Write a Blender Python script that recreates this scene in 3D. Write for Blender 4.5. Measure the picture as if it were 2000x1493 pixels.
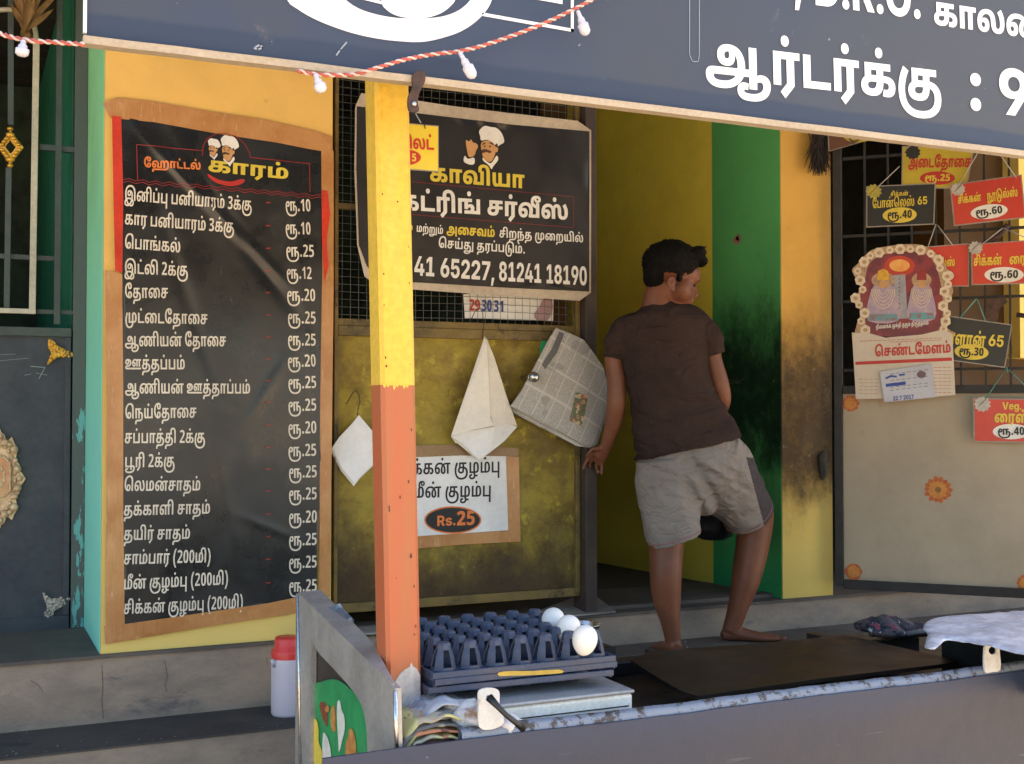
# Roadside eatery front: painted pier with menu, cluttered doorway, pushcart under a signboard
import bpy, bmesh, math, random
from mathutils import Vector, Matrix, noise
from mathutils.geometry import delaunay_2d_cdt
import numpy as np
R_ = math.radians
random.seed(7)
for o in list(bpy.data.objects): bpy.data.objects.remove(o)
SC = bpy.context.scene
COL = SC.collection

# ------------------------------------------------------------------ camera
FPX = 2350.0; YAW = R_(24.7); PITCH = math.atan(53.5/FPX); EYE = Vector((0, 0, 1.5))
cam = bpy.data.cameras.new('camera'); camo = bpy.data.objects.new('camera', cam); COL.objects.link(camo)
camo.location = EYE; camo.rotation_euler = (math.pi/2+PITCH, 0, -YAW)
cam.sensor_width = 36; cam.lens = 36*FPX/2000; cam.clip_start = .05; cam.clip_end = 500
SC.camera = camo

# ------------------------------------------------------------------ sky, sun, exposure
w = bpy.data.worlds.new('World'); SC.world = w; w.use_nodes = True
nt = w.node_tree; bg = nt.nodes['Background']
sky = nt.nodes.new('ShaderNodeTexSky'); sky.sky_type = 'NISHITA'; sky.sun_disc = False
SUN_EL, SUN_AZ = R_(52), R_(62)       # azimuth measured from +Y (behind the shop) towards +X
sky.sun_elevation = SUN_EL; sky.sun_rotation = SUN_AZ; sky.dust_density = 2.5; sky.air_density = 1.2
nt.links.new(sky.outputs[0], bg.inputs[0]); bg.inputs[1].default_value = .095
sl = bpy.data.lights.new('sun', 'SUN'); sl.energy = 5; sl.angle = R_(.5); sl.color = (1, .93, .82)
so = bpy.data.objects.new('sun', sl); COL.objects.link(so)
sd = Vector((math.sin(SUN_AZ)*math.cos(SUN_EL), math.cos(SUN_AZ)*math.cos(SUN_EL), math.sin(SUN_EL)))
so.rotation_euler = (-sd).to_track_quat('-Z', 'Y').to_euler()
SC.view_settings.view_transform = 'Standard'; SC.view_settings.look = 'None'
SC.view_settings.exposure = 2.45; SC.view_settings.gamma = 1; SC.view_settings.use_curve_mapping = False
SC.cycles.use_denoising = True; SC.cycles.max_bounces = 8; SC.cycles.diffuse_bounces = 5

# ------------------------------------------------------------------ geometry helpers
_F = Vector((math.sin(YAW), math.cos(YAW), 0)); RIGHT = Vector((math.cos(YAW), -math.sin(YAW), 0)); UP = Vector((0, 0, 1))
_FP = math.cos(PITCH)*_F+math.sin(PITCH)*UP; _UPP = math.cos(PITCH)*UP-math.sin(PITCH)*_F
def ray(px, py): return _FP+RIGHT*((px-1000)/FPX)+_UPP*((746.5-py)/FPX)
class Plane:
    def __init__(s, o, u, v=(0, 0, 1)):
        s.o = Vector(o); s.u = Vector(u).normalized(); s.v = Vector(v).normalized(); s.n = s.u.cross(s.v).normalized()
        s.v = s.n.cross(s.u)
    def hit(s, px, py, off=0):
        r = ray(px, py); o = s.o+s.n*off
        return EYE+r*((o-EYE).dot(s.n)/r.dot(s.n))
    def loc(s, p): d = p-s.o; return (d.dot(s.u), d.dot(s.v))
    def l(s, px, py): return s.loc(s.hit(px, py))
    def w(s, a, b, off=0): return s.o+s.u*a+s.v*b+s.n*off
def PY(px, py, Y): r = ray(px, py); return EYE+r*(Y/r.y)
def PX(px, py, X): r = ray(px, py); return EYE+r*(X/r.x)
def PZ(px, py, Z): r = ray(px, py); return EYE+r*((Z-1.5)/r.z)
def PD(px, py, D): r = ray(px, py); return EYE+r*D
def facade(Y): return Plane((0, Y, 0), (1, 0, 0))

class MB:
    def __init__(s): s.v = []; s.f = []; s.sm = []; s.cuts = []
    def cut(s):
        if s.f: s.cuts.append((len(s.v), len(s.f)))
        return s
    def add(s, vs, fs, smooth=False):
        b = len(s.v); s.v += [tuple(p) for p in vs]; s.f += [tuple(i+b for i in f) for f in fs]; s.sm += [smooth]*len(fs); return s
    def box(s, lo, hi, mat=None):
        x0, y0, z0 = lo; x1, y1, z1 = hi
        vs = [Vector(p) for p in ((x0, y0, z0), (x1, y0, z0), (x1, y1, z0), (x0, y1, z0), (x0, y0, z1), (x1, y0, z1), (x1, y1, z1), (x0, y1, z1))]
        if mat: vs = [mat@p for p in vs]
        return s.add(vs, [(0, 3, 2, 1), (4, 5, 6, 7), (0, 1, 5, 4), (1, 2, 6, 5), (2, 3, 7, 6), (3, 0, 4, 7)])
    def tube(s, pts, r, n=8, cap=True, smooth=True):
        pts = [Vector(p) for p in pts]; rs = r if isinstance(r, (list, tuple)) else [r]*len(pts); vs = []; prev = None
        for i, p in enumerate(pts):
            t = (pts[min(i+1, len(pts)-1)]-pts[max(i-1, 0)]).normalized()
            a = prev if prev is not None else (Vector((0, 0, 1)) if abs(t.z) < .9 else Vector((1, 0, 0)))
            a = (a-t*a.dot(t)).normalized(); b = t.cross(a); prev = a
            for k in range(n):
                th = 2*math.pi*k/n; vs.append(p+(a*math.cos(th)+b*math.sin(th))*rs[i])
        fs = [(i*n+k, i*n+(k+1) % n, (i+1)*n+(k+1) % n, (i+1)*n+k) for i in range(len(pts)-1) for k in range(n)]
        if cap: fs += [tuple(range(n))[::-1], tuple(range((len(pts)-1)*n, len(pts)*n))]
        return s.add(vs, fs, smooth)
    def lathe(s, prof, n=24, mat=Matrix(), smooth=True):
        vs = [mat@Vector((r*math.cos(2*math.pi*k/n), r*math.sin(2*math.pi*k/n), z)) for r, z in prof for k in range(n)]
        fs = [(i*n+k, i*n+(k+1) % n, (i+1)*n+(k+1) % n, (i+1)*n+k) for i in range(len(prof)-1) for k in range(n)]
        return s.add(vs, fs, smooth)
    def ball(s, c, rx, ry=None, rz=None, n=16, m=None):
        ry = ry or rx; rz = rz or rx; m = m or Matrix()
        vs = []; c = Vector(c); h = n//2
        for i in range(h+1):
            ph = math.pi*i/h
            for k in range(n):
                th = 2*math.pi*k/n
                vs.append(c+m@Vector((rx*math.sin(ph)*math.cos(th), ry*math.sin(ph)*math.sin(th), rz*math.cos(ph))))
        return s.add(vs, [(i*n+k, (i+1)*n+k, (i+1)*n+(k+1) % n, i*n+(k+1) % n) for i in range(h) for k in range(n)], True)
    def grid(s, fn, nu, nv, smooth=True, t=None):
        vs = [fn(i/nu, j/nv) for j in range(nv+1) for i in range(nu+1)]
        fs = [(j*(nu+1)+i, j*(nu+1)+i+1, (j+1)*(nu+1)+i+1, (j+1)*(nu+1)+i) for j in range(nv) for i in range(nu)]
        return s.add(vs, fs, smooth)

def fill(contours, grid=0):
    """non-zero winding fill of 2-D contours -> (verts, tris)"""
    vs = []; ed = []
    for c in contours:
        b = len(vs); vs += [Vector(p[:2]) for p in c]; ed += [(b+i, b+(i+1) % len(c)) for i in range(len(c))]
    C = [np.array([(p[0], p[1]) for p in c]) for c in contours]
    if grid:
        xs = [p.x for p in vs]; ys = [p.y for p in vs]
        y = min(ys)+grid/2
        while y < max(ys):
            x = min(xs)+grid/2
            while x < max(xs): vs.append(Vector((x, y))); x += grid
            y += grid
    V, _, T, *_r = delaunay_2d_cdt(vs, ed, [], 0, 1e-7)
    V = np.array([(p[0], p[1]) for p in V]); T = [t for t in T if len(t) == 3]
    if not T: return V, []
    Ta = np.array(T); cen = V[Ta].mean(1); wn = np.zeros(len(cen))
    for c in C:
        a = c; b = np.roll(c, -1, 0)
        for i in range(len(a)):
            y0, y1 = a[i, 1], b[i, 1]
            cr = (b[i, 0]-a[i, 0])*(cen[:, 1]-y0)-(cen[:, 0]-a[i, 0])*(y1-y0)
            wn += ((y0 <= cen[:, 1]) & (y1 > cen[:, 1]) & (cr > 0)).astype(int)-((y0 > cen[:, 1]) & (y1 <= cen[:, 1]) & (cr < 0)).astype(int)
    return V, [T[i] for i in range(len(T)) if wn[i] != 0]

def sheet(mb, plane, contours, off=0., t=0., disp=None, grid=0, smooth=False):
    """flat or thick polygon lying in a plane; contours in local metres"""
    V, T = fill(contours, grid); d = disp or (lambda a, b: 0)
    fr = [plane.w(a, b, off+d(a, b)) for a, b in V]
    mb.add(fr, T, smooth)
    if t:
        bk = [plane.w(a, b, off+d(a, b)-t) for a, b in V]
        mb.add(bk, [x[::-1] for x in T], smooth)
        for c in contours:
            n = len(c); vs = [plane.w(p[0], p[1], off+d(*p[:2])) for p in c]+[plane.w(p[0], p[1], off+d(*p[:2])-t) for p in c]
            mb.add(vs, [(i, i+n, (i+1) % n+n, (i+1) % n) for i in range(n)])
    return mb
def pxpoly(plane, pts): return [plane.l(*p) for p in pts]
def smoothpoly(pts, n=6, closed=True):
    out = []; m = len(pts)
    for i in range(m if closed else m-1):
        p0, p1, p2, p3 = (pts[(i+k-1) % m] if closed else pts[max(0, min(m-1, i+k-1))] for k in range(4))
        for j in range(n):
            t = j/n
            out.append(tuple(.5*(2*b+(c-a)*t+(2*a-5*b+4*c-d)*t*t+(3*b-a-3*c+d)*t**3) for a, b, c, d in zip(p0, p1, p2, p3)))
    if not closed: out.append(tuple(pts[-1]))
    return out
def ellipse(cx, cy, rx, ry, n=28, a0=0): return [(cx+rx*math.cos(2*math.pi*k/n+a0), cy+ry*math.sin(2*math.pi*k/n+a0)) for k in range(n)]
def ellipse_px(plane, cx, cy, rx, ry, n=28): return pxpoly(plane, ellipse(cx, cy, rx, ry, n))[::-1]

def mesh(name, mb, mat, parent=None):
    if mb.cuts:
        first = None; cu = [(0, 0)]+mb.cuts+[(len(mb.v), len(mb.f))]
        for (v0, f0), (v1, f1) in zip(cu, cu[1:]):
            if f1 == f0: continue
            q = MB(); q.v = mb.v[v0:v1]; q.f = [tuple(i-v0 for i in f) for f in mb.f[f0:f1]]; q.sm = mb.sm[f0:f1]; o = mesh(name, q, mat, parent); first = first or o
        return first
    me = bpy.data.meshes.new(name); me.from_pydata([tuple(v) for v in mb.v], [], mb.f)
    me.polygons.foreach_set('use_smooth', mb.sm); me.materials.append(mat); me.update()
    o = bpy.data.objects.new(name, me); COL.objects.link(o)
    if parent is not None:
        o.parent = parent; o.matrix_parent_inverse = Matrix.Translation(-world_loc(parent))
    return o
def world_loc(o):
    return Vector(o.get('base', (0, 0, 0)))
def thing(name, label, cat, base=(0, 0, 0), group=None):
    o = bpy.data.objects.new(name, None); COL.objects.link(o); o.location = base; o['base'] = list(base); o.empty_display_size = .05
    tag(o, label, cat, group); return o
def tag(o, label, cat, group=None):
    o['label'] = label; o['category'] = cat
    if group: o['group'] = group
    return o
def struct(name, mb, mat):
    o = mesh(name, mb, mat); o['kind'] = 'structure'; return o
def bevel(o, wd=.002, seg=2):
    m = o.modifiers.new('bevel', 'BEVEL'); m.width = wd; m.segments = seg; m.limit_method = 'ANGLE'; return o

# ------------------------------------------------------------------ lettering (outlines of the letters, shaped)
GLYPHS = {
20:(610,((225,-12,20169,-12,20083,29,20035,106,35,162,20035,218,20092,297,20205,341,289,341,573,341,573,252,275,252,20246,252,20193,243,177,230,20164,219,20151,185,151,162,20151,121,20195,82,232,82,20260,82,20299,105,20321,165,321,217,321,467,214,467,214,302,108,286,108,560,573,560,573,467,433,467,433,238,20433,164,20416,87,397,59,20370,21,20281,-12),)),
42:(244,((-49,849,20006,849,20080,817,103,796,20129,769,20163,694,20180,579,180,492,180,0,63,0,63,475,20063,544,20054,639,20035,701,19,722,20006,738,19972,756,-50,756,19917,756,19877,724,19859,673,-141,645,19859,613,19875,548,-113,515,-227,515,19763,538,19748,607,-252,645,19748,698,19783,774,19842,825,19914,849),)),
77:(695,((225,-12,20169,-12,20082,29,20035,106,35,162,20035,218,20092,297,20205,341,289,341,415,341,20468,341,20536,333,20585,311,607,292,20633,270,20660,201,660,157,20660,81,20580,-11,502,-11,20483,-11,20444,-6,427,-1,442,88,20453,85,20470,83,477,83,20512,83,20548,118,548,161,20548,189,20530,225,20492,245,20436,252,400,252,275,252,20246,252,20193,243,177,230,20164,219,20151,185,151,162,20151,121,20195,81,232,81,20260,81,20299,105,20321,166,321,217,321,467,214,467,214,302,108,286,108,560,571,560,571,467,435,467,435,238,20435,164,20416,87,397,59,20371,21,20282,-12),(361,670,20331,670,20294,711,294,745,20294,779,20332,820,361,820,20391,820,20428,779,428,745,20428,711,20391,670))),
18:(695,((225,-12,20169,-12,20082,29,20035,106,35,162,20035,218,20092,297,20205,341,289,341,415,341,20468,341,20536,333,20585,311,607,292,20633,270,20660,201,660,157,20660,81,20580,-11,502,-11,20483,-11,20444,-6,427,-1,442,88,20453,85,20470,83,477,83,20512,83,20548,118,548,161,20548,189,20530,225,20492,245,20436,252,400,252,275,252,20246,252,20193,243,177,230,20164,219,20151,185,151,162,20151,121,20195,81,232,81,20260,81,20299,105,20321,166,321,217,321,467,214,467,214,302,108,286,108,560,571,560,571,467,435,467,435,238,20435,164,20416,87,397,59,20371,21,20282,-12),)),
86:(1018,((212,-12,20160,-12,20083,41,20039,153,39,241,20039,339,20113,488,20256,572,356,572,20400,572,20471,559,20537,526,576,495,601,464,20652,416,20710,271,710,182,20710,118,20674,32,20606,-12,558,-12,20506,-12,20440,36,20408,124,408,182,20408,238,20429,334,20472,419,506,457,542,495,20571,515,20631,545,20726,560,804,560,1002,560,1002,467,902,467,902,0,784,0,784,467,772,467,20729,467,20673,461,20634,447,20603,425,585,408,20562,393,20532,324,20517,236,517,191,20517,125,20541,78,558,78,20574,78,20593,102,20601,153,601,190,20601,260,20562,380,522,414,20484,447,20401,477,354,477,20291,477,20201,424,20150,335,144,280,20143,269,20141,242,141,224,20141,167,20156,104,20186,78,205,78,20222,78,20244,95,20255,133,255,163,20255,207,20225,252,197,252,20169,252,20122,212,103,189,85,270,20112,301,20176,341,222,341,20289,341,20364,251,364,168,20364,110,20331,30,20263,-12),(508,670,20478,670,20441,711,441,745,20441,779,20478,820,507,820,20537,820,20574,779,574,745,20574,711,20537,670))),
3:(210,()),
102:(904,((431,-12,20377,-12,20290,29,20243,106,243,162,20243,218,20300,297,20413,341,498,341,571,341,20651,341,20765,292,20836,207,20870,98,870,37,20870,-41,20828,-160,20752,-243,20652,-296,20537,-321,476,-321,461,-321,20369,-321,20232,-272,20135,-185,20073,-72,20044,58,44,125,44,142,20044,238,20076,389,20128,513,157,568,257,517,20231,466,20184,353,20157,223,157,149,157,129,20157,53,20192,-77,20267,-172,20383,-225,463,-225,472,-225,20536,-225,20639,-194,20711,-129,20749,-31,749,36,20749,106,20705,203,20618,252,552,252,483,252,20453,252,20401,243,385,230,20372,219,20358,186,358,162,20358,121,20402,82,440,82,20467,82,20506,105,20528,165,528,217,528,467,421,467,421,283,315,267,315,560,781,560,781,467,640,467,640,238,20640,164,20623,87,604,59,20577,21,20489,-12),)),
35:(707,((468,572,20538,572,20625,497,20666,362,666,272,20666,192,20636,83,599,51,20579,34,20533,11,20464,0,411,0,63,0,63,560,180,560,180,94,309,94,309,387,20309,438,20331,509,356,534,20375,552,20429,572),(474,479,20466,479,20452,474,445,467,20436,458,20426,418,426,376,426,94,446,94,20484,94,20529,126,20547,202,547,268,20547,327,20533,422,20502,479),(185,-49,20198,-49,20224,-52,237,-55,231,-142,20223,-140,20209,-139,199,-139,20181,-139,20151,-160,151,-183,20151,-202,20172,-222,20201,-230,216,-230,226,-230,20256,-230,20300,-210,20334,-169,347,-139,20352,-125,20372,-99,20403,-82,426,-81,510,-108,20482,-121,20455,-157,447,-178,20428,-228,20369,-291,20286,-321,232,-321,212,-321,20171,-321,20102,-297,83,-278,20066,-263,20041,-216,41,-180,20041,-119,20115,-49),(425,-175,419,-164,20390,-156,20341,-118,20311,-51,309,1,423,2,20423,-24,20435,-62,452,-72,20461,-77,20489,-82,517,-82,580,-82,580,-175))),
88:(707,((468,572,20538,572,20624,498,20666,362,666,272,20666,192,20636,83,599,51,20579,34,20533,11,20464,0,411,0,63,0,63,560,180,560,180,94,309,94,309,387,20309,438,20331,509,356,534,20375,552,20429,572),(474,479,20466,479,20452,474,445,467,20436,458,20426,418,426,376,426,94,446,94,20485,94,20529,126,20547,202,547,269,20547,327,20533,422,20502,479),(353,670,20323,670,20286,711,286,745,20286,779,20323,820,352,820,20382,820,20419,779,419,745,20419,711,20382,670))),
131:(625,((444,-283,444,0,63,0,63,560,180,560,180,94,444,94,444,560,560,560,560,-283),)),
32:(736,((489,572,20556,572,20647,495,20694,348,694,247,20694,135,20658,-23,612,-73,20584,-103,20510,-142,20406,-161,335,-161,299,-161,20241,-161,20197,-173,183,-185,20168,-198,20153,-237,153,-267,20153,-276,20156,-304,157,-315,42,-321,20039,-301,20035,-260,35,-238,20035,-190,20066,-125,95,-104,20113,-92,20160,-75,20230,-68,281,-68,312,-68,20382,-68,20482,-46,20545,19,20575,140,575,239,20575,328,20550,433,20508,478,479,478,20462,478,20435,466,424,451,20414,434,20404,384,404,344,404,0,287,0,287,353,20287,392,20282,438,274,454,20267,465,20248,478,233,478,20222,478,20200,468,195,458,20186,446,20179,398,179,349,179,0,62,0,62,358,20062,402,20070,466,20089,511,104,528,20123,550,20175,572,211,572,20254,572,20313,545,20356,488,373,443,322,454,20342,489,20384,543,20443,572),)),
85:(677,((475,362,20528,362,20602,308,20640,205,640,131,20640,43,20602,-74,562,-107,20538,-127,20477,-151,20393,-161,335,-161,299,-161,20242,-161,20198,-173,184,-185,20169,-198,20154,-237,154,-267,20154,-276,20156,-304,157,-315,43,-321,20040,-301,20036,-260,36,-238,20036,-190,20067,-125,96,-104,20113,-92,20161,-75,20231,-68,282,-68,342,-68,20384,-68,20435,-60,20469,-45,482,-34,20507,-11,20525,73,525,129,20525,176,20507,237,20474,268,450,268,20430,268,20404,256,386,243,384,332,20407,347,20453,362),(63,0,63,560,501,560,501,467,401,467,401,0,284,0,284,467,180,467,180,0),(337,670,20307,670,20270,711,270,745,20270,779,20307,820,336,820,20367,820,20403,779,403,745,20403,711,20367,670))),
25:(689,((225,-12,20169,-12,20082,29,20035,106,35,162,20035,218,20092,297,20206,341,290,341,380,341,20466,341,20589,289,20657,182,657,100,20657,34,20614,-62,572,-96,20549,-117,20482,-147,20391,-161,329,-161,300,-161,20243,-161,20198,-173,183,-185,20168,-198,20153,-237,153,-266,20153,-275,20156,-304,157,-315,42,-321,20039,-301,20035,-260,35,-238,20035,-190,20066,-125,96,-104,20113,-92,20161,-75,20231,-68,281,-68,317,-68,20379,-68,20450,-55,20489,-30,504,-12,20524,9,20540,67,540,107,20540,147,20514,203,20467,237,20407,252,373,252,275,252,20246,252,20193,243,177,230,20164,219,20151,185,151,162,20151,122,20195,82,232,82,20260,82,20299,105,20321,166,321,218,321,467,214,467,214,302,108,286,108,560,572,560,572,467,435,467,435,238,20435,164,20417,87,397,59,20371,21,20282,-12),)),
134:(933,((356,-295,20276,-295,20159,-234,20082,-121,20044,34,44,127,44,141,20044,216,20071,366,20119,507,150,569,253,518,20206,427,20157,228,157,139,157,119,20157,53,20177,-63,20224,-151,20301,-199,359,-199,20416,-199,20491,-149,20532,-49,537,25,651,21,20644,-86,20567,-226,20440,-295),(693,572,20764,572,20850,498,20891,362,891,272,20891,192,20861,83,825,51,20805,34,20759,11,20690,0,637,0,288,0,288,560,406,560,406,94,535,94,535,387,20535,438,20557,509,582,534,20600,552,20655,572),(700,479,20692,479,20677,474,670,467,20661,458,20652,418,652,376,652,94,671,94,20710,94,20754,126,20773,202,773,269,20773,327,20759,422,20728,479))),
48:(979,((213,-12,20161,-12,20083,41,20039,153,39,241,20039,339,20113,488,20256,572,356,572,20400,572,20471,559,20537,525,576,494,600,465,20647,418,20710,276,710,183,20710,118,20673,31,20605,-12,557,-12,20505,-12,20439,36,20408,126,408,187,20408,240,20432,342,20480,438,515,481,529,494,20563,530,20655,572,705,572,20786,572,20887,496,20935,368,935,289,20935,232,20918,130,20890,34,871,-11,763,30,20788,80,20818,207,818,275,20818,343,20788,433,20732,476,692,476,20663,476,20603,448,585,423,20558,398,20529,318,20517,228,517,186,20517,124,20541,78,558,78,20574,78,20594,103,20601,153,601,189,20601,262,20560,380,522,413,20485,446,20402,477,354,477,20291,477,20201,424,20150,335,144,280,20143,268,20141,237,141,224,20141,167,20156,104,20185,78,205,78,20222,78,20244,95,20255,133,255,163,20255,207,20225,252,197,252,20169,252,20122,212,103,189,85,270,20112,301,20176,341,222,341,20289,341,20364,251,364,168,20364,110,20331,30,20264,-12),)),
30:(782,((278,0,278,560,396,560,396,94,600,94,600,560,718,560,718,0),(194,-11,20157,-11,20112,12,97,32,20087,48,20072,86,20064,142,64,182,64,560,181,560,181,176,20181,139,20189,107,197,97,20202,91,20221,83,233,83,20250,83,20282,103,298,126,299,39,20282,17,20227,-11))),
92:(841,((212,-12,20160,-12,20083,41,20039,154,39,243,20039,323,20081,445,20157,529,20258,572,316,572,20361,572,20433,549,461,524,20489,501,20520,434,20537,334,540,260,20542,220,20547,154,20561,107,575,95,20581,89,20596,82,607,82,20630,82,20663,109,20681,178,681,239,20681,291,20658,402,20618,509,592,551,697,606,20746,527,20798,350,798,253,20798,168,20760,50,20673,-12,603,-12,20563,-12,20503,11,478,39,20453,67,20426,157,423,237,20421,286,20413,359,20401,412,391,430,20378,454,20333,477,302,477,20250,477,20177,413,20141,300,141,226,20141,169,20157,104,20186,78,206,78,20222,78,20244,95,20255,133,255,163,20255,207,20225,252,197,252,20170,252,20120,212,103,189,85,270,20112,301,20176,341,222,341,20288,341,20364,250,364,168,20364,110,20330,30,20262,-12),(421,670,20391,670,20354,711,354,745,20354,779,20391,820,420,820,20451,820,20487,779,487,745,20487,711,20451,670))),
46:(745,((308,-12,20245,-12,20147,44,20078,149,20044,294,44,384,20044,489,20097,660,20195,783,20332,849,414,849,20467,849,20552,823,590,792,20621,766,20661,700,20680,593,680,504,680,0,563,0,563,492,20563,523,20557,601,20537,676,517,701,20495,730,20441,753,404,753,20357,753,20269,707,20199,616,20157,472,157,373,20157,308,20170,210,20195,140,20228,95,249,81,276,85,20286,81,20310,77,318,77,20363,77,20395,139,395,185,20395,227,20369,275,344,275,20324,275,20291,235,291,188,20291,146,20311,85,327,62,243,55,20230,77,20194,147,194,200,20194,248,20229,323,20298,366,351,366,20403,366,20470,319,20501,238,501,187,20501,122,20457,33,20371,-12),)),
89:(782,((278,0,278,560,396,560,396,94,600,94,600,560,718,560,718,0),(194,-11,20157,-11,20112,12,97,32,20087,48,20072,86,20064,142,64,182,64,560,181,560,181,176,20181,139,20189,107,197,97,20202,91,20221,83,233,83,20250,83,20282,103,298,126,299,39,20282,17,20227,-11),(390,670,20360,670,20323,711,323,745,20323,779,20361,820,390,820,20420,820,20457,779,457,745,20457,711,20420,670))),
122:(911,((225,-12,20169,-12,20082,29,20035,106,35,162,20035,218,20092,297,20206,341,290,341,372,341,20422,341,20520,313,20600,247,20648,135,648,50,20648,13,20635,-72,622,-111,619,-134,20592,-191,20499,-275,20364,-321,272,-321,260,-321,20193,-321,20089,-284,20029,-212,29,-162,20029,-137,20046,-101,63,-89,20076,-79,20117,-68,174,-68,769,-68,819,-161,541,-161,509,-154,180,-154,20155,-154,20140,-164,140,-176,20140,-199,20203,-233,267,-233,273,-233,20341,-233,20426,-209,20482,-162,502,-129,503,-107,20516,-79,20530,-25,20535,28,535,50,20535,121,20495,210,20410,252,345,252,275,252,20246,252,20193,243,177,230,20164,219,20151,185,151,162,20151,122,20195,82,232,82,20260,82,20300,105,20321,164,321,217,321,467,214,467,214,301,108,286,108,560,570,560,570,467,434,467,434,238,20434,164,20417,86,397,59,20371,21,20282,-12),(729,-161,729,560,846,560,846,-161))),
31:(522,((232,-213,145,-143,288,29,288,467,180,467,180,0,63,0,63,560,506,560,506,467,406,467,406,0),)),
87:(625,((63,0,63,560,180,560,180,94,443,94,443,560,560,560,560,0),(312,670,20283,670,20246,711,246,745,20246,779,20283,820,312,820,20342,820,20379,779,379,745,20379,711,20342,670))),
28:(625,((63,0,63,560,180,560,180,94,443,94,443,560,560,560,560,0),)),
116:(883,((361,-309,20278,-309,20160,-240,20085,-107,20049,84,49,207,49,248,20049,356,20086,542,20157,690,20261,794,20398,849,482,849,20567,849,20681,807,721,771,20748,744,20786,677,20809,594,20819,491,819,430,819,0,701,0,701,414,20701,480,20688,586,20654,671,623,701,20598,725,20527,751,479,751,20426,751,20331,712,20251,631,20194,505,20162,332,162,220,20162,83,20194,-87,20249,-178,20322,-213,363,-213,20410,-213,20472,-175,20509,-104,20525,-4,525,59,20525,129,20507,206,20474,237,452,237,20428,237,20392,213,374,195,367,289,20387,306,20442,331,475,331,20525,331,20600,275,20641,155,641,62,20641,-37,20602,-177,20527,-266,20424,-309),(296,0,296,560,413,560,413,0))),
181:(262,((131,-13,20098,-13,20060,27,60,65,20060,102,20096,143,131,143,20165,143,20202,104,202,65,20202,26,20164,-13),)),
36:(863,((211,-12,20160,-12,20083,41,20039,154,39,243,20039,353,20109,498,20229,572,302,572,20371,572,20469,527,20532,449,20560,346,560,290,20560,234,20539,134,527,94,681,94,681,560,798,560,798,0,419,0,408,75,20418,107,20442,209,442,276,20442,343,20409,431,20344,477,298,477,20247,477,20176,411,20141,299,141,227,20141,169,20157,104,20186,78,205,78,20222,78,20244,95,20255,134,255,163,20255,208,20223,252,197,252,20169,252,20120,212,103,189,85,270,20112,301,20176,341,222,341,20288,341,20364,252,364,168,20364,110,20330,30,20262,-12),)),
26:(677,((475,362,20528,362,20602,308,20640,205,640,131,20640,43,20602,-74,562,-107,20538,-127,20477,-151,20393,-161,335,-161,299,-161,20242,-161,20198,-173,184,-185,20169,-198,20154,-237,154,-267,20154,-276,20156,-304,157,-315,43,-321,20040,-301,20036,-260,36,-238,20036,-190,20067,-125,96,-104,20113,-92,20161,-75,20231,-68,282,-68,342,-68,20384,-68,20435,-60,20469,-45,482,-34,20507,-11,20525,73,525,129,20525,176,20507,237,20474,268,450,268,20430,268,20404,256,386,243,384,332,20407,347,20453,362),(63,0,63,560,501,560,501,467,401,467,401,0,284,0,284,467,180,467,180,0))),
27:(1018,((212,-12,20160,-12,20083,41,20039,153,39,241,20039,339,20113,488,20256,572,356,572,20400,572,20471,559,20537,526,576,495,601,464,20652,416,20710,271,710,182,20710,118,20674,32,20606,-12,558,-12,20506,-12,20440,36,20408,124,408,182,20408,238,20429,334,20472,419,506,457,542,495,20571,515,20631,545,20726,560,804,560,1002,560,1002,467,902,467,902,0,784,0,784,467,772,467,20729,467,20673,461,20634,447,20603,425,585,408,20562,393,20532,324,20517,236,517,191,20517,125,20541,78,558,78,20574,78,20593,102,20601,153,601,190,20601,260,20562,380,522,414,20484,447,20401,477,354,477,20291,477,20201,424,20150,335,144,280,20143,269,20141,242,141,224,20141,167,20156,104,20186,78,205,78,20222,78,20244,95,20255,133,255,163,20255,207,20225,252,197,252,20169,252,20122,212,103,189,85,270,20112,301,20176,341,222,341,20289,341,20364,251,364,168,20364,110,20331,30,20263,-12),)),
140:(891,((695,331,20740,331,20812,282,20855,171,855,79,20855,-29,20793,-183,20685,-277,20543,-321,463,-321,453,-321,20382,-321,20258,-286,20157,-215,20084,-107,20044,38,44,131,44,149,20044,232,20071,375,20119,507,152,568,252,518,20208,438,20157,251,157,158,157,131,20157,58,20188,-73,20257,-169,20372,-225,456,-225,473,-225,20556,-225,20675,-162,20738,-30,738,73,20738,140,20719,211,20685,237,664,237,20641,237,20601,215,577,192,571,284,20592,301,20652,331),(287,0,287,560,725,560,725,467,626,467,626,0,508,0,508,467,405,467,405,0))),
84:(689,((225,-12,20169,-12,20082,29,20035,106,35,162,20035,218,20092,297,20206,341,290,341,380,341,20466,341,20589,289,20657,182,657,100,20657,34,20614,-62,572,-96,20549,-117,20482,-147,20391,-161,329,-161,300,-161,20243,-161,20198,-173,183,-185,20168,-198,20153,-237,153,-266,20153,-275,20156,-304,157,-315,42,-321,20039,-301,20035,-260,35,-238,20035,-190,20066,-125,96,-104,20113,-92,20161,-75,20231,-68,281,-68,317,-68,20379,-68,20450,-55,20489,-30,504,-12,20524,9,20540,67,540,107,20540,147,20514,203,20467,237,20407,252,373,252,275,252,20246,252,20193,243,177,230,20164,219,20151,185,151,162,20151,122,20195,82,232,82,20260,82,20299,105,20321,166,321,218,321,467,214,467,214,302,108,286,108,560,572,560,572,467,435,467,435,238,20435,164,20417,87,397,59,20371,21,20282,-12),(363,670,20333,670,20296,711,296,745,20296,779,20333,820,362,820,20392,820,20429,779,429,745,20429,711,20392,670))),
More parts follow.
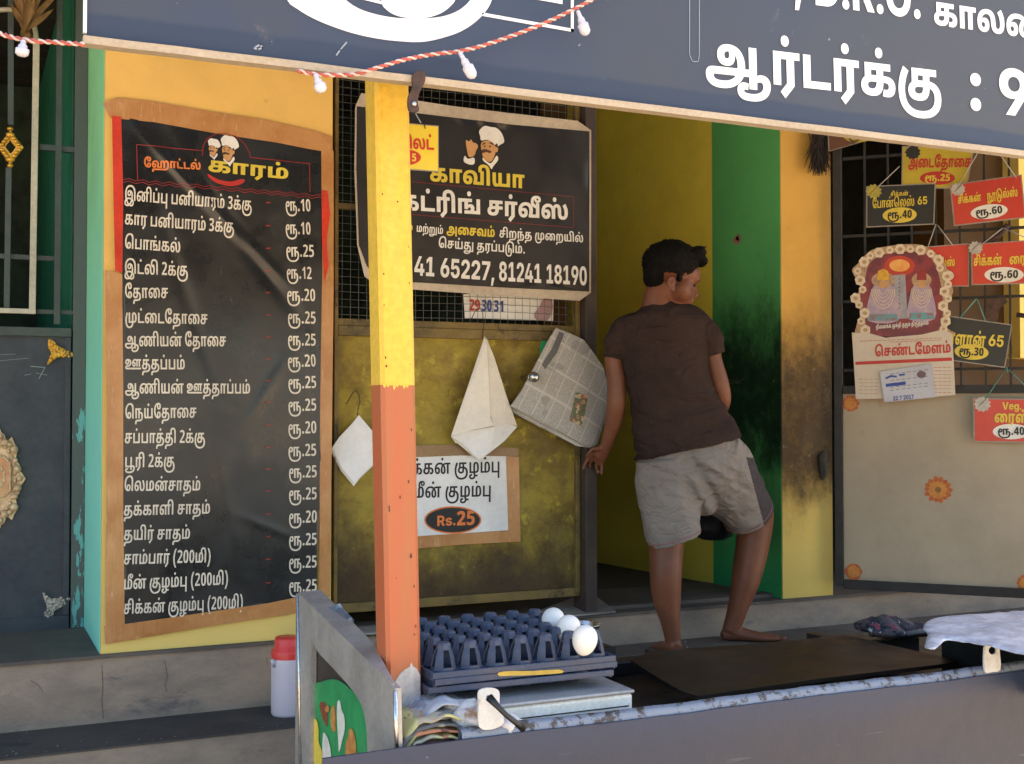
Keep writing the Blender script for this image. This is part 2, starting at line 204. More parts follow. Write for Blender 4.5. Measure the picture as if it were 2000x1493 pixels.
33:(841,((212,-12,20160,-12,20083,41,20039,154,39,243,20039,323,20081,445,20157,529,20258,572,316,572,20361,572,20433,549,461,524,20489,501,20520,434,20537,334,540,260,20542,220,20547,154,20561,107,575,95,20581,89,20596,82,607,82,20630,82,20663,109,20681,178,681,239,20681,291,20658,402,20618,509,592,551,697,606,20746,527,20798,350,798,253,20798,168,20760,50,20673,-12,603,-12,20563,-12,20503,11,478,39,20453,67,20426,157,423,237,20421,286,20413,359,20401,412,391,430,20378,454,20333,477,302,477,20250,477,20177,413,20141,300,141,226,20141,169,20157,104,20186,78,206,78,20222,78,20244,95,20255,133,255,163,20255,207,20225,252,197,252,20170,252,20120,212,103,189,85,270,20112,301,20176,341,222,341,20288,341,20364,250,364,168,20364,110,20330,30,20262,-12),)),
47:(595,((358,-12,20290,-12,20173,43,20088,152,20041,314,41,422,20041,527,20093,686,20187,795,20312,849,384,849,20447,849,20531,802,20572,715,572,655,20572,604,20537,524,20470,479,419,479,20371,479,20307,520,20272,592,272,639,20272,693,20296,755,310,776,401,778,20386,754,20368,693,368,652,20368,610,20395,570,417,570,20441,570,20463,616,463,653,20463,682,20451,731,20417,760,384,760,20377,760,20357,759,341,756,20308,750,20242,704,20187,621,20154,499,154,418,20154,335,20183,215,20232,135,20296,90,330,81,20341,80,20363,77,376,77,20403,77,20437,104,20453,155,453,189,20453,227,20430,275,406,275,20386,275,20358,234,358,190,20358,149,20376,89,391,63,305,56,20286,83,20261,148,261,200,20261,248,20295,322,20360,366,409,366,20461,366,20528,319,20561,239,561,189,20561,122,20514,33,20423,-12),)),
41:(522,((63,0,63,560,506,560,506,467,406,467,406,0,288,0,288,467,180,467,180,0),)),
98:(1071,((212,-12,20160,-12,20083,42,20039,154,39,244,20039,326,20081,449,20155,531,20247,572,298,572,20347,572,20419,545,20476,485,498,434,451,431,20464,475,20510,538,20573,572,609,572,20656,572,20707,550,724,530,20752,502,20769,405,769,329,769,244,20769,194,20783,115,804,95,20810,89,20826,82,838,82,20861,82,20893,109,20911,178,911,239,20911,292,20889,402,20849,509,823,551,927,606,20977,527,21028,349,1028,252,21028,168,20990,50,20904,-12,833,-12,20792,-12,20728,14,704,43,20688,64,20663,117,20651,197,651,259,651,333,20651,386,20646,441,636,458,20630,467,20611,478,597,478,20584,478,20564,468,558,457,20548,441,20545,390,545,336,545,0,427,0,427,254,20427,327,20415,404,395,432,20382,451,20335,477,301,477,20249,477,20177,415,20141,302,141,229,20141,170,20157,104,20186,78,206,78,20222,78,20244,95,20255,133,255,163,20255,207,20225,252,197,252,20170,252,20120,212,103,189,85,270,20112,301,20176,341,222,341,20288,341,20364,250,364,168,20364,110,20330,30,20262,-12),(537,670,20507,670,20470,711,470,745,20470,779,20507,820,536,820,20566,820,20603,779,603,745,20603,711,20566,670))),
29:(707,((468,572,20538,572,20624,498,20666,362,666,272,20666,192,20636,83,599,51,20579,34,20533,11,20464,0,411,0,63,0,63,560,180,560,180,94,309,94,309,387,20309,438,20331,509,356,534,20375,552,20429,572),(474,479,20466,479,20452,474,445,467,20436,458,20426,418,426,376,426,94,446,94,20485,94,20529,126,20547,202,547,269,20547,327,20533,422,20502,479))),
91:(736,((489,572,20556,572,20647,495,20694,348,694,247,20694,135,20658,-23,612,-73,20584,-103,20510,-142,20406,-161,335,-161,299,-161,20241,-161,20197,-173,183,-185,20168,-198,20153,-237,153,-267,20153,-276,20156,-304,157,-315,42,-321,20039,-301,20035,-260,35,-238,20035,-190,20066,-125,95,-104,20113,-92,20160,-75,20230,-68,281,-68,312,-68,20382,-68,20482,-46,20545,19,20575,140,575,239,20575,328,20550,433,20508,478,479,478,20462,478,20435,466,424,451,20414,434,20404,384,404,344,404,0,287,0,287,353,20287,392,20282,438,274,454,20267,465,20248,478,233,478,20222,478,20200,468,195,458,20186,446,20179,398,179,349,179,0,62,0,62,358,20062,402,20070,466,20089,511,104,528,20123,550,20175,572,211,572,20254,572,20313,545,20356,488,373,443,322,454,20342,489,20384,543,20443,572),(367,670,20337,670,20300,711,300,745,20300,779,20337,820,366,820,20396,820,20433,779,433,745,20433,711,20396,670))),
143:(973,((489,572,20556,572,20647,494,20694,347,694,241,20694,132,20661,-40,624,-117,635,-128,20583,-221,20399,-321,263,-321,264,-321,20200,-321,20093,-285,20030,-213,30,-162,20030,-137,20047,-101,63,-89,20077,-79,20117,-68,175,-68,814,-68,814,-161,570,-161,528,-154,181,-154,20156,-154,20141,-164,141,-176,20141,-198,20201,-233,260,-233,263,-233,20372,-233,20498,-170,536,-105,520,-86,20542,-45,20566,63,20575,181,575,236,20575,328,20550,434,20508,478,479,478,20462,478,20435,466,424,451,20414,434,20404,384,404,344,404,0,287,0,287,353,20287,392,20282,438,274,454,20267,465,20248,478,233,478,20222,478,20200,468,195,458,20186,446,20179,398,179,350,179,0,62,0,62,358,20062,402,20070,466,20089,511,104,528,20123,550,20175,572,212,572,20254,572,20313,545,20356,488,373,443,322,454,20342,489,20384,543,20443,572),(791,-161,791,560,909,560,909,-161))),
133:(706,((546,849,20636,849,20714,769,714,708,20714,649,20652,585,593,585,20525,585,20467,650,467,701,20467,730,20501,794,530,825,590,800,20575,780,20547,736,547,705,20547,690,20556,669,20573,660,585,660,20604,660,20619,685,619,707,20619,740,20582,765,551,765,20537,765,20515,765,496,760,20465,748,20425,675,425,624,20425,599,20435,555,444,534,350,510,20338,536,20326,604,326,636,20326,678,20354,755,20408,815,20491,849),(468,572,20538,572,20624,498,20666,362,666,272,20666,192,20636,83,599,51,20579,34,20533,11,20464,0,411,0,63,0,63,560,180,560,180,94,309,94,309,387,20309,438,20331,509,356,534,20375,552,20429,572),(474,479,20466,479,20452,474,445,467,20436,458,20426,418,426,376,426,94,446,94,20485,94,20529,126,20547,202,547,269,20547,327,20533,422,20502,479))),
21375:(269,((17,-200,60,113,226,113,130,-200),)),
21361:(645,((60,0,60,124,324,357,20354,385,20397,431,20420,477,420,505,20420,535,20393,579,20346,602,316,602,20286,602,20239,577,20214,531,214,498,50,498,20050,571,20117,679,20237,737,317,737,20399,737,20520,682,20587,583,587,518,20587,476,20554,396,20468,297,389,228,299,144,299,139,596,139,596,0),)),
21422:(269,()),
21366:(645,((111,0,405,583,405,588,61,588,61,728,584,728,584,587,289,0),)),
21359:(645,((323,-10,20226,-10,20099,79,20035,245,35,363,20035,481,20099,648,20227,737,323,737,20419,737,20547,648,20610,481,610,363,20610,245,20547,79,20419,-10),(323,131,20363,131,20414,181,20439,284,439,363,20439,444,20414,547,20363,597,323,597,20283,597,20231,547,20206,444,206,363,20206,284,20231,181,20283,131))),
21360:(645,((77,0,77,138,586,138,586,0),(439,728,439,0,267,0,267,578,262,578,99,465,99,616,261,728))),
21372:(645,((21,122,21,256,287,728,452,728,192,264,192,258,624,258,624,122),(372,0,372,162,378,222,378,454,533,454,533,0))),
21373:(645,((326,-10,20251,-10,20126,47,20049,158,49,238,20049,297,20095,411,138,476,309,728,479,728,257,401,204,401,20214,418,20261,449,20328,469,369,469,20436,469,20538,416,20596,315,596,244,20596,167,20526,53,20404,-10),(324,123,20357,123,20407,153,20436,205,436,238,20436,272,20407,324,20357,354,324,354,20293,354,20242,324,20213,272,213,239,20213,205,20242,153,20293,123))),
21364:(645,((317,-10,20238,-10,20115,47,20044,148,43,213,211,213,20211,186,20240,145,20288,123,317,123,20351,123,20402,153,20431,206,431,241,20431,277,20401,331,20350,360,316,360,20284,360,20227,332,213,308,60,337,91,728,555,728,555,588,233,588,217,415,221,415,20239,445,20319,483,370,483,20419,483,20502,448,20564,385,20597,298,597,246,20597,171,20527,56,20401,-10),)),
21367:(645,((322,-10,20238,-10,20106,44,20031,138,31,196,20031,241,20074,317,20148,368,193,375,193,380,20133,391,20057,481,57,541,20057,598,20126,686,20246,737,322,737,20399,737,20519,686,20588,597,588,541,20588,481,20511,391,452,380,452,375,20497,368,20571,317,20615,241,615,196,20615,138,20539,44,20407,-10),(322,113,20355,113,20405,138,20433,182,433,211,20433,240,20405,284,20355,309,322,309,20290,309,20240,284,20212,240,212,211,20212,182,20240,138,20290,113),(322,432,20350,432,20394,455,20419,496,419,522,20419,548,20394,587,20351,610,322,610,20294,610,20250,587,20226,548,226,522,20226,496,20250,455,20294,432))),
21374:(645,((320,737,20394,737,20520,680,20596,570,596,490,20596,430,20551,316,507,252,337,0,166,0,388,326,442,326,20431,310,20385,279,20318,258,277,258,20210,258,20107,312,20049,413,49,484,20049,561,20119,675,20242,737),(321,605,20289,605,20239,575,20210,523,210,489,20210,456,20239,403,20289,373,321,373,20353,373,20403,403,20432,455,432,489,20432,522,20403,575,20353,605))),
21377:(269,((135,-10,20096,-10,20042,42,42,81,20042,120,20096,172,135,172,20174,172,20227,120,227,81,20227,42,20174,-10),(135,339,20096,339,20042,391,42,430,20042,469,20096,521,135,521,20174,521,20227,469,227,430,20227,391,20174,339))),
20084:(722,((324,0,131,0,131,147,317,147,20379,147,20466,190,20510,285,510,364,20510,443,20465,538,20378,580,315,580,127,580,127,728,324,728,20435,728,20595,640,20682,477,682,364,20682,250,20596,87,20435,0),(229,728,229,0,57,0,57,728))),
21376:(269,((135,-10,20096,-10,20042,42,42,81,20042,120,20096,172,135,172,20174,172,20227,120,227,81,20227,42,20174,-10),)),
20384:(662,((57,0,57,728,355,728,20437,728,20555,669,20620,560,620,486,20620,411,20554,305,20433,250,350,250,160,250,160,387,318,387,20359,387,20413,408,20441,452,441,486,20441,520,20413,565,20359,588,318,588,229,588,229,0),(456,0,279,332,464,332,645,0))),
20321:(773,((387,-10,20289,-10,20132,77,20040,244,40,363,20040,483,20132,651,20289,737,387,737,20484,737,20641,651,20733,483,733,363,20733,244,20641,77,20484,-10),(387,141,20440,141,20516,193,20556,292,556,363,20556,436,20516,535,20440,586,387,586,20334,586,20258,535,20216,435,216,363,20216,292,20258,193,20334,141))),
20871:(573,((286,-10,20216,-10,20109,30,20041,104,32,156,190,181,20200,146,20249,109,293,109,20328,109,20369,134,369,155,20369,174,20336,197,302,203,207,222,20126,238,20046,317,46,379,20046,434,20105,511,20212,553,286,553,20354,553,20455,516,20517,448,526,401,376,377,20368,405,20323,435,289,435,20258,435,20215,411,215,390,20215,373,20242,348,277,341,381,322,20462,306,20542,234,542,174,20542,118,20476,35,20361,-10),)),
20456:(770,((273,0,23,728,217,728,318,409,20342,331,20386,157,409,61,371,61,20393,157,20435,331,458,409,555,728,747,728,503,0),)),
20614:(601,((310,-10,20225,-10,20101,57,20035,183,35,271,20035,355,20101,482,20222,553,304,553,20362,553,20458,517,20529,446,20568,342,568,274,568,231,96,231,96,331,486,331,407,307,20407,345,20384,400,20339,429,306,429,20272,429,20226,400,20203,346,203,311,203,239,20203,197,20230,141,20280,113,313,113,20336,113,20374,126,20401,151,408,169,560,144,20546,97,20479,28,20377,-10),)),
20658:(639,((308,-216,20236,-216,20130,-180,20064,-115,54,-73,202,-42,20207,-57,20233,-82,20276,-97,307,-97,20359,-97,20415,-50,415,-1,415,95,402,95,20392,71,20354,31,20295,7,254,7,20194,7,20095,63,20035,181,35,273,20035,369,20097,493,20196,553,254,553,20297,553,20359,523,20399,477,410,452,415,452,415,546,583,546,583,12,20583,-63,20513,-165,20389,-216),(312,132,20345,132,20391,166,20415,229,415,274,20415,318,20391,384,20345,420,312,420,20279,420,20234,383,20210,318,210,274,20210,230,20234,166,20280,132))),
10185:(572,((30,0,30,122,215,314,20261,361,20316,425,20341,477,341,506,20341,529,20323,559,20289,575,266,575,20230,575,20158,535,119,501,22,615,20057,645,20134,694,20228,724,290,724,20364,724,20467,671,20522,584,522,529,20522,468,20479,373,20394,278,330,217,263,153,263,147,536,147,536,0),)),
10188:(572,((245,-10,20184,-10,20088,8,47,27,47,175,20088,156,20181,131,228,131,20269,131,20322,152,20349,196,349,229,20349,277,20288,327,230,327,20201,327,20151,317,128,309,61,343,91,714,487,714,487,566,244,566,232,453,20251,458,20286,462,316,462,20375,462,20472,412,20531,313,531,237,20531,159,20466,48,20339,-10),)),
10192:(572,((177,-10,20151,-10,20099,-6,74,-2,74,139,20098,135,20148,130,175,130,20230,130,20306,157,20352,208,20375,280,377,323,371,323,20360,298,20321,261,20264,240,224,240,20163,240,20076,294,20028,397,28,471,20028,550,20089,664,20200,724,275,724,20332,724,20430,686,20501,605,20541,480,541,393,20541,337,20523,222,20478,118,20397,37,20269,-10),(280,377,20307,377,20342,402,20361,442,361,465,20361,487,20352,529,20332,563,20302,583,280,583,20245,583,20204,532,204,480,20204,433,20239,377))),
10186:(572,((239,-11,20176,-11,20078,9,34,27,34,173,20077,151,20173,130,220,130,20286,130,20345,175,345,215,20345,242,20318,279,20253,300,193,300,145,300,145,432,192,432,20248,432,20311,454,20336,491,336,516,20336,550,20291,583,249,583,20207,583,20136,555,105,536,31,652,20081,684,20196,724,272,724,20346,724,20455,682,20513,602,513,545,20513,499,20474,431,20407,388,366,376,366,373,20443,361,20530,280,530,206,20530,147,20468,48,20339,-11),)),
10183:(572,((285,-10,20197,-10,20087,76,20035,240,35,355,20035,471,20086,635,20197,724,287,724,20375,724,20485,638,20537,475,537,359,20537,273,20508,137,20448,41,20352,-10),(286,131,20306,131,20334,159,20350,217,20357,301,357,358,20357,413,20350,498,20334,555,20306,583,286,583,20266,583,20238,555,20222,497,20215,413,215,356,20215,301,20222,216,20238,159,20266,131))),
10184:(572,((445,0,261,0,261,367,20261,404,20263,487,264,521,20252,507,20225,479,209,464,134,402,42,520,280,714,445,714),)),
10006:(1265,((372,-150,20259,-150,20103,-95,20023,1,23,65,20023,103,20051,153,76,169,20096,182,20143,194,20204,198,244,198,1032,198,1029,75,249,75,20238,75,20224,75,20215,72,210,69,20198,61,198,45,20198,14,20287,-25,385,-25,394,-25,20499,-25,20641,19,20725,95,745,143,745,175,20747,191,20750,224,750,236,20750,291,20722,386,20656,451,600,461,20590,463,20564,464,551,464,20524,464,20477,452,20450,425,450,399,20450,372,20479,343,505,343,20529,343,20562,370,562,407,20562,443,20525,503,498,531,611,565,20633,544,20669,491,20692,426,692,385,20692,356,20676,299,20632,251,20554,223,492,223,20438,223,20345,260,20288,335,288,394,20288,458,20356,540,20473,579,547,579,20643,579,20785,525,20877,429,20922,308,922,241,20922,221,20918,185,916,167,916,126,20880,37,20738,-86,20528,-150,391,-150),(1013,-154,1013,567,1194,567,1194,-154))),
10048:(1336,((283,-12,20206,-12,20097,46,20039,161,39,243,20039,346,20147,497,20345,579,479,579,20544,579,20653,563,20750,526,797,496,821,479,20903,423,20990,285,990,192,20990,124,20941,34,20846,-12,779,-12,20706,-12,20607,40,20555,137,555,204,20555,252,20583,343,20634,425,669,458,696,488,20753,536,20887,579,965,579,21081,579,21226,499,21294,364,1294,283,21294,222,21268,112,21228,21,1207,-12,1056,65,21079,104,21112,196,1112,268,21112,326,21070,409,20997,454,950,454,20902,454,20842,425,811,397,20785,376,20743,316,20719,240,719,196,20719,150,20749,109,772,109,20793,109,20816,132,20826,171,826,196,20826,254,20765,359,703,395,20660,426,20554,454,483,454,20402,454,20284,405,20215,323,205,273,20204,265,20202,252,202,229,20202,191,20218,137,20253,109,280,109,20300,109,20326,124,20340,152,340,172,20340,206,20304,237,275,237,20237,237,20178,195,150,163,120,262,20163,299,20263,353,327,353,20411,353,20512,263,512,176,20512,118,20463,34,20362,-12),)),
10020:(852,((309,-12,20221,-12,20099,29,20035,109,35,167,20035,223,20102,306,20252,353,376,353,800,353,800,237,351,237,20310,237,20260,231,242,223,20226,215,20211,190,211,174,20211,141,20265,113,313,113,20350,113,20403,135,20433,190,433,240,433,442,295,442,295,302,132,286,132,567,800,567,800,442,609,442,609,249,20609,182,20576,87,543,56,20505,20,20390,-12),)),
10036:(1183,((283,-12,20206,-12,20097,46,20039,161,39,244,20039,355,20139,504,20314,579,423,579,20518,579,20654,532,20740,451,20780,343,780,283,20780,245,20765,160,749,125,931,125,931,567,1112,567,1112,0,565,0,560,95,20579,128,20598,212,598,261,20598,322,20553,409,20469,454,410,454,20344,454,20251,399,20202,300,202,234,20202,192,20219,137,20253,109,280,109,20300,109,20326,124,20340,152,340,172,20340,206,20304,237,275,237,20237,237,20178,195,150,163,120,262,20163,299,20263,353,327,353,20412,353,20512,262,512,176,20512,118,20463,34,20362,-12),)),
10088:(961,((637,579,20737,579,20863,498,20921,359,921,274,20921,193,20876,89,836,58,20809,36,20740,11,20647,0,581,0,70,0,70,567,252,567,252,125,410,125,410,352,20410,419,20443,500,473,526,20502,552,20587,579),(652,454,20640,454,20618,446,610,437,20599,425,20592,391,592,353,592,125,612,125,20658,125,20715,153,20741,219,741,275,20741,330,20723,410,20684,454),(481,657,20439,657,20385,709,385,750,20385,792,20439,842,480,842,20523,842,20576,792,576,750,20576,709,20523,657))),
10023:(756,((70,0,70,567,252,567,252,125,739,125,739,0),)),
10047:(816,((497,-12,20395,-12,20229,44,20108,153,20043,313,43,417,20043,519,20111,680,20235,792,20405,851,508,851,20597,851,20725,806,20796,715,796,645,20796,595,20748,511,20650,459,572,459,20499,459,20402,508,20354,589,354,639,20354,676,20378,738,393,761,551,761,20534,750,20503,687,503,652,20503,611,20543,579,566,579,20599,579,20625,619,625,649,20625,667,20609,705,20566,732,526,732,20522,732,20479,729,454,725,20411,723,20327,680,20258,602,20216,489,216,416,20216,339,20259,224,20331,149,20419,112,464,111,20480,110,20506,107,513,107,20554,107,20597,135,20613,174,613,193,20613,221,20585,266,553,266,20525,266,20490,227,490,192,20490,154,20519,91,536,77,378,83,20363,110,20342,164,342,208,20342,256,20387,336,20483,385,557,385,20638,385,20738,331,20784,245,784,196,20784,135,20723,41,20596,-12),)),
10025:(958,((309,-12,20222,-12,20100,29,20035,109,35,167,20035,223,20102,306,20252,353,376,353,564,353,20673,353,20835,304,20924,192,924,96,20924,20,20862,-81,809,-114,20770,-136,20670,-165,20545,-178,469,-178,362,-178,20312,-178,20264,-186,247,-198,20233,-208,20216,-242,216,-270,20216,-282,20218,-302,219,-312,41,-322,20038,-299,20035,-255,35,-231,20035,-185,20073,-115,106,-93,20127,-79,20177,-61,20250,-53,304,-53,432,-53,20497,-53,20601,-44,20680,-21,705,2,20725,20,20747,73,747,108,20747,146,20719,196,20668,224,20602,237,564,237,351,237,20310,237,20260,231,242,223,20226,215,20211,190,211,174,20211,141,20265,113,313,113,20350,113,20403,135,20433,189,433,239,433,442,295,442,295,302,132,286,132,567,798,567,798,442,609,442,609,249,20609,182,20576,87,543,56,20505,20,20390,-12),)),
10041:(721,((70,0,70,567,704,567,704,442,570,442,570,0,389,0,389,442,252,442,252,0),)),
10007:(1513,((372,-150,20259,-150,20103,-95,20023,1,23,65,20023,103,20051,153,76,169,20096,182,20143,194,20204,198,244,198,1032,198,1029,75,249,75,20238,75,20224,75,20215,72,210,69,20198,61,198,45,20198,14,20287,-25,385,-25,394,-25,20499,-25,20641,19,20725,95,745,143,745,175,20747,191,20750,224,750,236,20750,291,20722,386,20656,451,600,461,20590,463,20564,464,551,464,20524,464,20477,452,20450,425,450,399,20450,372,20479,343,505,343,20529,343,20562,370,562,407,20562,443,20525,503,498,531,611,565,20633,544,20669,491,20692,426,692,385,20692,356,20676,299,20632,251,20554,223,492,223,20438,223,20345,260,20288,335,288,394,20288,458,20356,540,20473,579,547,579,20643,579,20785,525,20877,429,20922,308,922,241,20922,221,20918,185,916,167,916,129,20880,42,20737,-82,20528,-150,391,-150),(1035,-321,20878,-321,20732,-229,732,-149,20732,-113,20770,-56,20842,-20,891,-20,20924,-20,20974,-28,997,-35,978,-144,20965,-141,20936,-135,919,-135,20904,-135,20886,-146,886,-155,20886,-167,20916,-187,20994,-199,1067,-199,1072,-199,21149,-199,21270,-167,21339,-104,1339,-59,21339,-28,21302,6,1265,6,21234,6,21183,-16,1162,-32,1155,87,21182,102,21253,127,1306,127,21362,127,21456,89,21512,10,1512,-50,21512,-129,21412,-251,21216,-321,1071,-321),(1013,-124,1013,567,1194,567,1194,-124))),
10046:(1021,((422,-12,20329,-12,20189,43,20094,147,20046,292,46,382,20046,489,20121,662,20255,785,20438,851,547,851,20625,851,20767,814,820,775,20865,742,20922,650,20950,519,950,428,950,0,769,0,769,362,20769,433,20759,548,20730,637,702,666,20675,695,20595,723,540,723,20477,723,20362,682,20272,597,20220,466,220,376,20220,312,20237,219,20267,155,20308,117,330,108,372,113,20387,110,20422,107,439,107,20484,107,20520,156,520,191,20520,218,20495,266,460,266,20430,266,20395,226,395,189,20395,151,20422,92,437,78,293,87,20281,105,20263,168,263,204,20263,257,20307,338,20399,385,470,385,20547,385,20645,330,20691,242,691,192,20691,126,20627,35,20506,-12),)),
10033:(1166,((282,-12,20206,-12,20097,47,20039,162,39,246,20039,328,20099,453,20206,537,20347,579,427,579,20507,579,20617,548,658,516,20692,489,20736,414,20759,308,763,235,20764,210,20770,172,20783,145,794,135,20805,124,20835,113,854,113,20882,113,20921,139,20942,200,942,253,20942,299,20919,393,20873,486,838,528,988,614,21060,530,21123,357,1123,264,21123,186,21065,61,20945,-12,849,-12,20791,-12,20707,9,675,31,20634,60,20588,157,581,230,20578,264,20570,327,20554,383,537,404,20519,427,20461,454,414,454,20352,454,20256,400,20201,302,201,234,20201,192,20218,137,20253,109,279,109,20300,109,20326,124,20340,152,340,172,20340,206,20304,237,274,237,20238,237,20178,195,150,163,120,262,20163,299,20263,353,327,353,20411,353,20512,264,512,176,20512,118,20463,34,20362,-12),)),
10082:(756,((70,0,70,567,252,567,252,125,739,125,739,0),(408,657,20367,657,20313,709,313,750,20313,792,20367,842,408,842,20450,842,20503,792,503,750,20503,709,20450,657))),
10090:(721,((346,-214,232,-109,389,38,389,442,252,442,252,0,70,0,70,567,704,567,704,442,570,442,570,0),(361,657,20319,657,20265,709,265,750,20265,792,20319,842,360,842,20402,842,20455,792,455,750,20455,709,20402,657))),
10077:(956,((309,-12,20222,-12,20100,29,20035,109,35,167,20035,223,20102,306,20252,353,376,353,611,353,20666,353,20748,345,20813,326,841,309,20878,287,20921,217,921,166,20921,82,20813,-12,710,-12,20683,-12,20616,-6,589,1,616,122,20630,119,20657,115,676,115,20710,115,20750,143,750,173,20750,194,20726,220,20686,232,20636,237,610,237,351,237,20310,237,20260,231,242,223,20226,215,20211,190,211,174,20211,141,20265,113,313,113,20350,113,20403,135,20433,190,433,240,433,442,295,442,295,302,132,286,132,567,798,567,798,442,609,442,609,249,20609,182,20576,87,543,56,20505,20,20390,-12),(504,657,20463,657,20409,709,409,750,20409,792,20463,842,504,842,20546,842,20599,792,599,750,20599,709,20546,657))),
10102:(1230,((583,-12,20496,-12,20374,29,20309,109,309,167,20309,223,20376,306,20526,353,650,353,810,353,20916,353,21063,305,21155,220,21197,112,1197,53,21197,-30,21137,-155,21032,-242,20894,-296,20736,-321,654,-321,628,-321,20492,-321,20294,-266,20161,-171,20083,-50,20049,84,49,150,49,163,20049,246,20086,394,20149,525,185,580,326,499,20290,446,20243,332,20219,222,219,171,219,153,20219,80,20263,-45,20360,-139,20516,-192,627,-192,640,-192,20724,-192,20862,-164,20962,-104,21015,-13,1015,50,21015,121,20953,202,20854,237,797,237,625,237,20584,237,20535,231,516,223,20501,215,20485,191,485,174,20485,141,20539,113,587,113,20624,113,20678,135,20707,190,707,240,707,442,569,442,569,297,406,281,406,567,1072,567,1072,442,883,442,883,249,20883,182,20850,87,817,56,20779,20,20664,-12),)),
10018:(956,((309,-12,20222,-12,20100,29,20035,109,35,167,20035,223,20102,306,20252,353,376,353,611,353,20666,353,20748,345,20813,326,841,309,20878,287,20921,217,921,166,20921,82,20813,-12,710,-12,20683,-12,20616,-6,589,1,616,122,20630,119,20657,115,676,115,20710,115,20750,143,750,173,20750,194,20726,220,20686,232,20636,237,610,237,351,237,20310,237,20260,231,242,223,20226,215,20211,190,211,174,20211,141,20265,113,313,113,20350,113,20403,135,20433,190,433,240,433,442,295,442,295,302,132,286,132,567,798,567,798,442,609,442,609,249,20609,182,20576,87,543,56,20505,20,20390,-12),)),
10031:(721,((346,-214,232,-109,389,38,389,442,252,442,252,0,70,0,70,567,704,567,704,442,570,442,570,0),)),
10027:(1408,((283,-12,20206,-12,20097,46,20039,161,39,243,20039,346,20147,497,20345,579,479,579,20544,579,20652,563,20749,525,796,495,820,478,20897,422,20990,285,990,194,20990,124,20941,33,20846,-12,777,-12,20704,-12,20604,39,20555,134,555,199,20555,254,20596,355,20667,439,709,468,737,491,20777,518,20864,551,20983,567,1070,567,1391,567,1391,442,1257,442,1257,0,1076,0,1076,442,1044,442,20995,442,20926,434,20875,420,20836,399,818,385,20785,363,20740,304,20719,235,719,197,20719,150,20749,109,772,109,20793,109,20816,132,20826,171,826,196,20826,254,20763,359,701,395,20658,426,20554,454,483,454,20402,454,20284,405,20215,323,205,273,20204,264,20202,242,202,229,20202,191,20218,137,20253,109,280,109,20300,109,20326,124,20340,152,340,172,20340,206,20304,237,275,237,20237,237,20178,195,150,163,120,262,20163,299,20263,353,327,353,20411,353,20512,263,512,176,20512,118,20463,34,20362,-12),)),
10042:(322,((-81,851,20001,851,20124,805,164,765,20193,737,20232,663,20252,552,252,467,252,0,70,0,70,434,20070,494,20064,594,20041,672,14,696,19997,711,19952,728,-78,728,19881,728,19833,700,19814,656,-186,629,19814,603,19828,546,-156,515,-334,515,19654,538,19640,603,-360,631,19640,691,19689,775,19770,827,19869,851),)),
10034:(1229,((283,-12,20206,-12,20097,47,20039,162,39,247,20039,329,20098,454,20198,537,20328,579,398,579,20456,579,20551,556,20638,508,685,470,608,346,20570,392,20473,454,400,454,20342,454,20252,402,20202,303,202,234,20202,192,20219,137,20253,109,280,109,20300,109,20326,124,20340,152,340,172,20340,206,20304,237,275,237,20237,237,20178,195,150,163,120,262,20163,299,20263,353,327,353,20411,353,20512,264,512,176,20512,118,20463,34,20362,-12),(586,0,586,473,607,471,608,567,1212,567,1212,442,1078,442,1078,0,897,0,897,442,767,442,767,0))),
10086:(1408,((283,-12,20206,-12,20097,46,20039,161,39,243,20039,346,20147,497,20345,579,479,579,20544,579,20652,563,20749,525,796,495,820,478,20897,422,20990,285,990,194,20990,124,20941,33,20846,-12,777,-12,20704,-12,20604,39,20555,134,555,199,20555,254,20596,355,20667,439,709,468,737,491,20777,518,20864,551,20983,567,1070,567,1391,567,1391,442,1257,442,1257,0,1076,0,1076,442,1044,442,20995,442,20926,434,20875,420,20836,399,818,385,20785,363,20740,304,20719,235,719,197,20719,150,20749,109,772,109,20793,109,20816,132,20826,171,826,196,20826,254,20763,359,701,395,20658,426,20554,454,483,454,20402,454,20284,405,20215,323,205,273,20204,264,20202,242,202,229,20202,191,20218,137,20253,109,280,109,20300,109,20326,124,20340,152,340,172,20340,206,20304,237,275,237,20237,237,20178,195,150,163,120,262,20163,299,20263,353,327,353,20411,353,20512,263,512,176,20512,118,20463,34,20362,-12),(704,657,20663,657,20609,709,609,750,20609,792,20663,842,704,842,20746,842,20799,792,799,750,20799,709,20746,657))),
10030:(1064,((375,0,375,567,556,567,556,125,812,125,812,567,993,567,993,0),(257,-12,20215,-12,20149,12,124,36,20107,54,20081,102,20068,172,68,220,68,567,249,567,249,225,20249,188,20256,141,269,128,20277,121,20300,112,315,112,20346,112,20385,146,399,172,402,48,20376,21,20310,-12))),
10078:(1231,((70,0,70,567,756,567,756,442,558,442,558,335,20587,352,20650,368,688,368,20755,368,20837,321,20875,251,875,215,20875,183,20861,140,853,125,994,125,993,0,377,0,377,125,676,125,20684,136,20695,164,695,185,20695,215,20662,243,636,243,20616,243,20578,230,558,216,558,169,377,169,377,442,252,442,252,0),(908,0,899,125,979,125,979,567,1160,567,1160,0),(616,657,20574,657,20520,709,520,750,20520,792,20574,842,615,842,20658,842,20711,792,711,750,20711,709,20658,657))),
10003:(260,()),
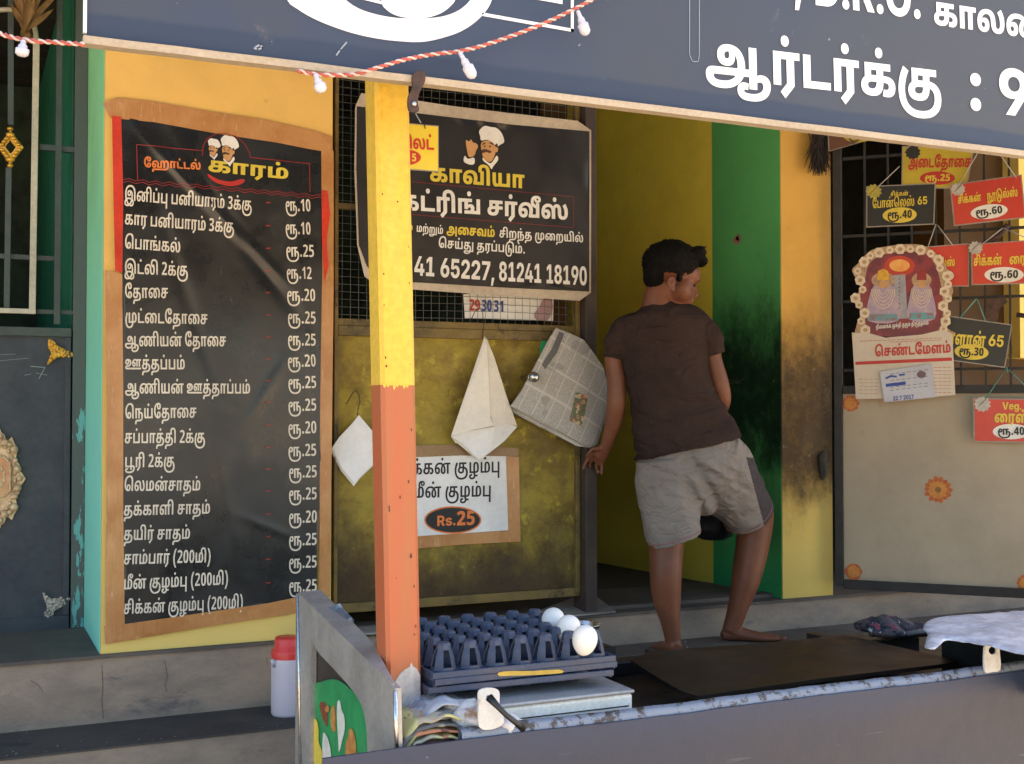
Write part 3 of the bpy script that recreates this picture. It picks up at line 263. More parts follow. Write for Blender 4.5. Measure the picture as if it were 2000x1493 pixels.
10155:(1183,((283,-12,20206,-12,20097,46,20039,161,39,244,20039,355,20139,504,20313,579,422,579,20518,579,20654,532,20740,451,20780,343,780,283,20780,245,20765,160,749,125,931,125,931,567,1112,567,1112,0,565,0,560,95,20579,128,20598,212,598,261,20598,322,20553,409,20469,454,410,454,20344,454,20251,399,20202,300,202,234,20202,192,20219,137,20253,109,280,109,20300,109,20326,124,20340,152,340,172,20340,206,20304,237,275,237,20237,237,20178,195,150,163,120,262,20163,299,20263,353,327,353,20412,353,20512,262,512,176,20512,118,20463,34,20362,-12),(978,851,21091,851,21196,770,1196,708,21196,647,21107,577,1021,577,20931,577,20856,648,856,706,20856,743,20898,817,929,843,1023,812,20997,784,20968,742,968,715,20968,699,20978,678,21000,668,1016,668,21038,668,21059,690,1059,707,21059,729,21022,747,994,747,20966,747,20912,736,888,726,20858,709,20818,657,818,613,20818,588,20834,549,20865,520,20910,499,939,492,939,359,20878,371,20780,417,20710,483,20673,566,673,614,20673,658,20705,743,20778,810,20894,851))),
10098:(1482,((282,-12,20206,-12,20097,46,20039,161,39,244,20039,327,20099,453,20203,537,20339,579,414,579,20486,579,20589,542,20667,477,700,435,624,427,20652,476,20719,544,20805,579,861,579,20912,579,20984,553,1010,529,21048,495,21081,389,1081,316,1081,251,21081,201,21094,150,1109,135,21120,124,21151,113,1170,113,21198,113,21237,139,21258,200,1258,253,21258,299,21235,393,21189,486,1154,528,1304,614,21376,530,21439,357,1439,264,21439,186,21381,61,21260,-12,1164,-12,21107,-12,21023,9,991,31,20966,49,20925,106,20902,192,902,254,902,325,20902,362,20896,416,884,433,20877,443,20855,454,838,454,20822,454,20797,444,789,434,20776,418,20766,365,766,321,766,0,584,0,584,246,20584,297,20565,385,534,413,20515,432,20455,454,410,454,20347,454,20253,400,20202,302,202,234,20202,192,20219,137,20253,109,279,109,20300,109,20326,124,20340,152,340,172,20340,206,20304,237,274,237,20238,237,20178,195,150,163,120,262,20163,299,20263,353,327,353,20411,353,20512,264,512,176,20512,118,20463,34,20362,-12),(741,657,20700,657,20646,709,646,750,20646,792,20700,842,741,842,20783,842,20836,792,836,750,20836,709,20783,657))),
10083:(1894,((283,-12,20206,-12,20097,46,20039,161,39,243,20039,346,20147,497,20344,579,479,579,20544,579,20652,563,20749,525,796,495,820,478,20897,422,20990,286,990,194,20990,124,20941,33,20845,-12,777,-12,20703,-12,20604,39,20555,134,555,199,20555,254,20587,347,20646,429,685,462,712,488,20776,536,20925,579,1014,579,21077,579,21173,563,21261,524,1308,491,1334,465,21378,430,21442,346,21476,248,1476,194,21476,124,21426,33,21331,-12,1263,-12,21189,-12,21090,39,21041,134,1041,199,21041,254,21082,355,21153,439,1195,468,1223,491,21263,518,21350,551,21469,567,1556,567,1877,567,1877,442,1743,442,1743,0,1562,0,1562,442,1529,442,21481,442,21412,434,21361,420,21322,399,1304,385,21271,363,21226,304,21205,235,1205,197,21205,150,21235,109,1258,109,21279,109,21302,132,21311,171,1311,196,21311,236,21285,311,21236,374,1202,397,21162,426,21072,454,1014,454,20949,454,20858,421,820,394,20789,371,20744,311,20719,241,719,200,20719,152,20749,109,772,109,20793,109,20816,132,20826,171,826,196,20826,254,20763,359,701,395,20658,426,20554,454,483,454,20402,454,20284,405,20215,323,205,273,20204,265,20202,240,202,229,20202,202,20214,146,20250,108,283,108,20301,108,20326,122,20340,152,340,172,20340,206,20304,237,275,237,20237,237,20178,195,150,163,120,262,20163,299,20263,353,327,353,20411,353,20512,263,512,176,20512,118,20463,34,20362,-12),(947,657,20905,657,20851,709,851,750,20851,792,20906,842,947,842,20989,842,21042,792,1042,750,21042,709,20989,657))),
10029:(961,((637,579,20737,579,20863,498,20921,359,921,274,20921,193,20876,89,836,58,20809,36,20740,11,20647,0,581,0,70,0,70,567,252,567,252,125,410,125,410,352,20410,419,20443,500,473,526,20502,552,20587,579),(652,454,20640,454,20618,446,610,437,20599,425,20592,391,592,353,592,125,612,125,20658,125,20715,153,20741,219,741,275,20741,330,20723,410,20684,454))),
10126:(1644,((674,368,20746,368,20842,308,20891,195,891,116,20891,52,20863,-56,837,-103,829,-141,20790,-200,20659,-280,20479,-321,362,-321,346,-321,20242,-321,20100,-284,20027,-210,27,-154,20027,-129,20045,-93,61,-80,20081,-65,20139,-53,183,-53,1047,-53,1079,-178,705,-178,649,-161,206,-161,20197,-161,20186,-166,186,-174,20186,-184,20218,-200,20285,-209,337,-209,356,-209,20468,-209,20614,-168,654,-125,666,-82,20692,-47,20713,54,713,113,20713,182,20668,243,624,243,20599,243,20552,222,534,207,521,327,20553,346,20625,368),(70,0,70,567,697,567,697,442,562,442,562,0,381,0,381,442,252,442,252,0),(1000,-178,1000,567,1627,567,1627,442,1493,442,1493,-178,1312,-178,1312,442,1181,442,1181,-178))),
10116:(1174,((491,-317,20368,-317,20201,-235,20102,-90,20057,98,57,203,57,224,20057,332,20104,524,20197,679,20336,791,20520,851,635,851,20714,851,20857,819,912,786,20958,759,21029,688,21078,587,21104,442,1104,340,1104,0,923,0,923,315,20923,385,20908,512,20869,617,831,654,20799,686,20701,724,631,724,20555,724,20430,679,20333,592,20266,467,20231,305,231,209,20231,82,20275,-76,20348,-161,20442,-191,491,-191,20551,-191,20629,-154,20675,-86,20694,4,694,57,20694,115,20673,186,20633,219,604,219,20582,219,20543,201,525,186,515,307,20542,325,20613,344,644,344,20714,344,20818,280,20876,151,876,52,20876,-40,20823,-178,20723,-271,20581,-317),(373,0,373,567,554,567,554,0))),
10092:(1166,((282,-12,20206,-12,20097,47,20039,162,39,246,20039,328,20099,453,20206,537,20347,579,427,579,20507,579,20617,548,658,516,20692,489,20736,414,20759,308,763,235,20764,210,20770,172,20783,145,794,135,20805,124,20835,113,854,113,20882,113,20921,139,20942,200,942,253,20942,299,20919,393,20873,486,838,528,988,614,21060,530,21123,357,1123,264,21123,186,21065,61,20945,-12,849,-12,20791,-12,20707,9,675,31,20634,60,20588,157,581,230,20578,264,20570,327,20554,383,537,404,20519,427,20461,454,414,454,20352,454,20256,400,20201,302,201,234,20201,192,20218,137,20253,109,279,109,20300,109,20326,124,20340,152,340,172,20340,206,20304,237,274,237,20238,237,20178,195,150,163,120,262,20163,299,20263,353,327,353,20411,353,20512,264,512,176,20512,118,20463,34,20362,-12),(584,657,20542,657,20488,709,488,750,20488,792,20542,842,583,842,20626,842,20679,792,679,750,20679,709,20626,657))),
10141:(1395,((1135,344,21206,344,21306,285,21360,174,1360,94,21360,2,21293,-136,21174,-234,21017,-294,20836,-321,741,-321,705,-321,20563,-321,20322,-258,20143,-125,20045,86,45,234,20045,314,20084,442,20155,532,20254,579,313,579,20383,579,20472,531,20513,450,513,402,20513,348,20476,264,20387,217,309,217,20261,217,20165,250,129,296,166,430,20197,381,20264,339,296,339,20319,339,20357,366,357,402,20357,435,20326,458,310,458,20283,458,20242,415,20218,339,213,290,20211,275,20210,246,210,228,20210,126,20281,-31,20413,-137,20597,-191,710,-191,747,-191,20844,-191,21004,-155,21117,-83,21179,24,1179,95,21179,134,21158,189,21118,219,1089,219,21068,219,21035,206,1020,194,1011,314,21037,329,21102,344),(547,0,547,567,1173,567,1173,442,1039,442,1039,0,857,0,857,442,728,442,728,0))),
10181:(305,((154,-12,20112,-12,20054,31,54,79,20054,129,20112,170,154,170,20194,170,20251,129,251,79,20251,31,20194,-12),)),
10187:(572,((303,0,303,141,16,141,16,271,310,714,481,714,481,275,558,275,558,141,481,141,481,0),(177,275,303,275,303,362,20303,385,20304,429,20307,468,308,485,304,485,20295,466,20275,428,257,401))),
10189:(572,((297,-10,20239,-10,20142,28,20070,106,20030,226,30,309,20030,369,20048,487,20093,594,20175,676,20303,724,395,724,20421,724,20472,721,496,716,496,574,20472,579,20423,584,397,584,20324,584,20238,536,20200,449,198,390,204,390,20217,414,20255,451,20310,473,347,473,20409,473,20497,420,20544,316,544,243,20544,163,20483,50,20373,-10),(291,131,20327,131,20368,183,368,238,20368,286,20332,337,294,337,20268,337,20231,314,20211,275,211,251,20211,226,20222,183,20242,150,20272,131))),
10040:(1862,((1524,579,21618,579,21748,498,21815,347,1815,239,21815,115,21748,-41,1691,-87,21649,-121,21546,-161,21413,-178,1325,-178,359,-178,20309,-178,20261,-186,244,-198,20230,-208,20213,-242,213,-270,20213,-282,20215,-302,216,-312,38,-322,20035,-299,20032,-255,32,-232,20032,-185,20071,-115,103,-93,20124,-79,20174,-61,20247,-53,301,-53,1311,-53,21396,-53,21518,-29,21596,33,21634,147,1634,236,21634,311,21604,407,21547,454,1509,454,21487,454,21454,443,1442,430,21422,410,21408,350,1408,300,1408,0,1227,0,1227,297,21227,354,21220,415,1207,433,21200,443,21177,454,1161,454,21145,454,21121,444,1113,434,21098,415,21091,353,1091,304,1091,0,910,0,910,315,20910,372,20929,455,20966,513,992,533,21020,556,21094,579,1140,579,21196,579,21270,547,21325,485,1350,440,1289,444,21317,487,21382,547,21466,579),(283,-12,20206,-12,20097,46,20039,161,39,244,20039,355,20139,504,20313,579,422,579,20518,579,20654,532,20740,451,20780,343,780,283,20780,245,20765,160,749,125,942,125,1001,0,565,0,560,95,20579,128,20598,212,598,261,20598,322,20553,409,20469,454,410,454,20344,454,20251,399,20202,300,202,234,20202,192,20219,137,20253,109,280,109,20300,109,20326,124,20340,152,340,172,20340,206,20304,237,275,237,20237,237,20178,195,150,163,120,262,20163,299,20263,353,327,353,20412,353,20512,262,512,176,20512,118,20463,34,20362,-12))),
8:(924,((222,-321,20154,-321,20063,-270,20017,-180,17,-122,20017,-55,20080,56,139,96,20182,127,20301,163,378,163,20434,163,20542,140,591,113,20634,90,20702,24,20742,-64,742,-123,20742,-216,20629,-321,529,-321,20467,-321,20369,-286,322,-257,20275,-225,20206,-143,20154,-44,130,13,20086,101,20052,286,52,388,20052,481,20102,647,20205,776,20362,849,469,849,20567,849,20705,791,753,741,20796,695,20843,583,20862,445,862,358,862,0,744,0,744,297,20744,387,20731,529,20692,640,655,680,20622,715,20528,753,465,753,20399,753,20289,703,20208,608,20164,469,164,381,20164,328,20174,231,20196,136,215,82,20237,16,20298,-97,20375,-183,420,-206,20442,-215,20492,-228,521,-228,20576,-228,20639,-170,639,-118,20639,-72,20600,-5,567,19,20530,45,20435,71,383,71,20312,71,20209,39,173,5,20149,-17,20121,-79,121,-118,20121,-168,20182,-228,233,-228,20259,-228,20302,-220,322,-213,20378,-190,20462,-98,20520,26,536,96,20544,134,20549,210,549,245,20549,307,20528,407,20483,473,448,483,434,482,20427,483,20420,484,407,484,20386,484,20350,468,20329,430,329,399,20329,361,20354,327,376,327,20395,327,20422,354,422,401,20422,437,20397,503,374,529,457,517,20469,503,20494,465,20513,415,513,383,20513,342,20483,275,20421,237,375,237,20332,237,20264,270,20226,340,226,395,20226,456,20278,533,20364,571,414,571,20496,571,20605,490,20660,346,660,248,20660,187,20644,83,625,31,20611,-26,20561,-136,20486,-228,433,-258,20390,-286,20290,-321),)),
186:(461,((198,-10,20152,-10,20067,3,32,17,32,132,20070,116,20141,99,179,99,20240,99,20290,159,290,212,20290,247,20263,291,20201,314,151,314,112,314,112,421,156,421,20204,421,20259,447,20283,495,283,526,20283,568,20246,614,199,614,20166,614,20111,588,91,575,31,668,20073,694,20156,724,213,724,20275,724,20361,683,20405,608,405,555,20405,513,20373,442,20317,390,277,375,277,372,20348,360,20420,271,420,201,20420,141,20373,45,20275,-10),)),
78:(897,((63,0,63,560,546,560,546,467,400,467,400,336,20417,348,20463,362,489,362,20541,362,20601,320,20628,254,628,218,20628,178,20605,114,591,94,817,94,815,0,283,0,283,94,467,94,20483,108,20512,167,512,203,20512,237,20483,268,456,268,20441,268,20412,256,400,247,400,156,283,156,283,467,180,467,180,0),(666,0,643,94,715,94,715,560,832,560,832,0),(448,670,20418,670,20381,711,381,745,20381,779,20418,820,447,820,20477,820,20514,779,514,745,20514,711,20477,670))),
82:(554,((63,0,63,560,180,560,180,94,538,94,538,0),(293,670,20264,670,20227,711,227,745,20227,779,20264,820,293,820,20323,820,20360,779,360,745,20360,711,20323,670))),
145:(1086,((761,849,20825,849,20922,809,955,773,20980,748,21009,679,21022,578,1022,502,1022,0,904,0,904,462,20904,523,20899,617,20882,684,863,705,20844,730,20788,753,748,753,20699,753,20636,714,20605,650,605,613,20605,579,20622,531,20650,501,20688,482,708,474,704,377,20649,384,20555,440,20498,543,498,621,20498,683,20558,787,20676,849),(212,-12,20160,-12,20083,41,20039,154,39,243,20039,323,20081,445,20157,529,20258,572,316,572,20361,572,20433,549,461,524,20489,501,20520,434,20537,334,540,260,20542,220,20547,154,20561,107,575,95,20581,89,20596,82,607,82,20630,82,20663,109,20681,178,681,239,20681,284,20667,378,20638,471,619,510,728,564,20753,516,20784,412,20798,304,798,253,20798,168,20760,50,20673,-12,603,-12,20563,-12,20503,11,478,39,20453,67,20426,157,423,237,20421,286,20413,359,20401,412,391,430,20378,454,20333,477,302,477,20250,477,20177,413,20141,300,141,226,20141,169,20157,104,20186,78,206,78,20222,78,20244,95,20255,133,255,163,20255,207,20225,252,197,252,20170,252,20120,212,103,189,85,270,20112,301,20176,341,222,341,20288,341,20364,250,364,168,20364,110,20330,30,20262,-12))),
185:(461,((30,0,30,87,174,285,20220,345,20268,426,20288,492,288,529,20288,557,20270,593,20238,612,215,612,20184,612,20122,588,91,566,35,658,20059,674,20113,704,20181,724,221,724,20279,724,20364,676,20411,592,411,538,20411,487,20382,397,20319,301,270,238,178,116,178,111,425,111,425,0),)),
23:(554,((63,0,63,560,180,560,180,94,538,94,538,0),)),
7:(1076,((282,-132,20198,-132,20083,-82,20023,7,23,63,20023,95,20047,146,73,163,20085,171,20119,182,20168,188,203,188,740,188,738,95,208,95,20190,95,20166,92,20153,87,149,83,20137,71,137,52,20137,13,20212,-38,286,-38,292,-38,20362,-38,20459,5,20520,81,535,128,541,161,20545,182,20547,225,547,248,20547,308,20525,405,20475,471,432,481,20424,483,20403,484,393,484,20373,484,20336,468,20313,430,313,398,20313,361,20338,326,361,326,20380,326,20406,355,406,401,20406,440,20376,508,357,531,436,546,20452,529,20480,482,20499,424,499,388,20499,352,20481,296,20446,257,20393,236,357,236,20314,236,20247,270,20208,341,208,393,20208,454,20260,533,20349,572,406,572,20471,572,20565,521,20628,432,20658,316,658,250,20658,227,20654,181,651,160,646,120,20629,46,20533,-67,20385,-132,290,-132),(734,-321,20625,-321,20506,-235,506,-160,20506,-127,20540,-68,20603,-33,648,-33,20658,-33,20694,-37,711,-42,697,-127,20688,-124,20670,-123,661,-123,20639,-123,20613,-144,613,-164,20613,-179,20632,-209,20685,-229,734,-229,741,-229,20812,-229,20910,-190,20961,-117,961,-65,20961,-22,20926,21,890,21,20874,21,20833,4,820,-7,812,81,20833,94,20885,113,921,113,20962,113,21032,78,21073,4,1073,-56,21073,-139,20994,-259,20847,-321,742,-321),(732,-122,732,560,850,560,850,-122))),
24:(1375,((211,-12,20160,-12,20083,41,20039,153,39,241,20039,339,20113,488,20255,572,356,572,20400,572,20470,559,20537,526,576,495,602,462,20652,416,20710,272,710,182,20710,118,20674,32,20606,-12,558,-12,20506,-12,20440,36,20408,124,408,182,20408,238,20433,343,20483,439,522,481,539,504,20579,538,20671,572,736,572,20773,572,20839,559,20901,530,929,503,945,486,20986,444,21040,349,21067,243,1067,182,21067,118,21031,32,20963,-12,914,-12,20862,-12,20796,36,20765,124,765,182,20765,239,20786,336,20830,420,862,458,899,495,20928,515,20988,545,21083,560,1162,560,1359,560,1359,467,1258,467,1258,0,1141,0,1141,467,1128,467,21085,467,21029,460,20990,448,20958,425,941,408,20918,393,20888,325,20873,236,873,191,20873,125,20898,78,914,78,20930,78,20949,102,20957,153,957,190,20957,231,20945,314,20911,391,880,420,20850,452,20775,477,732,477,20678,477,20611,443,593,422,20568,397,20533,327,20517,241,517,189,20517,126,20541,78,558,78,20575,78,20593,102,20601,152,601,188,20601,259,20562,379,522,414,20486,447,20401,477,354,477,20291,477,20201,424,20150,335,144,280,20143,268,20141,244,141,224,20141,160,20158,98,20188,78,203,78,20221,78,20244,96,20255,134,255,163,20255,207,20225,252,197,252,20169,252,20122,212,103,189,85,270,20112,301,20176,341,222,341,20289,341,20364,251,364,168,20364,110,20331,30,20263,-12),)),
11:(1249,((243,572,20329,572,20441,513,20495,416,495,361,20495,305,20456,227,20390,178,20305,151,260,145,183,135,20171,133,20155,127,20148,117,148,112,20148,102,20165,94,189,94,1214,94,1214,0,187,0,20127,0,20062,30,20035,78,35,105,20035,137,20064,185,20124,217,169,222,233,231,20281,238,20339,261,20369,294,20380,335,380,359,20380,401,20343,455,20285,483,250,484,237,482,20229,483,20213,482,210,482,20179,482,20136,445,136,408,20136,371,20165,344,184,344,20201,344,20227,369,227,411,20227,450,20202,517,183,541,262,545,20276,530,20303,491,20322,437,322,397,20322,328,20249,253,179,253,20139,253,20072,282,20032,349,32,402,20032,460,20086,535,20181,572),(691,144,20651,144,20586,182,20551,265,551,332,20551,410,20610,516,20706,571,762,571,20800,571,20861,550,891,528,875,432,20852,458,20794,485,756,485,20725,485,20677,455,20649,400,643,363,640,326,20639,288,20650,241,20671,221,686,221,20700,221,20716,233,20724,257,724,276,20724,304,20703,334,685,334,20663,334,20629,307,607,287,596,360,20622,381,20671,410,706,410,20754,410,20817,342,817,280,20817,217,20752,144),(861,152,861,478,874,502,874,560,1212,560,1212,473,1137,473,1137,152,1035,152,1035,473,963,473,963,152))),
132:(783,((443,-141,443,0,63,0,63,560,180,560,180,94,443,94,443,560,560,560,560,-141),(631,113,20671,113,20740,79,20781,8,781,-47,20781,-115,20722,-218,20612,-287,20458,-321,364,-321,355,-321,20281,-321,20170,-297,20097,-253,20061,-191,61,-153,20061,-122,20093,-68,20159,-34,206,-34,20233,-34,20278,-41,297,-48,282,-134,20265,-130,20234,-125,224,-125,20204,-125,20182,-135,20173,-152,173,-161,20173,-173,20194,-198,20242,-217,20325,-228,388,-228,375,-228,20466,-228,20596,-183,20668,-104,668,-51,20668,-14,20632,21,604,21,20586,21,20548,6,534,-7,529,82,20546,94,20600,113))),
34:(879,((212,-12,20160,-12,20083,41,20039,154,39,243,20039,325,20080,448,20151,531,20244,572,297,572,20335,572,20394,555,20450,518,482,491,447,391,20416,427,20342,477,296,477,20247,477,20178,416,20141,303,141,226,20141,168,20157,103,20186,77,205,77,20221,77,20244,95,20255,133,255,163,20255,208,20224,252,197,252,20169,252,20120,212,103,189,85,270,20112,301,20176,341,222,341,20288,341,20364,250,364,168,20364,110,20331,30,20263,-12),(424,0,424,461,437,482,437,560,863,560,863,467,763,467,763,0,645,0,645,467,542,467,542,0))),
90:(522,((232,-213,145,-143,288,29,288,467,180,467,180,0,63,0,63,560,506,560,506,467,406,467,406,0),(261,670,20231,670,20194,711,194,745,20194,779,20232,820,261,820,20291,820,20327,779,327,745,20327,711,20291,670))),
175:(336,((49,277,20049,369,20084,562,20152,737,199,800,308,800,20263,730,20198,559,20162,372,162,278,20162,184,20197,1,20262,-170,308,-244,199,-244,20148,-175,20082,2,20049,189),)),
183:(461,((229,-10,20166,-10,20080,65,20034,226,34,357,20034,481,20074,643,20160,725,228,725,20295,725,20381,642,20425,477,425,356,20425,275,20407,141,20363,43,20287,-10),(229,100,20247,100,20274,126,20292,186,20301,284,301,356,20301,429,20293,529,20274,588,20247,614,229,614,20212,614,20185,587,20168,528,20158,429,158,357,20158,286,20167,188,20184,128,20210,100))),
176:(336,((287,279,20287,188,20252,-6,20184,-181,138,-244,29,-244,20074,-173,20139,-3,20174,186,174,279,20174,374,20140,556,20075,726,28,800,138,800,20188,731,20254,556,20287,368),)),
141:(1030,((835,331,20879,331,20950,281,20994,170,994,81,20994,-10,20946,-145,20861,-238,20750,-295,20624,-321,560,-321,535,-321,20418,-321,20235,-250,20109,-110,20044,97,44,232,20044,319,20069,447,20120,531,20194,572,244,572,20292,572,20354,533,20383,459,383,406,20383,362,20355,286,20293,240,242,240,20201,240,20130,281,105,313,133,392,20159,360,20199,333,224,333,20253,333,20281,368,281,413,20281,452,20258,482,239,482,20217,482,20182,445,20160,372,156,317,20155,297,20153,243,153,224,20153,111,20204,-57,20300,-169,20442,-224,533,-224,562,-224,20633,-224,20748,-187,20832,-112,20877,2,877,78,20877,141,20857,210,20824,237,804,237,20785,237,20764,228,755,222,752,308,20769,317,20807,331),(427,0,427,560,864,560,864,467,765,467,765,0,647,0,647,467,544,467,544,0))),
184:(461,((340,0,218,0,218,432,20218,455,20221,528,221,561,20220,557,20193,528,180,515,119,454,50,520,240,714,340,714),)),
188:(461,((187,-10,20150,-10,20071,5,44,17,44,134,20070,119,20139,100,181,100,20218,100,20268,133,20293,191,293,230,20293,285,20239,344,183,344,20161,344,20110,335,94,329,50,368,70,714,376,714,376,601,178,601,168,447,20180,449,20211,453,231,453,20291,453,20375,398,20418,303,418,240,20418,165,20369,52,20267,-10),)),
}
SHAPED = {
(0, 'சிக்கன்'): (20, 42, 77, 18, 86),
(0, 'சிக்கன் குழம்பு'): (20, 42, 77, 18, 86, 3, 102, 35, 88, 131),
(0, 'சிறந்த முறையில்'): (20, 42, 32, 85, 25, 3, 134, 48, 32, 30, 42, 92),
(0, 'செய்து தரப்படும்.'): (46, 20, 89, 122, 3, 25, 31, 87, 28, 116, 88, 181),
(0, 'சைவம்'): (48, 20, 36, 88),
(0, 'நினைக்க முக்தி தரும் திருத்தலம்'): (26, 42, 48, 27, 77, 18, 3, 134, 77, 25, 42, 3, 25, 140, 88, 3, 25, 42, 140, 84, 25, 33, 88),
(0, 'போன்லெஸ்'): (47, 28, 41, 86, 46, 33, 98),
(0, 'மற்றும்'): (29, 91, 143, 88),
(0, 'மீன் குழம்பு'): (133, 86, 3, 102, 35, 88, 131),
(2, ','): (1375,),
(2, '22 7 2017'): (1361, 1361, 1422, 1366, 1422, 1361, 1359, 1360, 1366),
(2, '41 65227,'): (1372, 1360, 1422, 1373, 1364, 1361, 1361, 1366, 1375),
(2, '65'): (1373, 1364),
(2, '81241 18190'): (1367, 1360, 1361, 1372, 1360, 1422, 1360, 1367, 1360, 1374, 1359),
(2, '9'): (1374,),
(2, ':'): (1377,),
(2, 'D.R.O.'): (84, 1376, 384, 1376, 321, 1376),
(2, 'Rs.'): (384, 871, 1376),
(2, 'Veg.'): (456, 614, 658, 1376),
(1, '25'): (185, 188),
(1, '29'): (185, 192),
(1, '30'): (186, 183),
(1, '31'): (186, 184),
(1, '5'): (188,),
(1, 'அசைவம்'): (6, 48, 20, 36, 88),
(1, 'அடைதோசை'): (6, 48, 23, 47, 25, 41, 48, 20),
(1, 'ஆம்லெட்'): (7, 88, 46, 33, 82),
(1, 'ஆர்டர்க்கு'): (7, 90, 23, 90, 77, 102),
(1, 'காரம்'): (18, 41, 31, 88),
(1, 'காலனி'): (18, 41, 33, 27, 42),
(1, 'காளான்'): (18, 41, 34, 41, 86),
(1, 'காவியா'): (18, 41, 36, 42, 30, 41),
(1, 'கேட்ரிங் சர்வீஸ்'): (47, 18, 82, 31, 42, 78, 3, 20, 90, 155, 98),
(1, 'சிக்கன்'): (20, 42, 77, 18, 86),
(1, 'செண்டமேளம்'): (46, 20, 83, 23, 47, 29, 34, 88),
(1, 'நூடுல்ஸ்'): (126, 116, 92, 98),
(1, 'ரூ.20'): (141, 181, 185, 183),
(1, 'ரூ.25'): (141, 181, 185, 188),
(1, 'ரூ.30'): (141, 181, 186, 183),
(1, 'ரூ.40'): (141, 181, 187, 183),
(1, 'ரூ.60'): (141, 181, 189, 183),
(1, 'ரைஸ்'): (48, 31, 98),
(1, 'ல்ஸ்'): (92, 98),
(1, 'ஹோட்டல்'): (47, 40, 41, 82, 23, 92),
(0, 'இனிப்பு பனியாரம் 3க்கு'): (8, 27, 42, 87, 131, 3, 28, 27, 42, 30, 41, 31, 88, 3, 186, 77, 102),
(0, 'கார பனியாரம் 3க்கு'): (18, 41, 31, 3, 28, 27, 42, 30, 41, 31, 88, 3, 186, 77, 102),
(0, 'பொங்கல்'): (46, 28, 41, 78, 18, 92),
(0, 'இட்லி 2க்கு'): (8, 82, 145, 3, 185, 77, 102),
(0, 'தோசை'): (47, 25, 41, 48, 20),
(0, 'முட்டைதோசை'): (134, 82, 48, 23, 47, 25, 41, 48, 20),
(0, 'ஆணியன் தோசை'): (7, 24, 42, 30, 86, 3, 47, 25, 41, 48, 20),
(0, 'ஊத்தப்பம்'): (11, 84, 25, 87, 28, 88),
(0, 'ஆணியன் ஊத்தாப்பம்'): (7, 24, 42, 30, 86, 3, 11, 84, 25, 41, 87, 28, 88),
(0, 'நெய்தோசை'): (46, 26, 89, 47, 25, 41, 48, 20),
(0, 'சப்பாத்தி 2க்கு'): (20, 87, 28, 41, 84, 25, 42, 3, 185, 77, 102),
(0, 'பூரி 2க்கு'): (132, 31, 42, 3, 185, 77, 102),
(0, 'லெமன்சாதம்'): (46, 33, 29, 86, 20, 41, 25, 88),
(0, 'தக்காளி சாதம்'): (25, 77, 18, 41, 34, 42, 3, 20, 41, 25, 88),
(0, 'தயிர் சாதம்'): (25, 30, 42, 90, 3, 20, 41, 25, 88),
(0, 'சாம்பார் (200மி)'): (20, 41, 88, 28, 41, 90, 3, 175, 185, 183, 183, 29, 42, 176),
(0, 'மீன் குழம்பு (200மி)'): (133, 86, 3, 102, 35, 88, 131, 3, 175, 185, 183, 183, 29, 42, 176),
(0, 'சிக்கன் குழம்பு (200மி)'): (20, 42, 77, 18, 86, 3, 102, 35, 88, 131, 3, 175, 185, 183, 183, 29, 42, 176),
(0, 'ரூ.10'): (141, 181, 184, 183),
(0, 'ரூ.12'): (141, 181, 184, 185),
(0, 'ரூ.20'): (141, 181, 185, 183),
(0, 'ரூ.25'): (141, 181, 185, 188),
}

_gc = {}
def glyph(k):
    if k not in _gc:
        adv, conts = GLYPHS[k]; cs = []
        for c in conts:
            P = [(float(x-20000 if x > 9000 else x), float(y), x <= 9000) for x, y in zip(c[::2], c[1::2])]
            Q = []
            for i, p in enumerate(P):
                Q.append(p); q = P[(i+1) % len(P)]
                if not p[2] and not q[2]: Q.append(((p[0]+q[0])/2, (p[1]+q[1])/2, True))
            s = next(i for i, p in enumerate(Q) if p[2]); Q = Q[s:]+Q[:s]; out = []; i = 0
            while i < len(Q):
                a = Q[i]
                if i+1 < len(Q) and not Q[i+1][2]:
                    b = Q[i+1]; c2 = Q[(i+2) % len(Q)]
                    for t in (0, .25, .5, .75): out.append(tuple((1-t)**2*a[j]+2*t*(1-t)*b[j]+t*t*c2[j] for j in (0, 1)))
                    i += 2
                else: out.append(a[:2]); i += 1
            D = [out[0]]
            for p in out[1:]:
                if abs(p[0]-D[-1][0])+abs(p[1]-D[-1][1]) > .8: D.append(p)
            cs.append(D)
        V, T = fill(cs) if cs else (np.zeros((0, 2)), [])
        _gc[k] = (adv, V, T)
    return _gc[k]
_tx = []
def TX(inst, s): return ('CWL'.index(inst), s)
def text(mb, plane, key, p0, p1, h, off=.001, disp=None, ref=560., space=None):
    """key from TX(); baseline from pixel p0 to p1, h = letter height in pixels at p0"""
    mb.cut()
    a = Vector(plane.l(*p0)); b = Vector(plane.l(*p1)); up = Vector(plane.l(p0[0], p0[1]-h)); hh = (up-a).length
    d = (b-a); L = d.length; d = d/L; n = Vector((-d.y, d.x))
    ks = [key[0]*10000+g if g < 50000 else g-50000 for g in SHAPED[key]]; tot = sum(glyph(k)[0] for k in ks); sx = L/tot; sy = hh/ref; x = 0
    for k in ks:
        adv, V, T = glyph(k)
        if len(T):
            pos = [a+d*((x+p[0])*sx)+n*(p[1]*sy) for p in V]
            mb.add([plane.w(q.x, q.y, off+(disp(q.x, q.y) if disp else 0)) for q in pos], T)
        x += adv
    return mb
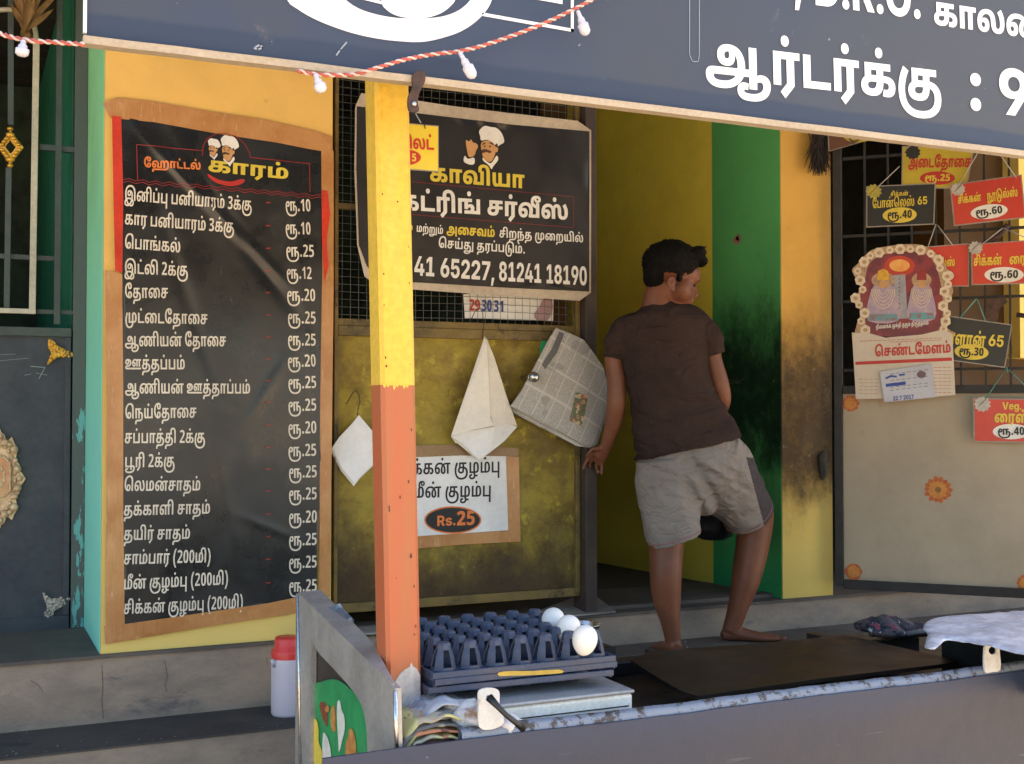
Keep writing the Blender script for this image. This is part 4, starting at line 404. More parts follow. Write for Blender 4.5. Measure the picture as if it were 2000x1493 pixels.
def line_px(mb, plane, pts, wd, off=.001, disp=None, closed=False):
    """ribbon of width wd (m) along pixel points"""
    P = [Vector(plane.l(*p)) for p in pts]; n = len(P)
    for i in range(n if closed else n-1):
        a = P[i]; b = P[(i+1) % n]; d = (b-a)
        if d.length < 1e-6: continue
        k = max(1, int(d.length/.03)); d = d.normalized(); m = Vector((-d.y, d.x))*wd/2; e = d*wd/2
        A = a-e; B = b+e
        for j in range(k):
            q0 = A.lerp(B, j/k); q1 = A.lerp(B, (j+1)/k)
            mb.add([plane.w(q.x, q.y, off+(disp(q.x, q.y) if disp else 0)) for q in (q0-m, q1-m, q1+m, q0+m)], [(0, 1, 2, 3)])
    return mb

# ------------------------------------------------------------------ materials
class NT:
    def __init__(s, name):
        s.m = bpy.data.materials.new(name); s.m.use_nodes = True; s.t = s.m.node_tree; s.b = s.t.nodes['Principled BSDF']
        s.tc = s.t.nodes.new('ShaderNodeTexCoord').outputs['Object']
    def nd(s, ty, **k):
        n = s.t.nodes.new(ty)
        for a, b in k.items(): setattr(n, a, b)
        return n
    def ln(s, a, b): s.t.links.new(a, b)
    def map(s, sc=(1, 1, 1), rot=(0, 0, 0)):
        n = s.nd('ShaderNodeMapping'); n.inputs['Scale'].default_value = sc; n.inputs['Rotation'].default_value = rot; s.ln(s.tc, n.inputs[0]); return n.outputs[0]
    def noise(s, scale, detail=6, rough=.6, sc=None, rot=(0, 0, 0), dist=0):
        n = s.nd('ShaderNodeTexNoise'); n.inputs['Scale'].default_value = scale; n.inputs['Detail'].default_value = detail
        n.inputs['Roughness'].default_value = rough; n.inputs['Distortion'].default_value = dist
        s.ln(s.map(sc, rot) if sc else s.tc, n.inputs['Vector']); return n.outputs['Fac']
    def ramp(s, f, a, b, v0=0, v1=1):
        n = s.nd('ShaderNodeMapRange'); n.interpolation_type = 'SMOOTHSTEP'
        for i, v in zip(range(1, 5), (a, b, v0, v1)): n.inputs[i].default_value = v
        s.ln(f, n.inputs[0]); return n.outputs[0]
    def mix(s, f, a, b, mode='MIX'):
        n = s.nd('ShaderNodeMix', data_type='RGBA', blend_type=mode)
        if isinstance(f, (int, float)): n.inputs[0].default_value = f
        else: s.ln(f, n.inputs[0])
        for i, c in ((6, a), (7, b)):
            if isinstance(c, tuple): n.inputs[i].default_value = (*c, 1)
            else: s.ln(c, n.inputs[i])
        return n.outputs[2]
    def math(s, op, a, b=0.):
        n = s.nd('ShaderNodeMath', operation=op)
        for i, c in ((0, a), (1, b)):
            if isinstance(c, (int, float)): n.inputs[i].default_value = c
            else: s.ln(c, n.inputs[i])
        return n.outputs[0]
    def sep(s):
        n = s.nd('ShaderNodeSeparateXYZ'); s.ln(s.tc, n.inputs[0]); return n.outputs
    def bump(s, f, st=.3, dist=.002):
        n = s.nd('ShaderNodeBump'); n.inputs['Strength'].default_value = st; n.inputs['Distance'].default_value = dist
        s.ln(f, n.inputs['Height']); s.ln(n.outputs[0], s.b.inputs['Normal'])
    def out(s, col, rough=.6, metal=0., spec=.5):
        if isinstance(col, tuple): s.b.inputs['Base Color'].default_value = (*col, 1)
        else: s.ln(col, s.b.inputs['Base Color'])
        if isinstance(rough, (int, float)): s.b.inputs['Roughness'].default_value = rough
        else: s.ln(rough, s.b.inputs['Roughness'])
        s.b.inputs['Metallic'].default_value = metal; s.b.inputs['Specular IOR Level'].default_value = spec
        return s.m
def sc3(c, k): return tuple(min(1, x*k) for x in c)
def M(name, col, rough=.6, metal=0., c2=None, scale=6, dirt=None, dthr=.55, dscale=3, bump=.25, bscale=60, bdist=.002, spec=.4, stretch=None, fine=.18):
    n = NT(name); c2 = c2 or sc3(col, .72)
    c = n.mix(n.ramp(n.noise(scale, 7, .62, stretch), .35, .68), col, c2)
    c = n.mix(fine, c, n.mix(n.ramp(n.noise(scale*14, 4), .3, .7), sc3(col, .45), sc3(col, 1.35)))
    if dirt is not None: c = n.mix(n.ramp(n.noise(dscale, 9, .72, stretch), dthr, dthr+.13), c, dirt)
    n.bump(n.noise(bscale, 5, .6, stretch), bump, bdist)
    r = n.ramp(n.noise(scale*2.3, 5), .3, .7, rough*.8, min(1, rough*1.2))
    return n.out(c, r, metal, spec)
def flatm(name, col, rough=.5, metal=0., fine=.12): return M(name, col, rough, metal, sc3(col, .85), 14, bump=.08, bscale=120, fine=fine)

def wall_paint(name, top, low=None, z0=0, z1=1, soot=None, dirt=(.12, .09, .05), x_soot=None):
    """matt painted plaster: patchy coats, scuffs, optional soot band of its own shape"""
    n = NT(name); x, y, z = n.sep()
    c = n.mix(n.ramp(n.noise(3, 8, .65), .35, .7), top, sc3(top, .86))
    if low:
        zz = n.math('ADD', z, n.math('MULTIPLY', n.noise(2.2, 6), .35))
        c = n.mix(n.ramp(zz, z0+.17, z1+.17), low, c)
    c = n.mix(n.ramp(n.noise(9, 9, .75), .62, .74, 0, .45), c, dirt)
    c = n.mix(n.ramp(n.noise(38, 6, .7), .68, .74, 0, .6), c, sc3(top, .55))
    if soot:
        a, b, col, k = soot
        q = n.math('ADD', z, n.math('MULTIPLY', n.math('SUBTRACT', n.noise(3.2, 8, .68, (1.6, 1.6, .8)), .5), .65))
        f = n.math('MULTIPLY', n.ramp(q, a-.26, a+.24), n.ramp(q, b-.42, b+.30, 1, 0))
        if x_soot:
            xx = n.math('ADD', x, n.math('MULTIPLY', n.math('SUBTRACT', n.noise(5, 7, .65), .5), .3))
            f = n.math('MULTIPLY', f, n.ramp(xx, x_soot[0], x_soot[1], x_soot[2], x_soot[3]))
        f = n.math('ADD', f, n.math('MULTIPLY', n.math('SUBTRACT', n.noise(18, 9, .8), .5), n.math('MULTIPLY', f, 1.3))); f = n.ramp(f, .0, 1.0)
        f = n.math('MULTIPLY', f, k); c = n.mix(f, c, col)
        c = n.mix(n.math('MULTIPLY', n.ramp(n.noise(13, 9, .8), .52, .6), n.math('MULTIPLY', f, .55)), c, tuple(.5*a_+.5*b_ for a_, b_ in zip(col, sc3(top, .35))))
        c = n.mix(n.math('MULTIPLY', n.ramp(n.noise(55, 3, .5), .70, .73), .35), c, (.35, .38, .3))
    n.bump(n.math('ADD', n.noise(26, 8, .7), n.math('MULTIPLY', n.noise(140, 4), .4)), .5, .003)
    return n.out(c, n.ramp(n.noise(5, 4), .3, .7, .6, .85), 0, .22)

m_yellow = wall_paint('yellow_wall_paint', (.80, .49, .13), (.78, .58, .17), .75, 1.9)
m_green = wall_paint('mint_wall_paint', (.30, .72, .38), (.26, .74, .60), 1.2, 2.6)
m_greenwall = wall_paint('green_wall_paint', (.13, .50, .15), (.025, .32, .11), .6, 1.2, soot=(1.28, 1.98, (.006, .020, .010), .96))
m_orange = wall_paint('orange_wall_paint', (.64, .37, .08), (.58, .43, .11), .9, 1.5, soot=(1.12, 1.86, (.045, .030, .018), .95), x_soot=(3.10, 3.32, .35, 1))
m_olive = wall_paint('olive_wall_paint', (.80, .66, .08), (.62, .54, .08), .6, 1.4, dirt=(.2, .14, .02))
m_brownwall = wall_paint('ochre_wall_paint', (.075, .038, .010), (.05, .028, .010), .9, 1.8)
m_yellow2 = wall_paint('bright_yellow_wall_paint', (.8, .6, .16))
m_teal = wall_paint('teal_wall_paint', (.03, .20, .12), (.03, .24, .15), .8, 2.0)
m_dark = M('dark_plaster', (.045, .04, .03), .9, c2=(.02, .022, .018))  # dark tone for the inner walls and ceiling
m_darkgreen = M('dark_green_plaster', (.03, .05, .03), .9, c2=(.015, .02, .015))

def cement(name, a, b, stain, k=1.):
    n = NT(name)
    c = n.mix(n.ramp(n.noise(2.6, 9, .7, (1, 1, 2.2)), .36, .66), a, b)
    c = n.mix(n.ramp(n.noise(5.5, 9, .75, (.6, 1, 1.6)), .56, .70, 0, .75*k), c, stain)
    c = n.mix(n.ramp(n.noise(70, 5, .7), .60, .72, 0, .5), c, sc3(a, .45))
    c = n.mix(n.ramp(n.noise(24, 6, .7), .70, .74, 0, .7), c, (.45, .43, .40))
    n.bump(n.math('ADD', n.noise(18, 9, .72), n.math('MULTIPLY', n.noise(160, 3), .5)), .7, .004)
    return n.out(c, .85, 0, .3)
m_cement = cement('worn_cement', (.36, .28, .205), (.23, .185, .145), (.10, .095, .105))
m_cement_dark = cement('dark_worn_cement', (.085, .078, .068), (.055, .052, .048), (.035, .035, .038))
m_plinth = cement('stained_plinth_cement', (.14, .115, .095), (.09, .078, .068), (.05, .05, .05))
m_asphalt = cement('dusty_street_surface', (.46, .35, .235), (.38, .29, .19), (.28, .215, .14))

# ------------------------------------------------------------------ setting: ground, steps, floors
YF = 4.32
ZP = .668
struct('street', MB().box((-30, -40, -.3), (40, 3.985, 0)), m_asphalt)
struct('lower_step', MB().box((-4, 4.0, 0), (1.35, YF-.004, .43)), m_cement)
_lt = facade(4.0)
struct('lower_step_top', MB().box((-4, 3.994, .432), (1.35, YF-.004, .438)), m_cement_dark)
struct('veranda_floor', MB().box((-4, YF-.012, 0), (9, 4.9, ZP-.012)), m_cement)
struct('veranda_floor_top', MB().box((-4, YF-.022, ZP-.012), (9, 4.9, ZP)), m_plinth)
struct('doorway_step', MB().box((1.36, 3.55, 0), (5.0, YF-.03, .54)), m_plinth)
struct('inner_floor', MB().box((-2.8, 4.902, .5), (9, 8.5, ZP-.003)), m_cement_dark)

# ------------------------------------------------------------------ the shop building
bld = thing('shop_building', 'eatery front with yellow pier, green and orange doorway pier and dark rooms behind', 'building', (1.5, YF, ZP))
def bx(name, m, lo, hi): return mesh(name, MB().box(lo, hi), m, bld)
XL = PY(199, 700, YF).x; XP = PY(648, 700, YF).x
XG = XL
YG = PX(163.5, 1239, XG).y            # depth of the gate: end of the mint reveal
XR = PY(1527, 1000, YF).x; XR2 = PY(1626, 1000, YF).x
bx('pier', m_yellow, (XL+.003, YF, ZP), (XP, 5.3, 3.3))
bx('pier_reveal', m_green, (XL, YF+.004, ZP+.001), (XL+.002, YG, 3.3))
bx('doorway_pier', m_orange, (XR+.003, YF, ZP-.002), (XR2, 4.95, 3.3))
YO = PX(1393, 1000, XR).y
bx('doorway_reveal', m_greenwall, (XR, YF+.004, ZP-.001), (XR+.0025, YO+.4, 3.3))
# olive passage wall running at an angle behind the doorway
A = Vector((XR, YO, 0)); B = PZ(1160, 1097, ZP); B.z = 0
dr = (B-A).normalized(); nrm = Vector((-dr.y, dr.x, 0)); B2 = A+dr*1.3
if nrm.y < 0: nrm = -nrm
def wallq(name, m, a, b, z0, z1, th): 
    n_ = (b-a).normalized(); n_ = Vector((-n_.y, n_.x, 0)); n_ = n_ if n_.y > 0 else -n_
    vs = [a, b, b+n_*th, a+n_*th]; mb = MB(); mb.add([Vector((p.x, p.y, z)) for z in (z0, z1) for p in vs], [(3, 2, 1, 0), (4, 5, 6, 7), (0, 1, 5, 4), (1, 2, 6, 5), (2, 3, 7, 6), (3, 0, 4, 7)])
    return mesh(name, mb, m, bld)
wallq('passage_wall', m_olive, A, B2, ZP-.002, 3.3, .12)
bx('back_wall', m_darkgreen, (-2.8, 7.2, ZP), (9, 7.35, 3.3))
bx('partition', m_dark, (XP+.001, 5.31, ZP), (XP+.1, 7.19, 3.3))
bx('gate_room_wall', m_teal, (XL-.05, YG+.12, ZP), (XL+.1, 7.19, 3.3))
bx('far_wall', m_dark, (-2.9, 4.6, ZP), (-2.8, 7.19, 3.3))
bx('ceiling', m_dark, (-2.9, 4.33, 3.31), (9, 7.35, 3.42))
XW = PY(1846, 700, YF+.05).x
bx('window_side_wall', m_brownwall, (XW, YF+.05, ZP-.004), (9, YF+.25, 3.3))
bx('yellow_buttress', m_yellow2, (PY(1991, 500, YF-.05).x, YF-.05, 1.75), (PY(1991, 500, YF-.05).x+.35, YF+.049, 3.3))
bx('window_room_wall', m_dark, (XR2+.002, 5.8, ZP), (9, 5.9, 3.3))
bx('upper_wall', m_yellow, (-4, YF+.001, 3.3), (9, 4.6, 4.9))
bx('roof', m_cement, (-4, 4.33, 4.91), (9, 10, 5.1))
bx('added_sunshade', m_cement, (-4, 3.55, 3.32), (9, YF-.002, 3.41))  # unseen slab projecting over the front, added for the shade it casts
bx('gate_side_wall', m_green, (-4, YG+.001, ZP), (-1.75, YG+.2, 3.3))
bx('threshold', m_plinth, (XP+.002, YF+.06, ZP), (XR-.002, YF+.14, ZP+.015))

# joints and cracks in the cement riser
RP_ = facade(YF-.0135)
mb = MB()
for l_ in ([(199, 1300), (201, 1340), (199, 1370), (202, 1404)], [(320, 1290), (324, 1302), (327, 1322), (322, 1340), (326, 1352)], [(520, 1285), (523, 1300)], [(60, 1330), (75, 1338), (84, 1352)]): mb.cut(); line_px(mb, RP_, l_, .0016, 0)
mesh('riser_crack', mb, M('crack_dirt', (.11, .09, .07), .95), bld)
# chips, scribbles and grime marks with a shape of their own on the green wall
GW = Plane((XR-.0015, YF, 0), (0, -1, 0))
def marks(name, col, polys, lines=(), wd=.002):
    mb = MB()
    for q_ in polys:
        c = [GW.l(*p) for p in q_]; A_ = sum(c[i][0]*c[(i+1) % len(c)][1]-c[(i+1) % len(c)][0]*c[i][1] for i in range(len(c)))
        mb.cut(); sheet(mb, GW, [c if A_ > 0 else c[::-1]], 0)
    for l_ in lines: mb.cut(); line_px(mb, GW, l_, wd, 0)
    return mesh(name, mb, M(name+'_colour', col, .8), bld)
marks('plaster_chip', (.38, .22, .16), [[(1430, 470), (1436, 463), (1441, 456), (1448, 464), (1446, 474), (1439, 479), (1433, 476)]])
marks('plaster_hole', (.05, .04, .03), [[(1437, 466), (1441, 460), (1444, 468), (1440, 472)]])
marks('scribble', (.16, .18, .13), [], [[(1412, 745), (1428, 742), (1440, 746), (1452, 741)], [(1418, 749), (1450, 748)], [(1406, 656), (1420, 660)], [(1424, 664), (1428, 652), (1432, 662)], [(1438, 738), (1440, 750)], [(1495, 1012), (1498, 1022)], [(1478, 930), (1481, 938)], [(1470, 690), (1473, 696)], [(1426, 700), (1430, 694)]], .0022)
rnd = random.Random(12); mb = MB()
for k in range(34):
    px = rnd.uniform(10, 560); t = rnd.random()**3; c = Vector((PY(px, 1400, 4.05).x, 4.02+.28*t*t, .439)); q_ = rnd.uniform(.001, .004)
    mb.ball(c, q_, q_*.8, q_*.5, 6)
for k in range(26):
    c = Vector((rnd.uniform(1.5, 3.6), rnd.uniform(3.9, 4.27), .541)); q_ = rnd.uniform(.002, .006); mb.ball(c, q_, q_*.8, q_*.5, 6)
o = mesh('grit', mb, M('pale_grit', (.25, .22, .19), .9)); tag(o, 'pale grit and crumbs scattered on the cement steps', 'grit'); o['kind'] = 'stuff'

# ------------------------------------------------------------------ metals, plastics and papers
m_gate = M('slate_grey_gate_paint', (.058, .064, .072), .75, .0, c2=(.046, .050, .064), scale=3, dirt=(.13, .11, .09), dthr=.66, bump=.15)
m_gatebar = M('dark_grey_bar_paint', (.065, .085, .08), .55, .1, c2=(.05, .06, .058))
m_postchip = NT('chipped_frame_paint')
_x, _y, _z = m_postchip.sep()
_zz = m_postchip.ramp(_z, .7, 2.2, .50, .66)
_f = m_postchip.math('GREATER_THAN', m_postchip.noise(9, 8, .7, (2.4, 2.4, .55)), _zz)
m_postchip.bump(m_postchip.noise(60, 4), .2)
m_postchip = m_postchip.out(m_postchip.mix(_f, (.075, .095, .09), (.12, .38, .36)), .5, 0, .4)
m_cream = M('cream_bar_paint', (.55, .50, .40), .5, .1, dirt=(.2, .15, .1), dthr=.62)
m_gold = M('gold_paint', (.75, .42, .06), .38, .55, c2=(.5, .26, .04), scale=30)
m_silverp = M('tarnished_silver_paint', (.50, .44, .38), .45, .4, c2=(.30, .27, .25), scale=25)
m_rococo = M('antique_cream_gold', (.68, .50, .30), .45, .2, c2=(.42, .26, .13), scale=35, bump=.6, bscale=90)
m_peach = M('peach_enamel', (.66, .36, .17), .45, 0, c2=(.55, .24, .1), scale=20)
m_rust = M('rusty_iron', (.10, .055, .04), .75, .3, c2=(.05, .035, .03), scale=30, bump=.6)
m_black = M('black_frame_paint', (.022, .020, .018), .55, .1, c2=(.035, .03, .026), scale=12)
m_wire = flatm('grey_wire', (.16, .17, .15), .5, .6)
m_steel = M('brushed_steel', (.55, .55, .55), .28, 1, scale=8, bump=.05)
m_darksteel = M('blackened_steel', (.05, .05, .052), .35, .8)
m_white = flatm('white_print', (.80, .77, .70), .5)
m_whitepaint = M('white_letter_paint', (.86, .86, .86), .5, 0, c2=(.74, .74, .76), scale=4, dirt=(.5, .45, .42), dthr=.74)
m_cloudy = M('pinkish_white_letter_paint', (.80, .76, .78), .5, 0, c2=(.66, .62, .66), scale=3, stretch=(6, 6, .7))
m_menutext = M('cream_menu_print', (.74, .67, .54), .42, 0, c2=(.62, .56, .46), scale=9)
m_red = flatm('red_print', (.50, .035, .025), .45)
m_redthin = flatm('dull_red_print', (.30, .03, .03), .45)
m_yel = flatm('yellow_print', (.72, .55, .06), .45)
m_orangep = flatm('orange_print', (.80, .22, .05), .45)
m_blackp = flatm('black_print', (.02, .02, .02), .5)
m_blue = flatm('blue_print', (.03, .07, .32), .5)
m_skinp = flatm('pale_orange_print', (.60, .32, .13), .5)
m_brownp = flatm('dark_brown_print', (.09, .04, .02), .5)
def paper(name, col, rough=.75, c2=None):
    return M(name, col, rough, 0, c2 or sc3(col, .84), 5, bump=.4, bscale=14, bdist=.006, fine=.08)
m_paper = paper('cream_paper', (.84, .77, .65))
m_paperw = paper('white_paper', (.88, .87, .84))
m_tape = NT('brown_packing_tape')
_c = m_tape.mix(m_tape.ramp(m_tape.noise(7, 7, .7), .35, .65), (.42, .18, .05), (.52, .26, .09))
_c = m_tape.mix(m_tape.ramp(m_tape.noise(24, 6, .65, (3, 3, .5)), .60, .66, 0, .55), _c, (.62, .42, .24))
m_tape.bump(m_tape.noise(30, 6, .6, (3, 3, .5)), .6, .003)
m_tape = m_tape.out(_c, .32, 0, .6)
m_redtape = M('red_tape', (.62, .045, .02), .35, 0, bump=.4)

# ------------------------------------------------------------------ left gate with grille
GP = facade(YG)
gate = thing('metal_gate', 'slate grey metal gate with barred top and gilt ornaments at the left edge', 'gate', (XG-.5, YG, ZP))
GX = PY(137, 900, YG).x; GZ0 = PY(100, 1229, YG).z; GZ1 = PY(100, 652, YG).z
mb = MB(); mb.box((-1.75, YG+.004, GZ0), (GX, YG+.022, GZ1)); mesh('panel', mb, m_gate, gate)
bevel(mesh('top_rail', MB().box((-1.75, YG-.012, GZ1-.012), (GX, YG+.026, GZ1+.022)), m_gatebar, gate))
bevel(mesh('bottom_rail', MB().box((-1.75, YG-.008, GZ0-.004), (GX, YG+.0035, GZ0+.05)), m_gate, gate))
bevel(mesh('side_rail', MB().box((GX-.022, YG-.009, GZ0+.051), (GX-.001, YG+.0035, GZ1-.013)), m_gate, gate))
gf = thing('gate_frame', 'dark grey door frame post with flaking turquoise paint beside the mint wall', 'door frame', (XG-.03, YG, ZP))
bevel(mesh('post', MB().box((GX+.006, YG-.006, ZP), (XG-.001, YG+.06, 3.3)), m_postchip, gf))
def vbar(px, y0, y1, m, wpx, par, Y, nm='bar', lean=0, dz=0):
    a = PY(px, y0, Y); b = PY(px+lean, y1, Y); wd = wpx/FPX*Y
    mb = MB(); mb.add([(a.x-wd/2, Y-wd/2, a.z), (a.x+wd/2, Y-wd/2, a.z), (a.x+wd/2, Y+wd/2, a.z), (a.x-wd/2, Y+wd/2, a.z), (b.x-wd/2, Y-wd/2, b.z), (b.x+wd/2, Y-wd/2, b.z), (b.x+wd/2, Y+wd/2, b.z), (b.x-wd/2, Y+wd/2, b.z)],
                      [(0, 3, 2, 1), (4, 5, 6, 7), (0, 1, 5, 4), (1, 2, 6, 5), (2, 3, 7, 6), (3, 0, 4, 7)])
    return bevel(mesh(nm, mb, m, par), .0015)
def hbar(px0, px1, py, m, hpx, par, Y, nm='bar'):
    a = PY(px0, py, Y); b = PY(px1, py, Y); h = hpx/FPX*Y; z = PY((px0+px1)/2, py, Y).z
    return bevel(mesh(nm, MB().box((a.x, Y-h/2, z-h/2), (b.x, Y+h/2, z+h/2)), m, par), .0015)
vbar(118, -120, 634, m_gatebar, 11, gate, YG+.002, lean=-7)
vbar(21, -120, 245, m_gatebar, 10, gate, YG+.002); vbar(17, 328, 606, m_gatebar, 10, gate, YG+.002, lean=-4)
vbar(71, 75, 606, m_cream, 11, gate, YG-.012, lean=-8, nm='light_bar')
hbar(-60, 70, 607, m_cream, 9, gate, YG-.014, 'light_rail')
hbar(76, 150, 291, m_gatebar, 11, gate, YG+.016); hbar(-60, 113, 502, m_gatebar, 9, gate, YG+.016); hbar(72, 145, 610, m_gatebar, 8, gate, YG+.016)
arch = [PY(71, 78, YG-.012), PY(67, 52, YG-.012), PY(55, 32, YG-.012), PY(36, 22, YG-.012), PY(10, 19, YG-.012), PY(-20, 26, YG-.012), PY(-45, 60, YG-.012)]
mesh('arch_bar', MB().tube([Vector(p) for p in smoothpoly([tuple(a) for a in arch], 4, False)], .010, 8), m_cream, gate)
# gilt diamond on the bar
mb = MB(); P_ = facade(YG-.018)
def dia(cx, cy, rx, ry): return [(cx-rx, cy), (cx, cy+ry), (cx+rx, cy), (cx, cy-ry)]
sheet(mb, P_, [pxpoly(P_, [(-4, 288), (20, 322), (46, 288), (20, 255)]), pxpoly(P_, [(10, 287), (20, 274), (31, 288), (21, 301)])], 0, .012)
for y in (252, 263, 313, 324): p = PY(20, y, YG-.018); mb.ball(p, .017 if y in (263, 313) else .012, .012, .008, 10)
for k in range(4):
    for (x0, y0, x1, y1) in ((2, 286, 20, 262), (38, 286, 21, 262), (2, 290, 20, 314), (40, 290, 21, 314)):
        t = (k+.5)/4; mb.ball(PY(x0+(x1-x0)*t, y0+(y1-y0)*t, YG-.02), .011, .009, .007, 8)
mesh('diamond_ornament', mb, m_gold, gate)
P_ = facade(YG+.003)
def lobes(pts, rr, off=.006):
    mb = MB()
    for (x, y), r in zip(pts, rr): mb.ball(PY(x, y, YG+.004-off), r, .008, r*.85, 10)
    return mb
def fleur(pts, m, nm):
    poly = pxpoly(P_, smoothpoly(pts, 4)); mb = MB(); sheet(mb, P_, [poly], .008, .008)
    c = sum((Vector(p) for p in pts), Vector((0, 0)))/len(pts)
    for p in pts:
        for t in (.35, .6, .85):
            q = c.lerp(Vector(p), t); mb.ball(PY(q.x, q.y, YG-.006), .0085*(1.1-t*.5), .006, .0085*(1.1-t*.4), 8)
    return mesh(nm, mb, m, gate)
fleur([(95, 663), (106, 668), (113, 676), (124, 682), (136, 687), (145, 692), (138, 698), (126, 698), (116, 697), (105, 703), (92, 713), (97, 698), (100, 690), (94, 678)], m_gold, 'corner_ornament')
fleur([(83, 1157), (95, 1168), (108, 1169), (122, 1166), (137, 1168), (130, 1178), (120, 1185), (108, 1192), (102, 1203), (92, 1209), (86, 1200), (92, 1188), (87, 1172)], m_silverp, 'corner_ornament')
mb = MB(); ring = []
for k in range(40):
    a = 2*math.pi*k/40; lob = 1+.10*math.cos(a*8)+.05*math.cos(a*20)
    ring.append((-4+47*lob*math.cos(a)*(1-.12*abs(math.sin(a))), 935+93*lob*math.sin(a)))
mb = sheet(MB(), P_, [pxpoly(P_, ring)], .010, .010)
for k in range(26):
    a = 2*math.pi*k/26; rr = .016 if k % 2 else .011
    mb.ball(PY(-4+40*math.cos(a)*(1+.07*math.cos(a*8)), 935+80*math.sin(a)*(1+.07*math.cos(a*8)), YG-.012), rr, .012, rr, 10)
    mb.tube([PY(-4+33*math.cos(a+s_), 935+68*math.sin(a+s_), YG-.012) for s_ in (0, .06, .12, .18)], [.006, .008, .006, .003], 6)
med = mesh('medallion', mb, m_rococo, gate)
oct_ = [(-22, 905), (-10, 893), (8, 893), (20, 905), (20, 958), (8, 970), (-10, 970), (-22, 958)]
mesh('medallion_panel', sheet(MB(), P_, [pxpoly(P_, oct_)[::-1]], .022, .012), m_peach, med)
mb = MB()
for a in range(8):
    mb.ball(PY(0+9*math.cos(a*math.pi/4+.4), 932+17*math.sin(a*math.pi/4+.4), YG-.018), .007, .004, .013, 8)
mb.tube([PY(x, y, YG-.019) for x, y in oct_+oct_[:1]], .004, 6); mesh('medallion_rosette', mb, m_rococo, med)
mb = MB(); m_scratch = flatm('chalk_scratch', (.24, .27, .28))
line_px(mb, P_, [(48, 733), (60, 731)], .002, .001); line_px(mb, P_, [(60, 716), (88, 718), (76, 740)], .003, .001); line_px(mb, P_, [(70, 729), (92, 733)], .002, .001)
line_px(mb, P_, [(0, 705), (55, 700)], .0015, .001); line_px(mb, P_, [(-20, 694), (30, 692)], .0015, .001)
mesh('chalk_marks', mb, m_scratch, gate)
# dried leaves tied to the arch
lv = thing('dried_leaf_bunch', 'bunch of dry brown mango leaves tied to the gate arch', 'dried leaves', tuple(PY(55, 20, YG-.05)))
m_dry = M('dry_leaf', (.24, .13, .045), .7, 0, c2=(.13, .07, .03), scale=30)
random.seed(3)
for k in range(26):
    a = PY(50+random.uniform(-8, 10), 55+random.uniform(-6, 6), YG-.05-random.random()*.04)
    top = PY(60+random.gauss(0, 26), -25+random.uniform(-25, 40), YG-.05-random.random()*.08)
    if k > 20: top = PY(55+random.gauss(0, 6), 82+random.uniform(-6, 8), YG-.06)
    d = (top-a); s_ = d.cross(Vector((0, 1, .4))).normalized()*.011
    vs = []; 
    for j in range(6):
        t = j/5; c = a+d*t+Vector((0, -.012*math.sin(t*3+k), 0)); ww = math.sin(math.pi*min(1, .12+t*.88))
        vs += [c-s_*ww, c+Vector((0, .006, 0)), c+s_*ww]
    mb = MB(); mb.add(vs, [(j*3+i, j*3+i+1, j*3+i+4, j*3+i+3) for j in range(5) for i in (0, 1)], True); mesh('leaf', mb, m_dry, lv)

# ------------------------------------------------------------------ menu banner on the pier
MP = facade(YF-.006)
menu = thing('menu_banner', 'tall black vinyl menu banner with cream price list taped to the yellow pier', 'menu banner', tuple(PY(430, 1215, YF-.006)))
creases = [((262, 245), (560, 560), .011, .020), ((300, 240), (600, 640), -.008, .026), ((350, 300), (470, 480), .007, .014), ((380, 640), (470, 1120), .004, .03), ((560, 300), (622, 900), .005, .014),
           ((300, 380), (420, 760), -.005, .024), ((450, 1000), (600, 1060), .002, .014), ((480, 830), (560, 700), .005, .018)]
CR = [(Vector(MP.l(*a)), Vector(MP.l(*b)), h, w_) for a, b, h, w_ in creases]
def mdisp(x, y):
    p = Vector((x, y)); r = .0014*noise.noise(Vector((x*4, y*3, 1)))+.002*noise.noise(Vector((x*9, y*2.2, 5)))
    for a, b, h, w_ in CR:
        d = b-a; t = max(0, min(1, (p-a).dot(d)/d.length_squared)); q = (p-(a+d*t)).length
        r += h*math.exp(-(q/w_)**2)*math.sin(math.pi*(.08+.84*t))
    return r+.008
m_vinyl = NT('black_vinyl')
_x, _y, _z = m_vinyl.sep()
_c = m_vinyl.mix(m_vinyl.ramp(m_vinyl.noise(2.2, 6), .4, .65), (.012, .012, .012), (.020, .021, .021))
_c = m_vinyl.mix(m_vinyl.ramp(m_vinyl.noise(6, 9, .75, (1, 1, .7)), .60, .78, 0, .5), _c, (.07, .075, .07))
_c = m_vinyl.mix(m_vinyl.ramp(m_vinyl.noise(40, 4, .6, (1, 1, .35), (0, .5, 0)), .70, .74, 0, .5), _c, (.16, .17, .17))
m_vinyl.bump(m_vinyl.noise(11, 5, .6), .25, .004)
m_vinyl = m_vinyl.out(_c, m_vinyl.ramp(m_vinyl.noise(5, 6), .3, .7, .22, .42), 0, .6)
def edgep(plane, pts, jag=.0): return pxpoly(plane, pts)
body = pxpoly(MP, [(237, 228), (300, 237), (420, 252), (560, 276), (637, 292), (632, 600), (625, 900), (617, 1166), (520, 1181), (400, 1198), (240, 1225), (238, 900), (238, 500)][::-1])
mesh('vinyl', sheet(MB(), MP, [body], 0, .0015, mdisp, .012, True), m_vinyl, menu)
mb = MB()
def strip(mb, P, pts, off=.004, t=.001, disp=None):
    sheet(mb, P, [pxpoly(P, pts)[::-1]], off, t, disp, .03, True); return mb
tdisp = lambda x, y: .006+.0022*noise.noise(Vector((x*22, y*5, 3)))
td2 = lambda x, y: .006+.0022*noise.noise(Vector((x*5, y*22, 3)))
